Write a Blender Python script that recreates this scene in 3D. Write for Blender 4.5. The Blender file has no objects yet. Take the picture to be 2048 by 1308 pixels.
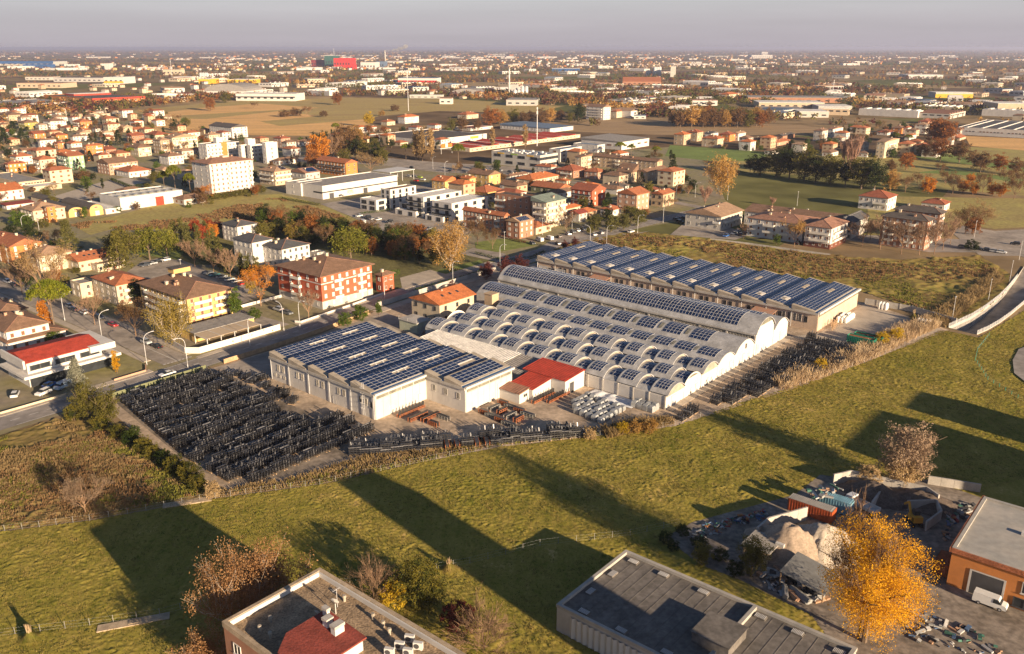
import bpy, math, random
import numpy as np
from mathutils import Vector, Matrix
from mathutils.geometry import tessellate_polygon
R = math.radians
random.seed(7)
rng = np.random.default_rng(7)
sc = bpy.context.scene
col = sc.collection
# ---------------------------------------------------------------- camera
FPX, CX, CY, HZ, CAMH = 1706.0, 1024.0, 654.0, 95.0, 90.0
PITCH = math.atan((CY - HZ) / FPX)
cP, sP = math.cos(PITCH), math.sin(PITCH)
cam = bpy.data.cameras.new('camera')
cam.sensor_fit = 'HORIZONTAL'
cam.sensor_width = 36.0
cam.lens = 36.0 * FPX / 2048.0
cam.clip_start = 1.0
cam.clip_end = 90000.0
camo = bpy.data.objects.new('camera', cam)
col.objects.link(camo)
camo.location = (0, 0, CAMH)
camo.rotation_euler = (math.pi / 2 - PITCH, 0, 0)
sc.camera = camo
# ---------------------------------------------------------------- sky and sun
SUN_EL, SUN_AZ = 13.6, 138.5          # degrees, azimuth clockwise from +Y
world = bpy.data.worlds.new('World')
sc.world = world
world.use_nodes = True
wn, wl = world.node_tree.nodes, world.node_tree.links
wn.clear()
sky = wn.new('ShaderNodeTexSky')
sky.sky_type = 'NISHITA'
sky.sun_disc = False
sky.sun_elevation = R(SUN_EL)
sky.sun_rotation = R(SUN_AZ)
sky.altitude = 50
sky.air_density = 0.6
sky.dust_density = 0.4
sky.ozone_density = 1.5
wbg = wn.new('ShaderNodeBackground')
wbg.inputs['Strength'].default_value = 0.05
# a band of mauve haze and thin cloud low in the sky, the same all round the horizon
wtc = wn.new('ShaderNodeTexCoord')
wsx = wn.new('ShaderNodeSeparateXYZ')
wl.new(wtc.outputs['Generated'], wsx.inputs[0])
wrp = wn.new('ShaderNodeValToRGB')
wl.new(wsx.outputs['Z'], wrp.inputs[0])
cr = wrp.color_ramp
cr.elements[0].position = 0.0
cr.elements[0].color = (4.0, 3.55, 3.95, 1)
cr.elements[1].position = 0.16
cr.elements[1].color = (4.6, 4.9, 5.6, 1)
e_ = cr.elements.new(0.028); e_.color = (4.45, 4.1, 4.3, 1)
e_ = cr.elements.new(0.055); e_.color = (5.2, 5.1, 5.1, 1)
wcl = wn.new('ShaderNodeTexNoise'); wcl.inputs['Scale'].default_value = 2.2; wcl.inputs['Detail'].default_value = 5
wmp = wn.new('ShaderNodeMapping'); wmp.inputs['Scale'].default_value = (1.6, 1.6, 26)
wl.new(wtc.outputs['Generated'], wmp.inputs['Vector']); wl.new(wmp.outputs[0], wcl.inputs['Vector'])
wcr = wn.new('ShaderNodeMapRange')
wcr.inputs[1].default_value = 0.42; wcr.inputs[2].default_value = 0.72
wcr.inputs[3].default_value = 0.97; wcr.inputs[4].default_value = 1.05
wl.new(wcl.outputs['Fac'], wcr.inputs[0])
wmu = wn.new('ShaderNodeMix'); wmu.data_type = 'RGBA'; wmu.blend_type = 'MULTIPLY'; wmu.inputs[0].default_value = 1.0
wl.new(wrp.outputs[0], wmu.inputs[6]); wl.new(wcr.outputs[0], wmu.inputs[7])
wfd = wn.new('ShaderNodeMapRange'); wfd.interpolation_type = 'SMOOTHSTEP'
wfd.inputs[1].default_value = 0.06; wfd.inputs[2].default_value = 0.22
wfd.inputs[3].default_value = 0.95; wfd.inputs[4].default_value = 0.0
wl.new(wsx.outputs['Z'], wfd.inputs[0])
wmx = wn.new('ShaderNodeMix'); wmx.data_type = 'RGBA'
wl.new(wfd.outputs[0], wmx.inputs[0])
wl.new(sky.outputs[0], wmx.inputs[6]); wl.new(wmu.outputs[2], wmx.inputs[7])
wl.new(wmx.outputs[2], wbg.inputs['Color'])
wout = wn.new('ShaderNodeOutputWorld')
wl.new(wbg.outputs[0], wout.inputs['Surface'])
sun = bpy.data.lights.new('sun', 'SUN')
sun.energy = 5.0
sun.angle = R(0.5)
sun.color = (1.0, 0.77, 0.52)
suno = bpy.data.objects.new('sun', sun)
col.objects.link(suno)
_az = R(SUN_AZ + 180)
sdir = Vector((math.sin(_az) * math.cos(R(SUN_EL)), math.cos(_az) * math.cos(R(SUN_EL)), -math.sin(R(SUN_EL))))
suno.rotation_euler = sdir.to_track_quat('-Z', 'Y').to_euler()
suno.location = (0, 0, 300)
sc.view_settings.view_transform = 'Standard'
sc.view_settings.look = 'None'
sc.view_settings.gamma = 1.0
sc.view_settings.exposure = 1.22
sc.render.engine = 'CYCLES'
sc.cycles.use_denoising = True
sc.cycles.max_bounces = 5
sc.cycles.diffuse_bounces = 2
sc.cycles.glossy_bounces = 2
sc.cycles.transmission_bounces = 2
sc.cycles.transparent_max_bounces = 6
sc.cycles.volume_bounces = 0
# ---------------------------------------------------------------- placing
def at(x, y, z=0.0):
 """the point at height z that the photograph shows at pixel x, y (2048 wide)"""
 rx, ry, rz = (x - CX) / FPX, cP + (CY - y) / FPX * sP, -sP + (CY - y) / FPX * cP
 t = (z - CAMH) / rz
 return (rx * t, ry * t)
def project(p):
 d = (p[0], p[1], p[2] - CAMH)
 zc = d[1] * cP - d[2] * sP
 yc = d[1] * sP + d[2] * cP
 return (CX + FPX * d[0] / zc, CY - FPX * yc / zc)
def height_at(gx, gy, ty):
 lo, hi = 0.0, 88.0
 for _ in range(40):
  m = (lo + hi) / 2
  if project((gx, gy, m))[1] > ty: lo = m
  else: hi = m
 return lo
# street grid: a runs along the vaults, b along the main road
GA, GB = R(130.0), R(40.0)
UA = (math.sin(GA), math.cos(GA)); UB = (math.sin(GB), math.cos(GB))
OX, OY = -34.569, 198.652
def wab(a, b): return (OX + a * UA[0] + b * UB[0], OY + a * UA[1] + b * UB[1])
def toab(p):
 dx, dy = p[0] - OX, p[1] - OY
 return (dx * UA[0] + dy * UA[1], dx * UB[0] + dy * UB[1])
RZB = math.atan2(UB[1], UB[0])         # local x along b
RZA = math.atan2(UA[1], UA[0])         # local x along a
TX0, TY0, TS = 0, 0, 1.0
def tile(x0, y0, s):
 global TX0, TY0, TS
 TX0, TY0, TS = x0, y0, s
def P(X, Y): return (TX0 + X / TS, TY0 + Y / TS)
# ---------------------------------------------------------------- materials
MATS = {}
def newmat(name):
 m = bpy.data.materials.new(name); m.use_nodes = True
 nt = m.node_tree; nt.nodes.clear()
 out = nt.nodes.new('ShaderNodeOutputMaterial')
 return m, nt, out
def mat(name, c, rough=0.85, var=0.18, scale=0.35, fine=0.0, fscale=6.0, bump=0.0, metal=0.0, spec=0.3, rnd=0.0, emit=None, c2=None, stretch=None):
 if name in MATS: return MATS[name]
 m, nt, out = newmat(name); N, L = nt.nodes, nt.links
 b = N.new('ShaderNodeBsdfPrincipled')
 b.inputs['Roughness'].default_value = rough
 b.inputs['Metallic'].default_value = metal
 b.inputs['Specular IOR Level'].default_value = spec
 L.new(b.outputs[0], out.inputs['Surface'])
 geo = N.new('ShaderNodeNewGeometry')
 src = geo.outputs['Position']
 if stretch:
  mp = N.new('ShaderNodeMapping'); mp.inputs['Scale'].default_value = stretch
  mp.inputs['Rotation'].default_value = (0, 0, -RZB)
  L.new(src, mp.inputs['Vector']); src = mp.outputs[0]
 nz = N.new('ShaderNodeTexNoise'); nz.inputs['Scale'].default_value = scale; nz.inputs['Detail'].default_value = 6
 nz.inputs['Roughness'].default_value = 0.62
 L.new(src, nz.inputs['Vector'])
 rp = N.new('ShaderNodeValToRGB')
 lo = [max(0, x * (1 - var)) for x in c]; hi = [min(1, x * (1 + var)) for x in (c2 or c)]
 rp.color_ramp.elements[0].position = 0.33; rp.color_ramp.elements[0].color = (*lo, 1)
 rp.color_ramp.elements[1].position = 0.67; rp.color_ramp.elements[1].color = (*hi, 1)
 L.new(nz.outputs['Fac'], rp.inputs[0])
 colr = rp.outputs[0]
 def mul(colr, fac_out, a0, a1, i0=0.3, i1=0.7):
  mr = N.new('ShaderNodeMapRange')
  mr.inputs[1].default_value = i0; mr.inputs[2].default_value = i1
  mr.inputs[3].default_value = a0; mr.inputs[4].default_value = a1
  L.new(fac_out, mr.inputs[0])
  mx = N.new('ShaderNodeMix'); mx.data_type = 'RGBA'; mx.blend_type = 'MULTIPLY'; mx.inputs[0].default_value = 1.0
  L.new(colr, mx.inputs[6]); L.new(mr.outputs[0], mx.inputs[7])
  return mx.outputs[2]
 if fine > 0:
  n2 = N.new('ShaderNodeTexNoise'); n2.inputs['Scale'].default_value = fscale; n2.inputs['Detail'].default_value = 3
  L.new(geo.outputs['Position'], n2.inputs['Vector'])
  colr = mul(colr, n2.outputs['Fac'], 1 - fine, 1 + fine)
  if bump > 0:
   bp = N.new('ShaderNodeBump'); bp.inputs['Strength'].default_value = bump; bp.inputs['Distance'].default_value = 0.15
   L.new(n2.outputs['Fac'], bp.inputs['Height']); L.new(bp.outputs[0], b.inputs['Normal'])
 if rnd > 0:
  oi = N.new('ShaderNodeObjectInfo')
  colr = mul(colr, oi.outputs['Random'], 1 - rnd, 1 + rnd, 0, 1)
 L.new(colr, b.inputs['Base Color'])
 if emit:
  b.inputs['Emission Color'].default_value = (*emit, 1); b.inputs['Emission Strength'].default_value = 1
 MATS[name] = m
 return m
def leafmat(name, c1, c2, trans=0.35, rnd=0.22, scale=0.5):
 if name in MATS: return MATS[name]
 m, nt, out = newmat(name); N, L = nt.nodes, nt.links
 geo = N.new('ShaderNodeNewGeometry'); oi = N.new('ShaderNodeObjectInfo')
 nz = N.new('ShaderNodeTexNoise'); nz.inputs['Scale'].default_value = scale; nz.inputs['Detail'].default_value = 4
 L.new(geo.outputs['Position'], nz.inputs['Vector'])
 rp = N.new('ShaderNodeValToRGB')
 rp.color_ramp.elements[0].position = 0.36; rp.color_ramp.elements[0].color = (*c1, 1)
 rp.color_ramp.elements[1].position = 0.64; rp.color_ramp.elements[1].color = (*c2, 1)
 L.new(nz.outputs['Fac'], rp.inputs[0])
 mr = N.new('ShaderNodeMapRange'); mr.inputs[3].default_value = 1 - rnd; mr.inputs[4].default_value = 1 + rnd
 L.new(oi.outputs['Random'], mr.inputs[0])
 mx = N.new('ShaderNodeMix'); mx.data_type = 'RGBA'; mx.blend_type = 'MULTIPLY'; mx.inputs[0].default_value = 1.0
 L.new(rp.outputs[0], mx.inputs[6]); L.new(mr.outputs[0], mx.inputs[7])
 d = N.new('ShaderNodeBsdfDiffuse'); t = N.new('ShaderNodeBsdfTranslucent')
 L.new(mx.outputs[2], d.inputs[0]); L.new(mx.outputs[2], t.inputs[0])
 s = N.new('ShaderNodeMixShader'); s.inputs[0].default_value = trans
 L.new(d.outputs[0], s.inputs[1]); L.new(t.outputs[0], s.inputs[2]); L.new(s.outputs[0], out.inputs['Surface'])
 MATS[name] = m
 return m
WALL = dict(white=(.58, .55, .51), cream=(.54, .45, .32), tan=(.46, .34, .22), yellow=(.58, .39, .15), orange=(.54, .21, .06),
   red=(.46, .11, .055), brick=(.36, .18, .11), pink=(.47, .28, .19), green=(.28, .44, .27), olive=(.36, .31, .08),
   grey=(.44, .42, .39), pale=(.48, .45, .40), sage=(.42, .44, .33), dkgreen=(.16, .17, .09), beige=(.50, .39, .27))
ROOF = dict(terra=(.35, .125, .058), orange=(.43, .14, .05), brown=(.21, .125, .08), redm=(.38, .052, .03), tanr=(.34, .22, .14),
   dark=(.10, .085, .075), greyr=(.27, .25, .23), whiter=(.66, .63, .58), greenr=(.20, .24, .20), rust=(.28, .09, .048),
   slate=(.085, .085, .09), pinkr=(.29, .155, .105), dred=(.22, .05, .035), bluer=(.12, .17, .25))
for k, v in WALL.items(): mat('w_' + k, v, 0.9, 0.10, 0.25, fine=0.05, fscale=1.2)
for k, v in ROOF.items(): mat('r_' + k, v, 0.85, 0.22, 0.55, fine=0.22, fscale=3.2, bump=0.4)
mat('concrete', (.42, .39, .35), 0.9, 0.2, 0.3, fine=0.1)
mat('lightmetal', (.58, .57, .56), 0.45, 0.12, 0.4, metal=0.0, spec=0.5)
mat('zinc', (.50, .50, .50), 0.5, 0.15, 0.3, spec=0.5)
mat('glass', (.03, .034, .038), 0.3, 0.3, 0.6, spec=0.2)
mat('frame_white', (.56, .54, .51), 0.6, 0.05)
mat('shutter_brown', (.20, .095, .05), 0.7, 0.2)
mat('shutter_red', (.34, .07, .045), 0.7, 0.2)
mat('blind', (.66, .62, .55), 0.7, 0.1)
mat('balcony', (.66, .62, .55), 0.8, 0.12)
mat('darkmetal', (.06, .06, .065), 0.5, 0.2, spec=0.5)
mat('rustmetal', (.30, .10, .04), 0.8, 0.35, 1.5)
mat('wood', (.42, .28, .16), 0.85, 0.25, 1.0)
# ---------------------------------------------------------------- meshes
def fmesh(name, v, f, mats, mi=None, smooth=False):
 """fast mesh from arrays; f is an array (n,3|4) or a list of tuples"""
 me = bpy.data.meshes.new(name)
 if isinstance(f, np.ndarray):
  v = np.asarray(v, np.float32); n, k = f.shape
  me.vertices.add(len(v)); me.vertices.foreach_set('co', v.ravel())
  me.loops.add(n * k); me.loops.foreach_set('vertex_index', f.astype(np.int32).ravel())
  me.polygons.add(n); me.polygons.foreach_set('loop_start', np.arange(0, n * k, k, dtype=np.int32))
  me.update(calc_edges=True)
 else:
  me.from_pydata([tuple(map(float, p)) for p in v], [], f)
 for m in (mats if isinstance(mats, (list, tuple)) else [mats]):
  me.materials.append(MATS[m] if isinstance(m, str) else m)
 if mi is not None: me.polygons.foreach_set('material_index', np.asarray(mi, np.int32))
 if smooth: me.polygons.foreach_set('use_smooth', np.ones(len(me.polygons), bool))
 me.update()
 return me
class MB:
 def __init__(s): s.v, s.f, s.m = [], [], []
 def face(s, pts, m=0):
  i = len(s.v); s.v += [tuple(p) for p in pts]; s.f.append(tuple(range(i, i + len(pts)))); s.m.append(m); return s
 def add(s, v, f, m=0):
  i = len(s.v); s.v += [tuple(p) for p in v]
  for q in f: s.f.append(tuple(i + k for k in q)); s.m.append(m)
  return s
 def box(s, x0, x1, y0, y1, z0, z1, m=0, M=None, bottom=True):
  v = [Vector(p) for p in ((x0, y0, z0), (x1, y0, z0), (x1, y1, z0), (x0, y1, z0), (x0, y0, z1), (x1, y0, z1), (x1, y1, z1), (x0, y1, z1))]
  if M is not None: v = [M @ p for p in v]
  f = [(4, 5, 6, 7), (0, 1, 5, 4), (1, 2, 6, 5), (2, 3, 7, 6), (3, 0, 4, 7)]
  if bottom: f.append((3, 2, 1, 0))
  return s.add(v, f, m)
 def tube(s, p0, p1, r0, r1, n=6, m=0, cap=True):
  p0, p1 = Vector(p0), Vector(p1); d = (p1 - p0)
  if d.length < 1e-6: return s
  d.normalize(); a = d.orthogonal().normalized(); b = d.cross(a)
  v = []
  for p, r in ((p0, r0), (p1, r1)):
   for k in range(n):
    t = 2 * math.pi * k / n; v.append(p + (a * math.cos(t) + b * math.sin(t)) * r)
  f = [(k, (k + 1) % n, n + (k + 1) % n, n + k) for k in range(n)]
  if cap: f.append(tuple(range(n, 2 * n))); f.append(tuple(reversed(range(n))))
  return s.add(v, f, m)
 def path(s, pts, r, n=6, m=0):
  for a, b in zip(pts[:-1], pts[1:]): s.tube(a, b, r, r, n, m)
  return s
 def bar(s, p0, p1, w, h, m=0):
  p0, p1 = Vector(p0), Vector(p1); d = p1 - p0; l = d.length; d.normalize()
  up = Vector((0, 0, 1)) if abs(d.z) < 0.95 else Vector((0, 1, 0))
  x = d.cross(up).normalized(); y = x.cross(d)
  M = Matrix((x, d, y)).transposed().to_4x4(); M.translation = p0
  return s.box(-w / 2, w / 2, 0, l, -h / 2, h / 2, m, M)
 def mesh(s, name, mats, smooth=False): return fmesh(name, s.v, s.f, mats, s.m, smooth)
def obj(name, me, parent=None, loc=(0, 0, 0), rz=0.0, scale=None, kind=None):
 o = bpy.data.objects.new(name, me)
 col.objects.link(o)
 o.location = loc
 if rz: o.rotation_euler = (0, 0, rz)
 if scale is not None: o.scale = scale if hasattr(scale, '__len__') else (scale,) * 3
 if parent is not None: o.parent = parent
 if kind: o['kind'] = kind
 return o
def tag(o, label, cat, group=None):
 o['label'] = label; o['category'] = cat
 if group: o['group'] = group
 return o
def thing(name, label, cat, loc=(0, 0, 0), rz=0.0, group=None, scale=None):
 o = obj(name, None, None, loc, rz, scale)
 o.empty_display_size = 0.5
 return tag(o, label, cat, group)
def dup(root, loc, rz=0.0, scale=None, label=None, group=None):
 def cp(o, par):
  c = o.copy(); col.objects.link(c); c.parent = par
  for ch in KIDS.get(o.name, ()): cp(ch, c)
  return c
 r = cp(root, None); r.location = loc; r.rotation_euler = (0, 0, rz)
 if scale is not None: r.scale = scale if hasattr(scale, '__len__') else (scale,) * 3
 if label: r['label'] = label
 if group: r['group'] = group
 return r
KIDS = {}
def keep(root):
 """remember a prototype's children so that dup() need not search the scene"""
 def walk(o):
  ks = list(o.children)
  KIDS[o.name] = ks
  for k in ks: walk(k)
 walk(root); return root
FOOT = []                                # footprints taken by buildings: x, y, radius
def free(x, y, r):
 for fx, fy, fr in FOOT:
  if (x - fx) ** 2 + (y - fy) ** 2 < (r + fr) ** 2: return False
 return True
def inpoly(x, y, poly):
 c = False; j = len(poly) - 1
 for i in range(len(poly)):
  xi, yi = poly[i]; xj, yj = poly[j]
  if (yi > y) != (yj > y) and x < (xj - xi) * (y - yi) / (yj - yi) + xi: c = not c
  j = i
 return c
def inpoly_np(X, Y, poly):
 c = np.zeros(X.shape, bool); j = len(poly) - 1
 for i in range(len(poly)):
  xi, yi = poly[i]; xj, yj = poly[j]
  if yi != yj:
   c ^= ((yi > Y) != (yj > Y)) & (X < (xj - xi) * (Y - yi) / (yj - yi) + xi)
  j = i
 return c
_lat = rng.random((256, 256)).astype(np.float32)
def vnoise(X, Y, s=1.0):
 x, y = np.asarray(X) * s + 1000.37, np.asarray(Y) * s + 2000.71
 xi, yi = np.floor(x).astype(int), np.floor(y).astype(int)
 fx, fy = x - xi, y - yi
 fx, fy = fx * fx * (3 - 2 * fx), fy * fy * (3 - 2 * fy)
 g = lambda i, k: _lat[(xi + i) % 256, (yi + k) % 256]
 return (g(0, 0) * (1 - fx) + g(1, 0) * fx) * (1 - fy) + (g(0, 1) * (1 - fx) + g(1, 1) * fx) * fy
def fbm(X, Y, s, o=4):
 t, a, w = 0, 0.5, 0
 for k in range(o):
  t = t + a * vnoise(X + 13.7 * k, Y - 7.1 * k, s); w += a; a *= 0.5; s *= 2.03
 return t / w
# ================================================================ the ground
ZC = [0]
def sheet(name, poly, z, m, holes=(), kind='structure', label=None):
 ZC[0] += 1; z += .0011 * ZC[0] if z else 0
 loops = [[Vector((x, y, 0)) for x, y in poly]] + [[Vector((x, y, 0)) for x, y in h] for h in holes]
 tris = tessellate_polygon(loops)
 vs = [v for lp in loops for v in lp]
 f = []
 for t in tris:
  a, b, c = (vs[i] for i in t)
  f.append(tuple(t) if (b - a).cross(c - a).z > 0 else tuple(reversed(t)))
 me = fmesh(name, [(v.x, v.y, z) for v in vs], f, m)
 o = obj(name, me, kind=kind)
 if label: o['label'] = label
 return o
def pxs(pts, z=0): return [at(x, y, z) for x, y in pts]
# the dip of the underpass ramp
tile(1800, 440, 5.032)
RAMP_L = [P(490, 1085), P(600, 1035), P(720, 980), P(860, 890), P(990, 790), P(1080, 700), P(1180, 575), P(1250, 470)]
RAMP_R = [P(775, 1155), P(880, 1110), P(1000, 1040), P(1110, 960), P(1200, 885), P(1300, 800), P(1420, 680), P(1500, 560)]
rl, rr = pxs(RAMP_L), pxs(RAMP_R)
HOLE = rl + rr[::-1]
def groundmat():
 m, nt, out = newmat('ground'); N, L = nt.nodes, nt.links
 b = N.new('ShaderNodeBsdfDiffuse'); L.new(b.outputs[0], out.inputs['Surface'])
 geo = N.new('ShaderNodeNewGeometry')
 mp = N.new('ShaderNodeMapping'); mp.inputs['Rotation'].default_value = (0, 0, 0.35); mp.inputs['Scale'].default_value = (1 / 420, 1 / 260, 0)
 L.new(geo.outputs['Position'], mp.inputs['Vector'])
 vo = N.new('ShaderNodeTexVoronoi'); vo.inputs['Scale'].default_value = 1.0; vo.inputs['Randomness'].default_value = 0.8
 L.new(mp.outputs[0], vo.inputs['Vector'])
 sx = N.new('ShaderNodeSeparateColor'); L.new(vo.outputs['Color'], sx.inputs[0])
 rp = N.new('ShaderNodeValToRGB'); rp.color_ramp.interpolation = 'CONSTANT'
 cols = [(0, (.17, .12, .075)), (.22, (.29, .21, .12)), (.42, (.13, .135, .05)), (.6, (.23, .17, .09)), (.78, (.16, .155, .06)), (.9, (.36, .26, .14))]
 rp.color_ramp.elements[0].color = (*cols[0][1], 1)
 rp.color_ramp.elements[1].position = cols[1][0]; rp.color_ramp.elements[1].color = (*cols[1][1], 1)
 for p, c in cols[2:]:
  e = rp.color_ramp.elements.new(p); e.color = (*c, 1)
 L.new(sx.outputs[0], rp.inputs[0])
 nz = N.new('ShaderNodeTexNoise'); nz.inputs['Scale'].default_value = 0.03; nz.inputs['Detail'].default_value = 8
 L.new(geo.outputs['Position'], nz.inputs['Vector'])
 mr = N.new('ShaderNodeMapRange'); mr.inputs[1].default_value = .3; mr.inputs[2].default_value = .7; mr.inputs[3].default_value = .65; mr.inputs[4].default_value = 1.35
 L.new(nz.outputs['Fac'], mr.inputs[0])
 mx = N.new('ShaderNodeMix'); mx.data_type = 'RGBA'; mx.blend_type = 'MULTIPLY'; mx.inputs[0].default_value = 1
 L.new(rp.outputs[0], mx.inputs[6]); L.new(mr.outputs[0], mx.inputs[7]); L.new(mx.outputs[2], b.inputs[0])
 MATS['ground'] = m
groundmat()
sheet('ground', [(-45000, -3000), (45000, -3000), (45000, 60000), (-45000, 60000)], 0.0, 'ground', [HOLE])
mat('asphalt', (.27, .24, .215), 0.9, 0.26, 0.12, fine=0.14, fscale=0.5)
mat('asphalt_old', (.32, .275, .23), 0.9, 0.3, 0.1, fine=0.16, fscale=0.5)
mat('paving', (.44, .375, .30), 0.9, 0.15, 0.3, fine=0.07)
mat('yard', (.42, .325, .235), 0.95, 0.36, 0.14, fine=0.22, fscale=0.9)
mat('townground', (.34, .28, .21), 0.95, 0.25, 0.035, fine=0.2, fscale=0.35, c2=(.19, .17, .06))
mat('paint', (.62, .60, .55), 0.8, 0.2, 1.0)
mat('g_gold', (.66, .39, .14), 1, 0.18, 0.02, fine=0.12, fscale=0.25, stretch=(0.4, 2.6, 1))
mat('g_green', (.16, .22, .045), 1, 0.2, 0.05, fine=0.15, fscale=0.5)
mat('g_brown', (.33, .22, .11), 1, 0.2, 0.04, fine=0.15, fscale=0.4, stretch=(0.5, 2.5, 1))
mat('g_dry', (.42, .32, .11), 1, 0.3, 0.05, fine=0.25, fscale=0.5, c2=(.29, .25, .07))
mat('g_lawn', (.18, .21, .045), 1, 0.28, 0.25, fine=0.2, fscale=2.0)
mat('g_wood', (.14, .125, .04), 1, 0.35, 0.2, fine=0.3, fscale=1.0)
# far and middle fields
def fld(name, pts, z, m): return sheet(name, pxs(pts), z, m)
fld('town_ground', [(-260, 330), (-60, 250), (0, 225), (330, 222), (420, 262), (600, 292), (880, 335), (1000, 322), (1360, 292), (1420, 330), (1450, 400), (1480, 420),
     (1250, 462), (1090, 500), (1000, 545), (820, 592), (520, 705), (330, 760), (0, 870), (-300, 960), (-500, 700)], 0.02, 'townground')
mat('g_stubble', (.46, .31, .11), 1, .25, .02, fine=.2, fscale=.3, c2=(.34, .26, .08), stretch=(.5, 2, 1))
fld('golden_field', [(290, 262), (470, 268), (640, 262), (760, 232), (880, 222), (1060, 226), (1130, 212), (900, 198), (700, 196), (520, 200), (420, 206), (330, 214), (262, 222), (255, 240)], 0.02, 'g_stubble')
fld('golden_field', [(300, 262), (470, 270), (640, 272), (740, 248), (735, 238), (560, 252), (520, 243), (640, 232), (560, 222), (410, 238), (320, 236)], 0.04, 'g_gold')
fld('golden_field', [(330, 233), (520, 222), (640, 216), (520, 207), (400, 216), (320, 226)], 0.04, 'g_gold')
fld('ploughed_field', [(1120, 262), (1250, 268), (1460, 272), (1560, 268), (1690, 262), (1600, 250), (1480, 246), (1330, 242), (1180, 240)], 0.04, 'g_brown')
fld('green_field', [(1330, 312), (1420, 322), (1500, 322), (1560, 306), (1400, 294), (1340, 290)], 0.05, 'g_green')
fld('pasture', [(1420, 330), (1500, 345), (1640, 352), (1800, 372), (2090, 395), (2090, 300), (1900, 292), (1840, 318), (1700, 300), (1560, 310)], 0.03, 'g_dry')
fld('green_field', [(1806, 312), (1850, 318), (2060, 345), (2060, 330), (1830, 300)], 0.05, 'g_green')
fld('green_field', [(1830, 345), (1960, 352), (2060, 372), (2060, 360), (1900, 338)], 0.05, 'g_green')
fld('pasture', [(1940, 292), (2060, 302), (2060, 278), (1930, 272)], 0.05, 'g_gold')
fld('pasture', [(1735, 392), (2090, 398), (2090, 452), (1990, 458), (1925, 450), (1895, 470), (1880, 500), (1735, 470)], 0.05, 'g_dry')
fld('mid_field', [(140, 448), (230, 432), (330, 405), (470, 392), (560, 388), (640, 408), (715, 440), (640, 452), (540, 455), (470, 462), (420, 470), (330, 462), (250, 452), (180, 470)], 0.05, 'g_dry')
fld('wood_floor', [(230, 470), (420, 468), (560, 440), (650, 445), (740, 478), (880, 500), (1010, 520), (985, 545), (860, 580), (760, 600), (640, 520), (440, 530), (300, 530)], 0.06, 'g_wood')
fld('lawn', [(955, 510), (1010, 502), (1075, 490), (1040, 478), (1000, 478), (950, 485)], 0.08, 'g_lawn')
fld('lawn', [(870, 575), (990, 545), (960, 520), (860, 545)], 0.08, 'g_lawn')
fld('lawn', [(250, 505), (355, 520), (372, 500), (300, 492)], 0.08, 'g_lawn')
fld('paved_court', [(805, 580), (855, 566), (905, 552), (860, 540), (800, 556)], 0.09, 'paving')
fld('paved_court', [(920, 508), (1000, 525), (1012, 508), (945, 496)], 0.09, 'asphalt_old')
fld('car_park', [(640, 408), (790, 385), (900, 356), (985, 352), (960, 372), (885, 400), (1000, 440), (960, 462), (885, 478), (765, 462), (700, 432)], 0.07, 'asphalt_old')
fld('car_park', [(232, 560), (285, 522), (345, 512), (400, 535), (530, 588), (480, 610), (400, 585), (320, 560)], 0.07, 'asphalt_old')
fld('car_park', [(1075, 498), (1120, 470), (1190, 455), (1260, 468), (1300, 462), (1230, 480), (1150, 505)], 0.07, 'asphalt_old')
fld('car_park', [(1340, 470), (1370, 445), (1420, 440), (1460, 455), (1500, 470), (1470, 480)], 0.07, 'asphalt_old')
fld('car_park', [(1500, 478), (1560, 470), (1690, 480), (1860, 505), (1960, 505), (1945, 480), (1730, 470), (1600, 470)], 0.07, 'asphalt')
fld('roundabout_road', [(1900, 462), (1960, 512), (2040, 512), (2120, 540), (2120, 455), (1990, 462), (1925, 452)], 0.06, 'asphalt_old')
fld('roundabout_road', [(2075, 685), (2037, 700), (2025, 722), (2028, 748), (2075, 785)], 0.3, 'asphalt')
fld('storage_yard', [(30, 405), (110, 392), (200, 365), (250, 355), (290, 365), (200, 392), (110, 412)], 0.07, 'paving')
fld('avenue', [(560, 322), (760, 330), (880, 345), (1000, 350), (1120, 352), (1150, 345), (1150, 335), (1000, 332), (880, 325), (760, 315), (570, 312)], 0.05, 'asphalt_old')
# ---------------------------------------------------------------- uneven fields with real relief
def relief(name, poly, res, amp, nscale, m, holes=(), label=None, z=0.03, clump=1.0):
 pts = np.array([toab(p) for p in poly]); a0, b0 = pts.min(0); a1, b1 = pts.max(0)
 na, nb = int((a1 - a0) / res) + 1, int((b1 - b0) / res) + 1
 Ag, Bg = np.meshgrid(np.linspace(a0, a1, na), np.linspace(b0, b1, nb), indexing='ij')
 jit = res * 0.33
 Ag = Ag + rng.uniform(-jit, jit, Ag.shape); Bg = Bg + rng.uniform(-jit, jit, Bg.shape)
 X = OX + Ag * UA[0] + Bg * UB[0]; Y = OY + Ag * UA[1] + Bg * UB[1]
 n = fbm(X, Y, nscale, 3); n2 = fbm(X + 50, Y, nscale * 0.12, 3)
 Z = z + amp * (np.clip(n - 0.28, 0, 1) ** 1.3) * 2.2 * (0.45 + clump * np.clip(n2 - .3, 0, 1) * 2)
 idx = np.arange(na * nb).reshape(na, nb)
 f = np.stack([idx[:-1, :-1], idx[1:, :-1], idx[1:, 1:], idx[:-1, 1:]], -1).reshape(-1, 4)
 mx = (X[:-1, :-1] + X[1:, 1:]) / 2; my = (Y[:-1, :-1] + Y[1:, 1:]) / 2
 k = inpoly_np(mx, my, poly)
 for h in holes: k &= ~inpoly_np(mx, my, h)
 f = f[k.ravel()]
 me = fmesh(name, np.stack([X, Y, Z], -1).reshape(-1, 3), f, m)
 o = obj(name, me, kind='structure')
 if label: o['label'] = label
 return o
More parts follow.
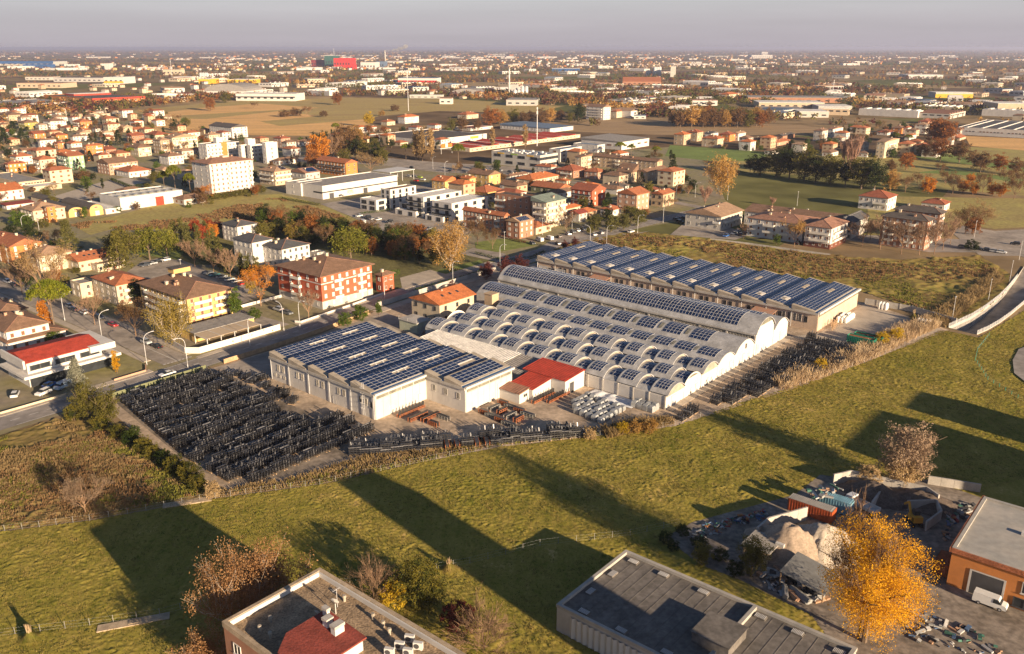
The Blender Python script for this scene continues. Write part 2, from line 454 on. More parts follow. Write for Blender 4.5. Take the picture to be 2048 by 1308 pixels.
def grassmat(name, cs, s1, s2, stretch=(1, 1, 1), big=0.02):
 m, nt, out = newmat(name); N, L = nt.nodes, nt.links
 b = N.new('ShaderNodeBsdfDiffuse'); L.new(b.outputs[0], out.inputs['Surface'])
 geo = N.new('ShaderNodeNewGeometry')
 mp = N.new('ShaderNodeMapping'); mp.inputs['Scale'].default_value = stretch; mp.inputs['Rotation'].default_value = (0, 0, -RZB)
 L.new(geo.outputs['Position'], mp.inputs['Vector'])
 def nz(s, v=mp.outputs[0]):
  n = N.new('ShaderNodeTexNoise'); n.inputs['Scale'].default_value = s; n.inputs['Detail'].default_value = 5; n.inputs['Roughness'].default_value = .65
  L.new(v, n.inputs['Vector']); return n.outputs['Fac']
 rp = N.new('ShaderNodeValToRGB'); el = rp.color_ramp.elements
 el[0].position = 0.30; el[0].color = (*cs[0], 1); el[1].position = 0.70; el[1].color = (*cs[-1], 1)
 for i, c in enumerate(cs[1:-1]):
  e = el.new(0.30 + 0.40 * (i + 1) / (len(cs) - 1)); e.color = (*c, 1)
 ad = N.new('ShaderNodeMath'); ad.operation = 'MULTIPLY_ADD'; ad.inputs[1].default_value = 0.34
 L.new(nz(s2), ad.inputs[0]); el[0].position = .37; el[-1].position = .63
 ad2 = N.new('ShaderNodeMath'); ad2.operation = 'MULTIPLY_ADD'; ad2.inputs[1].default_value = 0.30; ad2.inputs[2].default_value = 0.0
 L.new(nz(s1), ad2.inputs[0])
 ad3 = N.new('ShaderNodeMath'); ad3.operation = 'MULTIPLY_ADD'; ad3.inputs[1].default_value = 0.36
 L.new(nz(big, geo.outputs['Position']), ad3.inputs[0]); L.new(ad2.outputs[0], ad3.inputs[2])
 m2 = N.new('ShaderNodeMapping'); m2.inputs['Scale'].default_value = (.9, .06, 1); m2.inputs['Rotation'].default_value = (0, 0, -RZB); L.new(geo.outputs['Position'], m2.inputs['Vector'])
 ad4 = N.new('ShaderNodeMath'); ad4.operation = 'MULTIPLY_ADD'; ad4.inputs[1].default_value = 0.22; L.new(nz(.8, m2.outputs[0]), ad4.inputs[0]); L.new(ad3.outputs[0], ad4.inputs[2])
 sb_ = N.new('ShaderNodeMath'); sb_.operation = 'SUBTRACT'; sb_.inputs[1].default_value = .11; L.new(ad4.outputs[0], sb_.inputs[0])
 L.new(sb_.outputs[0], ad.inputs[2]); L.new(ad.outputs[0], rp.inputs[0])
 L.new(rp.outputs[0], b.inputs[0])
 MATS[name] = m
grassmat('meadow', [(.115, .13, .020), (.235, .21, .038), (.36, .28, .068), (.54, .38, .14)], 0.22, 1.6, (1, 1, 1), 0.035)
grassmat('waste', [(.12, .115, .03), (.21, .165, .055), (.29, .20, .085), (.40, .29, .15)], 0.15, 1.1)
grassmat('scrub', [(.17, .09, .048), (.25, .165, .065), (.30, .25, .07), (.22, .225, .052)], 0.10, 0.8, (0.55, 1.5, 1), 0.03)
FENCE = [(-60, 1072), (180, 1042), (400, 1002), (640, 970), (820, 930), (1000, 894), (1200, 872), (1350, 853), (1480, 806), (1600, 770), (1740, 722), (1880, 662)]
RAMP_EDGE = [(1893, 662), (1958, 676)]
MEADOW = pxs(FENCE + RAMP_EDGE + [(2048, 622), (2130, 560), (2300, 700), (2300, 1000), (2250, 1330), (1000, 1400), (-150, 1400), (-150, 1200)])
SCRAP = pxs([(1330, 1075), (1385, 1045), (1470, 1022), (1590, 990), (1640, 950), (1700, 958), (1860, 960), (1945, 990), (2250, 1090), (2250, 1420), (1700, 1330), (1620, 1230), (1480, 1160), (1400, 1130)])
relief('meadow', MEADOW, 0.30, 0.20, 2.4, 'meadow', [SCRAP, HOLE], 'rough mown meadow of green and straw coloured grass')
relief('waste_field', pxs([(-80, 900), (0, 872), (130, 835), (165, 828), (250, 860), (330, 905), (395, 950), (430, 985), (400, 1000), (180, 1040), (-80, 1072)]), 0.5, 0.55, 0.9, 'waste', (), 'overgrown waste ground of dry tall grass')
relief('scrub_field', pxs([(1105, 500), (1180, 478), (1265, 462), (1420, 478), (1500, 487), (1640, 505), (1700, 515), (1800, 520), (1960, 512), (2020, 548), (2010, 590), (1960, 625), (1895, 655), (1850, 625), (1720, 582), (1400, 530)]), 0.8, 0.7, 0.4, 'scrub', [HOLE], 'rough field of brown scrub and green grass behind the halls', clump=1.4)
sheet('scrap_yard', SCRAP, 0.05, mat('scrapground', (.33, .27, .21), 1, .55, .18, fine=.35, fscale=.9, c2=(.20, .17, .14)))
# factory yard
sheet('factory_yard', [wab(*p) for p in [(-65, -40), (-65, 14), (-66, 34), (-72, 66), (-74, 140), (-70, 185), (62, 186), (92, 172), (74, 92), (60, 45), (34, 8), (16, -28), (5, -44), (-12, -46)]], 0.05, 'yard')
sheet('storage_ground', [wab(*p) for p in [(-63, -37), (-63, -6), (-30, -8), (-8, -8), (4, -6), (12, -14), (6, -40), (-10, -44)]], 0.06, mat('oilyard', (.22, .18, .14), 1, .5, .12, fine=.3, fscale=.8))  # darker brown ground below the rows of stacks
sheet('factory_yard', [wab(*p) for p in [(-60, 141), (-60, 130), (-50, 130), (-50, 110), (-66, 110), (-68, 184), (-60, 184)]], 0.07, 'asphalt')
sheet('factory_yard', [wab(*p) for p in [(54, 131), (60, 141), (60, 184), (90, 171), (80, 128)]], 0.07, 'paving')
sheet('factory_yard', [wab(*p) for p in [(-64, -6), (-46, -1), (-46, 50), (-36, 52), (-36, 60), (-68, 64), (-64, 14)]], 0.07, 'asphalt_old')
# ---------------------------------------------------------------- roads
def strip(name, pts, w, z, m, parent=None, off=0.0, h=0.0, kind='structure'):
 """a band w wide along grid points (a, b), its middle off metres to the right; h > 0 makes it a raised slab"""
 P2 = [Vector(wab(*p)) for p in pts]; n = len(P2); Lf, Rt = [], []
 for i in range(n):
  d = (P2[min(i + 1, n - 1)] - P2[max(i - 1, 0)]).normalized(); nr = Vector((d.y, -d.x))
  Lf.append(P2[i] + nr * (off - w / 2)); Rt.append(P2[i] + nr * (off + w / 2))
 mb = MB()
 for i in range(n - 1):
  q = [(Lf[i], Rt[i], Rt[i + 1], Lf[i + 1])][0]
  mb.face([(p.x, p.y, z + h) for p in q])
  if h:
   for A_, B_ in ((q[0], q[3]), (q[2], q[1])): mb.face([(A_.x, A_.y, 0), (B_.x, B_.y, 0), (B_.x, B_.y, z + h), (A_.x, A_.y, z + h)][::-1])
 if h:
  for A_, B_ in ((Rt[0], Lf[0]), (Lf[-1], Rt[-1])): mb.face([(A_.x, A_.y, 0), (B_.x, B_.y, 0), (B_.x, B_.y, z + h), (A_.x, A_.y, z + h)])
 o = obj(name, mb.mesh(name, m), parent, kind=kind if parent is None else None)
 return o
def dashes(parent, pts, step, ln, w, z, off=0.0):
 mb = MB()
 for (a0, b0), (a1, b1) in zip(pts[:-1], pts[1:]):
  A_, B_ = Vector(wab(a0, b0)), Vector(wab(a1, b1)); L_ = (B_ - A_).length; d = (B_ - A_) / L_; nr = Vector((d.y, -d.x)); t = 0
  while t + ln < L_:
   p, q = A_ + d * t + nr * off, A_ + d * (t + ln) + nr * off
   mb.face([(*(p - nr * w / 2), z), (*(p + nr * w / 2), z), (*(q + nr * w / 2), z), (*(q - nr * w / 2), z)])
   t += step
 return obj('road_marking', mb.mesh('road_marking', 'paint'), parent)
MAIN = [(-70, -260), (-70.5, -60), (-71, -18), (-73, 20), (-78, 62), (-81.5, 106), (-83, 145), (-85, 196), (-82, 262), (-79, 320), (-78, 336)]
road = strip('main_road', MAIN, 8.6, 0.135, 'asphalt')
dashes(road, MAIN[1:], 4.5, 2.4, 0.18, 0.15); dashes(road, MAIN[1:], 8.0, 7.9, 0.16, 0.15, 3.9); dashes(road, MAIN[1:], 8.0, 7.9, 0.16, 0.15, -3.9)
SIDE = [(-78, -10), (-120, -9.5), (-220, -9.5), (-420, -12)]
road2 = strip('side_street', SIDE, 9.0, 0.128, 'asphalt_old')
dashes(road2, [(-79, -10), (-100, -9.8)], 30, 18, 0.2, 0.15)
dashes(road2, [(-78.5, -5.2), (-78.5, -15)], 1.2, 0.7, 0.5, 0.15)
strip('street', [(-80, 326), (-98, 330), (-140, 345), (-200, 360)], 7.5, 0.122, 'asphalt_old')
LOTRD = [(-82, 30), (-100, 29), (-128, 28)]
strip('service_street', LOTRD, 7.5, 0.124, 'asphalt_old')
FIRST = MAIN[:3]
strip('pavement', [(-70.5, -260), (-70.5, -60), (-71, -19)], 2.6, 0.06, 'paving', off=-5.8, h=0.12)
strip('pavement', [(-70.8, -4), (-71.8, 10), (-72.6, 22)], 2.2, 0.06, 'paving', off=-5.6, h=0.12)
strip('pavement', [(-75, 36), (-78, 62), (-81.5, 106), (-83, 145)], 2.4, 0.06, 'paving', off=-5.7, h=0.12)
strip('pavement', [(-78, 62), (-81.5, 106), (-83, 145), (-84.5, 185)], 4.2, 0.06, 'paving', off=7.4, h=0.12)
strip('pavement', [(-81.5, -10), (-120, -9.5), (-220, -9.5)], 2.4, 0.06, 'paving', off=6.0, h=0.12)
strip('pavement', [(-85, -10), (-120, -9.5), (-220, -9.5)], 2.4, 0.06, 'paving', off=-6.0, h=0.12)
# the ramp down to the underpass
def rampz(i): return [-4.8, -4.4, -3.9, -3.2, -2.4, -1.6, -0.7, 0.06][i]
mb = MB()
for i in range(7):
 mb.face([(*rl[i], rampz(i)), (*rr[i], rampz(i)), (*rr[i + 1], rampz(i + 1)), (*rl[i + 1], rampz(i + 1))])
obj('ramp_road', mb.mesh('ramp_road', 'asphalt_old'), kind='structure', loc=(0, 0, 0))
mb = MB()
for i in range(7):
 mb.face([(*rl[i], rampz(i) - .3), (*rl[i + 1], rampz(i + 1) - .3), (*rl[i + 1], 0.35), (*rl[i], 0.35)][::-1])
 mb.face([(*rr[i], rampz(i) - .3), (*rr[i + 1], rampz(i + 1) - .3), (*rr[i + 1], 0.35), (*rr[i], 0.35)])
mb.face([(*rl[0], 0.1), (*rr[0], 0.1), (*rr[0], -5.2), (*rl[0], -5.2)])
rw = obj('retaining_wall', mb.mesh('retaining_wall', 'concrete'))
tag(rw, 'concrete retaining walls of the ramp that dips under the meadow', 'wall')
def railing(line, label, h=1.7, step=2.2):
 t = thing('railing', label, 'railing')
 post = MB().box(-.05, .05, -.05, .05, 0.3, h, 0).mesh('railing_post', 'zinc')
 mb = MB()
 for (p, q) in zip(line[:-1], line[1:]):
  d = Vector((q[0] - p[0], q[1] - p[1])); L_ = d.length; n = max(1, int(L_ / step))
  for k in range(n):
   x, y = p[0] + d.x * k / n, p[1] + d.y * k / n
   obj('post', post, t, (x, y, 0))
  for z in [0.4 + .13 * j for j in range(int((h - .35) / .13))]: mb.bar((*p, z), (*q, z), .05, .045)
 obj('mesh_panel', mb.mesh('railing_mesh', 'zinc'), t)
railing(rl[:7], 'grey mesh railing along the scrub side of the ramp wall')
railing(rr[:7], 'grey mesh railing along the meadow side of the ramp wall')
# ================================================================ the factory
mat('precast', (.54, .51, .47), 0.9, 0.08, 0.12, fine=0.05, fscale=0.6)
mat('precast_tan', (.52, .40, .30), 0.9, 0.10, 0.15, fine=0.05, fscale=0.6)
mat('vaultmetal', (.37, .365, .36), 0.5, 0.26, 0.3, fine=0.12, fscale=1.5, spec=0.45)
mat('solarglass', (.010, .024, .075), 0.14, 0.35, 0.6, spec=0.55)
mat('solarframe', (.60, .60, .60), 0.4, 0.05, spec=0.5)
mat('gutter', (.04, .13, .28), 0.5, 0.2, spec=0.5)  # sky reflected in the roof valleys, painted in as blue base colour
mat('membrane', (.36, .31, .245), 0.9, 0.2, 0.4, fine=0.1)
mat('clerestory', (.20, .19, .15), 0.35, 0.35, 0.8, spec=0.5)
def panel_mesh(w, l, name='solar_panel'):
 mb = MB(); e = .03
 x0, x1, y0, y1 = -w / 2, w / 2, -l / 2, l / 2
 mb.box(x0, x1, y0, y1, 0, .04, 1, bottom=False); mb.f.pop(0); mb.m.pop(0)
 o_ = [(x0, y0, .04), (x1, y0, .04), (x1, y1, .04), (x0, y1, .04)]; i_ = [(x0 + e, y0 + e, .042), (x1 - e, y0 + e, .042), (x1 - e, y1 - e, .042), (x0 + e, y1 - e, .042)]
 for k in range(4): mb.face([o_[k], o_[(k + 1) % 4], i_[(k + 1) % 4], i_[k]], 1)
 mb.face(i_, 0)
 return mb
SP = panel_mesh(1.23, 1.97)
SPM = SP.mesh('solar_panel', ['solarglass', 'solarframe'])
def shed_bay(root, a0, a1, b0, b1, zh, zl, mats, solid_panels, gaps, skyl=(), off=(0, 0), step_a=1.28, step_b=2.02):
 """one bay of a saw-tooth roof, its slope falling from a0 (zh) to a1 (zl)"""
 ga, gb = off; g = 1.05
 mb = MB(); e = .45
 B0, B1 = b0 - e, b1 + e; al = a1 - g
 sl = (zl - zh) / (al - a0)
 # slope slab, end triangles, upstand, gutter
 mb.add([(a0, B0, zh), (al, B0, zl), (al, B1, zl), (a0, B1, zh), (a0, B0, zl - .5), (al, B0, zl - .5), (al, B1, zl - .5), (a0, B1, zl - .5)],
   [(0, 1, 2, 3), (4, 5, 1, 0), (6, 7, 3, 2), (7, 4, 0, 3), (5, 6, 2, 1)], 0)
 o = obj('roof_bay', mb.mesh('roof_bay', mats[0]), root, (-ga, -gb, 0))
 gm = MB().box(al, a1, B0 + .1, B1 - .1, zl - .45, zl - .12, 0).mesh('valley_gutter', mats[1])
 obj('valley_gutter', gm, o)
 ln = math.hypot(al - a0, zl - zh); th = math.atan2(zl - zh, al - a0)
 na = int((ln - .05) / step_a); nb = int((b1 - b0 - .4) / step_b)
 sb = b0 + (b1 - b0 - nb * step_b) / 2; sa = (ln - na * step_a) / 2
 st = MB()
 for i in range(na):
  for j in range(nb):
   if any(i0 <= i < i1 and j0 <= j < j1 for i0, i1, j0, j1 in gaps): continue
   t = sa + (i + .5) * step_a
   p = (a0 + t * math.cos(th), sb + (j + .5) * step_b, zh + t * math.sin(th) + .07)
   if solid_panels and COUNT[0] < 300:
    COUNT[0] += 1
    q = obj('solar_panel', SPM, root, (p[0] - ga, p[1] - gb, p[2]))
    q.rotation_euler = (0, -th, 0)
   else:
    M = Matrix.Translation(p) @ Matrix.Rotation(-th, 4, 'Y')
    st.add([M @ Vector(v) for v in SP.v], SP.f[:], 0)
    st.m[-len(SP.f):] = SP.m
 if st.f: obj('solar_array', st.mesh('solar_array', ['solarglass', 'solarframe']), root, (-ga, -gb, 0), kind='stuff')
 for (t0, t1, j0, j1, m) in skyl:
  k = MB()
  za, zb = zh + t0 * math.sin(th), zh + t1 * math.sin(th)
  xa, xb = a0 + t0 * math.cos(th), a0 + t1 * math.cos(th); y0, y1 = sb + j0, sb + j1
  k.add([(xa, y0, za + .03), (xb, y0, zb + .03), (xb, y1, zb + .03), (xa, y1, za + .03), (xa, y0, za + .16), (xb, y0, zb + .16), (xb, y1, zb + .16), (xa, y1, za + .16)],
    [(4, 5, 6, 7), (0, 1, 5, 4), (1, 2, 6, 5), (2, 3, 7, 6), (3, 0, 4, 7)])
  obj('skylight', k.mesh('skylight', m), o)
 return o
COUNT = [0]
def wall_panels(root, p0, p1, z0, z1, m, off, w=2.45, t=.12, inside=None):
 """upright precast slabs side by side between grid points p0 and p1 (outer face to the right of the walk)"""
 A_, B_ = Vector(p0), Vector(p1); L_ = (B_ - A_).length; n = max(1, round(L_ / w)); s = L_ / n
 me = MB().box(.03, s - .03, 0, t, z0, z1).mesh('wall_panel', m)
 ang = math.atan2(B_.y - A_.y, B_.x - A_.x)
 for k in range(n):
  q = A_ + (B_ - A_) * (k / n)
  obj('wall_panel', me, root, (q.x - off[0], q.y - off[1], 0), ang)
def window_mesh(name, pane, frame, mull=0, sill=True):
 """unit window, 1 by 1, facing -y; frame proud of the wall, pane set back in it"""
 mb = MB(); e = .055
 for x0, x1, z0, z1 in ((-.5, -.5 + e, -.5, .5), (.5 - e, .5, -.5, .5), (-.5 + e, .5 - e, .5 - e, .5), (-.5 + e, .5 - e, -.5, -.5 + e)): mb.box(x0, x1, -.10, .02, z0, z1, 1)
 if mull: mb.box(-.025, .025, -.09, .02, -.5 + e, .5 - e, 1)
 mb.face([(-.5 + e, -.03, -.5 + e), (.5 - e, -.03, -.5 + e), (.5 - e, -.03, .5 - e), (-.5 + e, -.03, .5 - e)], 0)
 if sill: mb.box(-.56, .56, -.18, .02, -.56, -.5, 1)
 return mb.mesh(name, [pane, frame])
WIN = dict(glass=window_mesh('window_glass', 'glass', 'frame_white', 1), brown=window_mesh('window_brown', 'shutter_brown', 'frame_white'),
   red=window_mesh('window_red', 'shutter_red', 'frame_white'), blind=window_mesh('window_blind', 'blind', 'frame_white'),
   dark=window_mesh('window_dark', 'glass', 'darkmetal', 1), plain=window_mesh('window_plain', 'glass', 'concrete', 1))
DOOR = {}
def doormesh(m):
 if m not in DOOR:
  mb = MB().box(-.5, .5, -.06, .02, 0, 1, 0).box(-.5, -.44, -.09, 0, 0, 1.0, 1).box(.44, .5, -.09, 0, 0, 1.0, 1).box(-.44, .44, -.09, 0, .95, 1.0, 1)
  DOOR[m] = mb.mesh('door_' + m, [m, 'frame_white'])
 return DOOR[m]
def onwall(root, me, x, y, z, w, h, face, name='window', dw=1.0):
 o = obj(name, me, root, (x, y, z), {'R': 0.0, 'L': -math.pi / 2, 'B': math.pi, 'F': math.pi / 2}[face], (w, dw, h))
 return o
# ---- white stepped hall with a saw-tooth solar roof (grid walls: -b side = 'R' local face -y; here local x=a, y=b)
ha, hb = -15.0, 18.0
hall = thing('solar_hall', 'white stepped factory hall with six saw-tooth bays of solar panels beside the black stacks', 'factory', (*wab(ha, hb), 0), RZA)
FOOT.append((*wab(-22, 18), 28)); FOOT.append((*wab(5, 27), 14))
Lp = [(-44, 0), (0, 0), (0, 18), (14.4, 18), (14.4, 36.5), (-44, 36.5)]
mb = MB()
for k in range(6):
 p, q = Lp[k], Lp[(k + 1) % 6]; mb.face([(*p, 0), (*q, 0), (*q, 7.05), (*p, 7.05)])
mb.face([(-44, 0, 7.05), (0, 0, 7.05), (0, 36.5, 7.05), (-44, 36.5, 7.05)]); mb.face([(0, 18, 7.05), (14.4, 18, 7.05), (14.4, 36.5, 7.05), (0, 36.5, 7.05)])
obj('wall', mb.mesh('wall', 'precast'), hall, (-ha, -hb, 0))
for p, q in ((Lp[0], Lp[1]), (Lp[2], Lp[3])):
 wall_panels(hall, (p[0], p[1] - .12), (q[0], q[1] - .12), 0.05, 6.2, 'precast', (ha, hb))
for p, q in ((Lp[1], Lp[2]), (Lp[3], Lp[4])):
 wall_panels(hall, (p[0] + .12, p[1]), (q[0] + .12, q[1]), 0.05, 5.4, 'precast', (ha, hb))
for i in range(5):
 a0 = -44 + 8.8 * i
 gp = [(2, 3, 5, 8), (2, 3, 11, 14)]
 shed_bay(hall, a0, a0 + 8.8, 0, 36.5, 8.45, 7.35, ('membrane', 'gutter'), i >= 3, gp,
    [(2.65, 2.87, 10.3, 16.0, 'frame_white'), (2.65, 2.87, 22.4, 28.1, 'frame_white'), (3.1, 3.75, 11.6, 12.1, 'frame_white'), (3.1, 3.75, 14.2, 14.7, 'frame_white'), (3.1, 3.75, 24.6, 25.1, 'frame_white')], (ha, hb))
for i in range(2):
 a0 = 7.2 * i
 shed_bay(hall, a0, a0 + 7.2, 18, 36.5, 8.3, 7.35, ('membrane', 'gutter'), True, [(2, 3, 4, 7)] if i == 0 else [], [(2.7, 3.1, 8.2, 14.0, 'frame_white')] if i == 0 else [], (ha, hb))
# dark gutter beam along the saw-tooth front, eaves of the sunny ends, clerestory bands
o = MB().box(-44.3, .3, -.62, -.1, 6.35, 7.0).box(.1, 14.6, 17.4, 17.9, 6.35, 7.0); obj('eaves_beam', o.mesh('eaves_beam', 'concrete'), hall, (-ha, -hb, 0))
o = MB().box(.02, .75, -.4, 18.3, 6.75, 7.3).box(14.42, 15.15, 17.6, 36.9, 6.75, 7.3); obj('eaves', o.mesh('eaves', 'frame_white'), hall, (-ha, -hb, 0))
for k in range(4): obj('clerestory_window', MB().box(.02, .18, .5 + 4.35 * k, 4.5 + 4.35 * k, 5.6, 6.6).mesh('clerestory_window', 'clerestory'), hall, (-ha, -hb, 0))
for k in range(4): obj('clerestory_window', MB().box(14.42, 14.58, 18.5 + 4.45 * k, 22.6 + 4.45 * k, 5.6, 6.6).mesh('clerestory_window', 'clerestory'), hall, (-ha, -hb, 0))
for i in range(5):
 for da in (3.4, 5.6): onwall(hall, WIN['plain'], -44 + 8.8 * i + da - ha, -.13 - hb, 4.3, 1.0, 1.7, 'R')
for a in (-42.2, -40.2, -38.0): onwall(hall, WIN['plain'], a - ha, -.13 - hb, 1.9, .9, .8, 'R')
for a in (3.2, 7.4, 12.0): onwall(hall, WIN['plain'], a - ha, 17.87 - hb, 4.2, 1.1, 1.7, 'R')
onwall(hall, WIN['plain'], -1.3 - ha, -.13 - hb, 3.9, 1.1, 1.7, 'R')
onwall(hall, doormesh('frame_white'), -16.2 - ha, -.13 - hb, 0.05, 1.2, 2.3, 'R', 'door')
onwall(hall, doormesh('frame_white'), 14.54 - ha, 32 - hb, 0.05, 3.2, 4.2, 'F', 'door')
onwall(hall, doormesh('frame_white'), .14 - ha, 15.5 - hb, 0.05, 1.2, 2.3, 'F', 'door')
mb = MB()
for x in (-4.3, -3.7): mb.box(x - .04, x + .04, -.45, -.38, 0.4, 9.3)
for k in range(28): mb.box(-4.3, -3.7, -.44, -.40, .5 + .3 * k, .54 + .3 * k)
for k in range(5):
 z = 2.5 + 1.4 * k
 for (x0, y0, x1, y1) in ((-4.35, -.4, -4.6, -.9), (-4.6, -.9, -4, -1.25), (-4, -1.25, -3.4, -.9), (-3.4, -.9, -3.65, -.4)): mb.bar((x0, y0, z), (x1, y1, z), .05, .05)
obj('ladder', mb.mesh('ladder', 'lightmetal'), hall, (-ha, -hb, 0))
for i in range(6):
 a = -44 + 8.8 * i - (0.2 if i else -.2); mb = MB().tube((a, -.35, .2), (a, -.35, 6.4), .09, .09, 6).box(a - .28, a + .28, -.62, -.14, 6.2, 6.7)
 obj('downpipe', mb.mesh('downpipe', 'zinc'), hall, (-ha, -hb, 0))
# ---- vaulted works
va, vb = 8.0, 92.0
works = thing('vaulted_works', 'white works of seven side by side barrel vaults with zinc roofs and solar panels', 'factory', (*wab(va, vb), 0), RZA)
for b in (58, 75, 95, 115):
 for a in (-38, -16, 8, 32, 46): FOOT.append((*wab(a, b), 13))
NA = 14
def arc_pts(b0, b1, eave, crest, n=NA, grow=0.0):
 w = (b1 - b0) / 2; rise = crest - eave; rad = (w * w + rise * rise) / (2 * rise); ph = math.asin(min(1, w / rad))
 out = []
 for k in range(n + 1):
  t = -ph + 2 * ph * k / n
  out.append(((b0 + b1) / 2 + (rad + grow) * math.sin(t), eave + rise - rad + (rad + grow) * math.cos(t), t))
 return out
def vault_shell(b0, b1, a0, a1, eave, crest, th=.22):
 mb = MB(); o_ = arc_pts(b0, b1, eave, crest); i_ = arc_pts(b0, b1, eave, crest, grow=-th)
 for k in range(NA):
  (y, z, _), (y2, z2, _) = o_[k], o_[k + 1]; (u, v, _), (u2, v2, _) = i_[k], i_[k + 1]
  mb.face([(a0, y, z), (a1, y, z), (a1, y2, z2), (a0, y2, z2)])
  mb.face([(a1, y, z), (a1, u, v), (a1, u2, v2), (a1, y2, z2)]); mb.face([(a0, u, v), (a0, y, z), (a0, y2, z2), (a0, u2, v2)])
 y, z, _ = o_[0]; u, v, _ = i_[0]; mb.face([(a0, u, v), (a1, u, v), (a1, y, z), (a0, y, z)])
 y, z, _ = o_[-1]; u, v, _ = i_[-1]; mb.face([(a1, u, v), (a0, u, v), (a0, y, z), (a1, y, z)])
 return mb
def end_wall(b0, b1, a, eave, crest, zb, facing=1, back=.0):
 pts = [(a, y, z) for y, z, _ in arc_pts(b0, b1, eave, crest, grow=-.1)]
 f = [(a, pts[0][1], zb)] + pts + [(a, pts[-1][1], zb)]
 return f[::-1] if facing > 0 else f
def arr_mesh(b0, b1, eave, crest, la, cols, t0, t1, rows, name):
 """panels laid on the vault between two fractions of its arc, la metres long, rows round the arc"""
 mb = MB(); w = (b1 - b0) / 2; rise = crest - eave; rad = (w * w + rise * rise) / (2 * rise); ph = math.asin(min(1, w / rad))
 g = .035; ca = la / cols
 for r in range(rows):
  ta, tb = [-ph + 2 * ph * (t0 + (t1 - t0) * q / rows) for q in (r, r + 1)]
  da = g / rad; ta += da; tb -= da
  for c in range(cols):
   x0, x1 = c * ca + g, (c + 1) * ca - g; e = .03
   def pt(x, t, h): return (x, (b0 + b1) / 2 + (rad + h) * math.sin(t), eave + rise - rad + (rad + h) * math.cos(t))
   q = [pt(x0, ta, .12), pt(x1, ta, .12), pt(x1, tb, .12), pt(x0, tb, .12)]
   ee = e / rad; i_ = [pt(x0 + e, ta + ee, .122), pt(x1 - e, ta + ee, .122), pt(x1 - e, tb - ee, .122), pt(x0 + e, tb - ee, .122)]
   for k in range(4): mb.face([q[k], q[(k + 1) % 4], i_[(k + 1) % 4], i_[k]], 1)
   mb.face(i_, 0)
   for k in range(4):
    p, s_ = q[k], q[(k + 1) % 4]
    mb.face([(p[0], p[1], p[2] - .05), (s_[0], s_[1], s_[2] - .05), s_, p], 1)
 return mb.mesh(name, ['solarglass', 'solarframe'])
OFFV = (-va, -vb, 0)
def vobj(name, mb, m, parent=works, **k): return obj(name, mb.mesh(name, m), parent, OFFV if parent is works else (0, 0, 0), **k)
def stepped_row(b0, b1, a0, a1, eave, lo, hi, first_raised):
 pitch, lr = 10.5, 5.8
 x = a0; raised = first_raised
 ml = arr_mesh(b0, b1, eave, lo, 3.0, 3, .18, .56, 3, 'solar_array'); mh = arr_mesh(b0, b1, eave + .2, hi, 3.6, 4, .14, .56, 4, 'solar_array')
 while x < a1 - 1:
  w = lr if raised else pitch - lr
  x2 = min(a1, x + w)
  if raised:
   sh = vobj('vault_roof', vault_shell(b0 + .05, b1 - .05, x, x2 + .5, eave + .2, hi), 'vaultmetal')
   q = MB().face(end_wall(b0 + .05, b1 - .05, x2 + .05, eave + .2, hi, eave - .4)); q.face(end_wall(b0 + .05, b1 - .05, x + .1, eave + .2, hi, eave - .4, -1))
   obj('arched_light', q.mesh('arched_light', 'membrane'), sh)
   obj('solar_array', mh, sh, (x + 1.0, 0, 0))
  else:
   sh = vobj('vault_roof', vault_shell(b0 + .05, b1 - .05, x, x2, eave, lo), 'vaultmetal')
   obj('solar_array', ml, sh, (x + 1.3, 0, 0))
  x = x2; raised = not raised
 return raised
stepped_row(53, 62.5, -36, 53, 3.8, 5.3, 6.1, True)
stepped_row(62.5, 72, -36, 53, 4.0, 5.5, 6.35, False)
stepped_row(72, 81.5, -36, 53, 4.3, 5.8, 6.65, True)
# row four: vault with regular skylight slots
vobj('vault_roof', vault_shell(81.5, 92, -31, 53.4, 4.6, 6.6), 'vaultmetal')
m4 = arr_mesh(81.5, 92, 4.6, 6.6, 5.6, 5, .16, .62, 4, 'solar_array')
for k in range(11): obj('solar_array', m4, works, (-30.4 + 7.6 * k - va, -vb, 0))
vobj('vault_roof', vault_shell(92, 105.5, -49, 53.4, 4.5, 7.5), 'vaultmetal')
m5 = arr_mesh(92, 105.5, 4.5, 7.5, 6.2, 5, .14, .64, 6, 'solar_array'); m5s = arr_mesh(92, 105.5, 4.5, 7.5, 17, 15, .14, .64, 6, 'solar_array')
obj('solar_array', m5s, works, (-47.6 - va, -vb, 0))
for k in range(8):
 a = -28.6 + 9.4 * k; obj('solar_array', m5, works, (a - va, -vb, 0))
 sk = MB(); q = arc_pts(92, 105.5, 4.5, 7.5, 20, grow=.16)
 for j in range(4, 8): sk.face([(a - 2.1, q[j][0], q[j][1]), (a - 1.0, q[j][0], q[j][1]), (a - 1.0, q[j + 1][0], q[j + 1][1]), (a - 2.1, q[j + 1][0], q[j + 1][1])])
 vobj('skylight', sk, 'clerestory')
for k in range(10):
 a = -31 + 7.6 * k + 6.2; sk = MB(); q = arc_pts(81.5, 92, 4.6, 6.6, 20, grow=.16)
 for j in range(5, 9): sk.face([(a + .35, q[j][0], q[j][1]), (a + 1.2, q[j][0], q[j][1]), (a + 1.2, q[j + 1][0], q[j + 1][1]), (a + .35, q[j + 1][0], q[j + 1][1])])
 vobj('skylight', sk, 'clerestory')
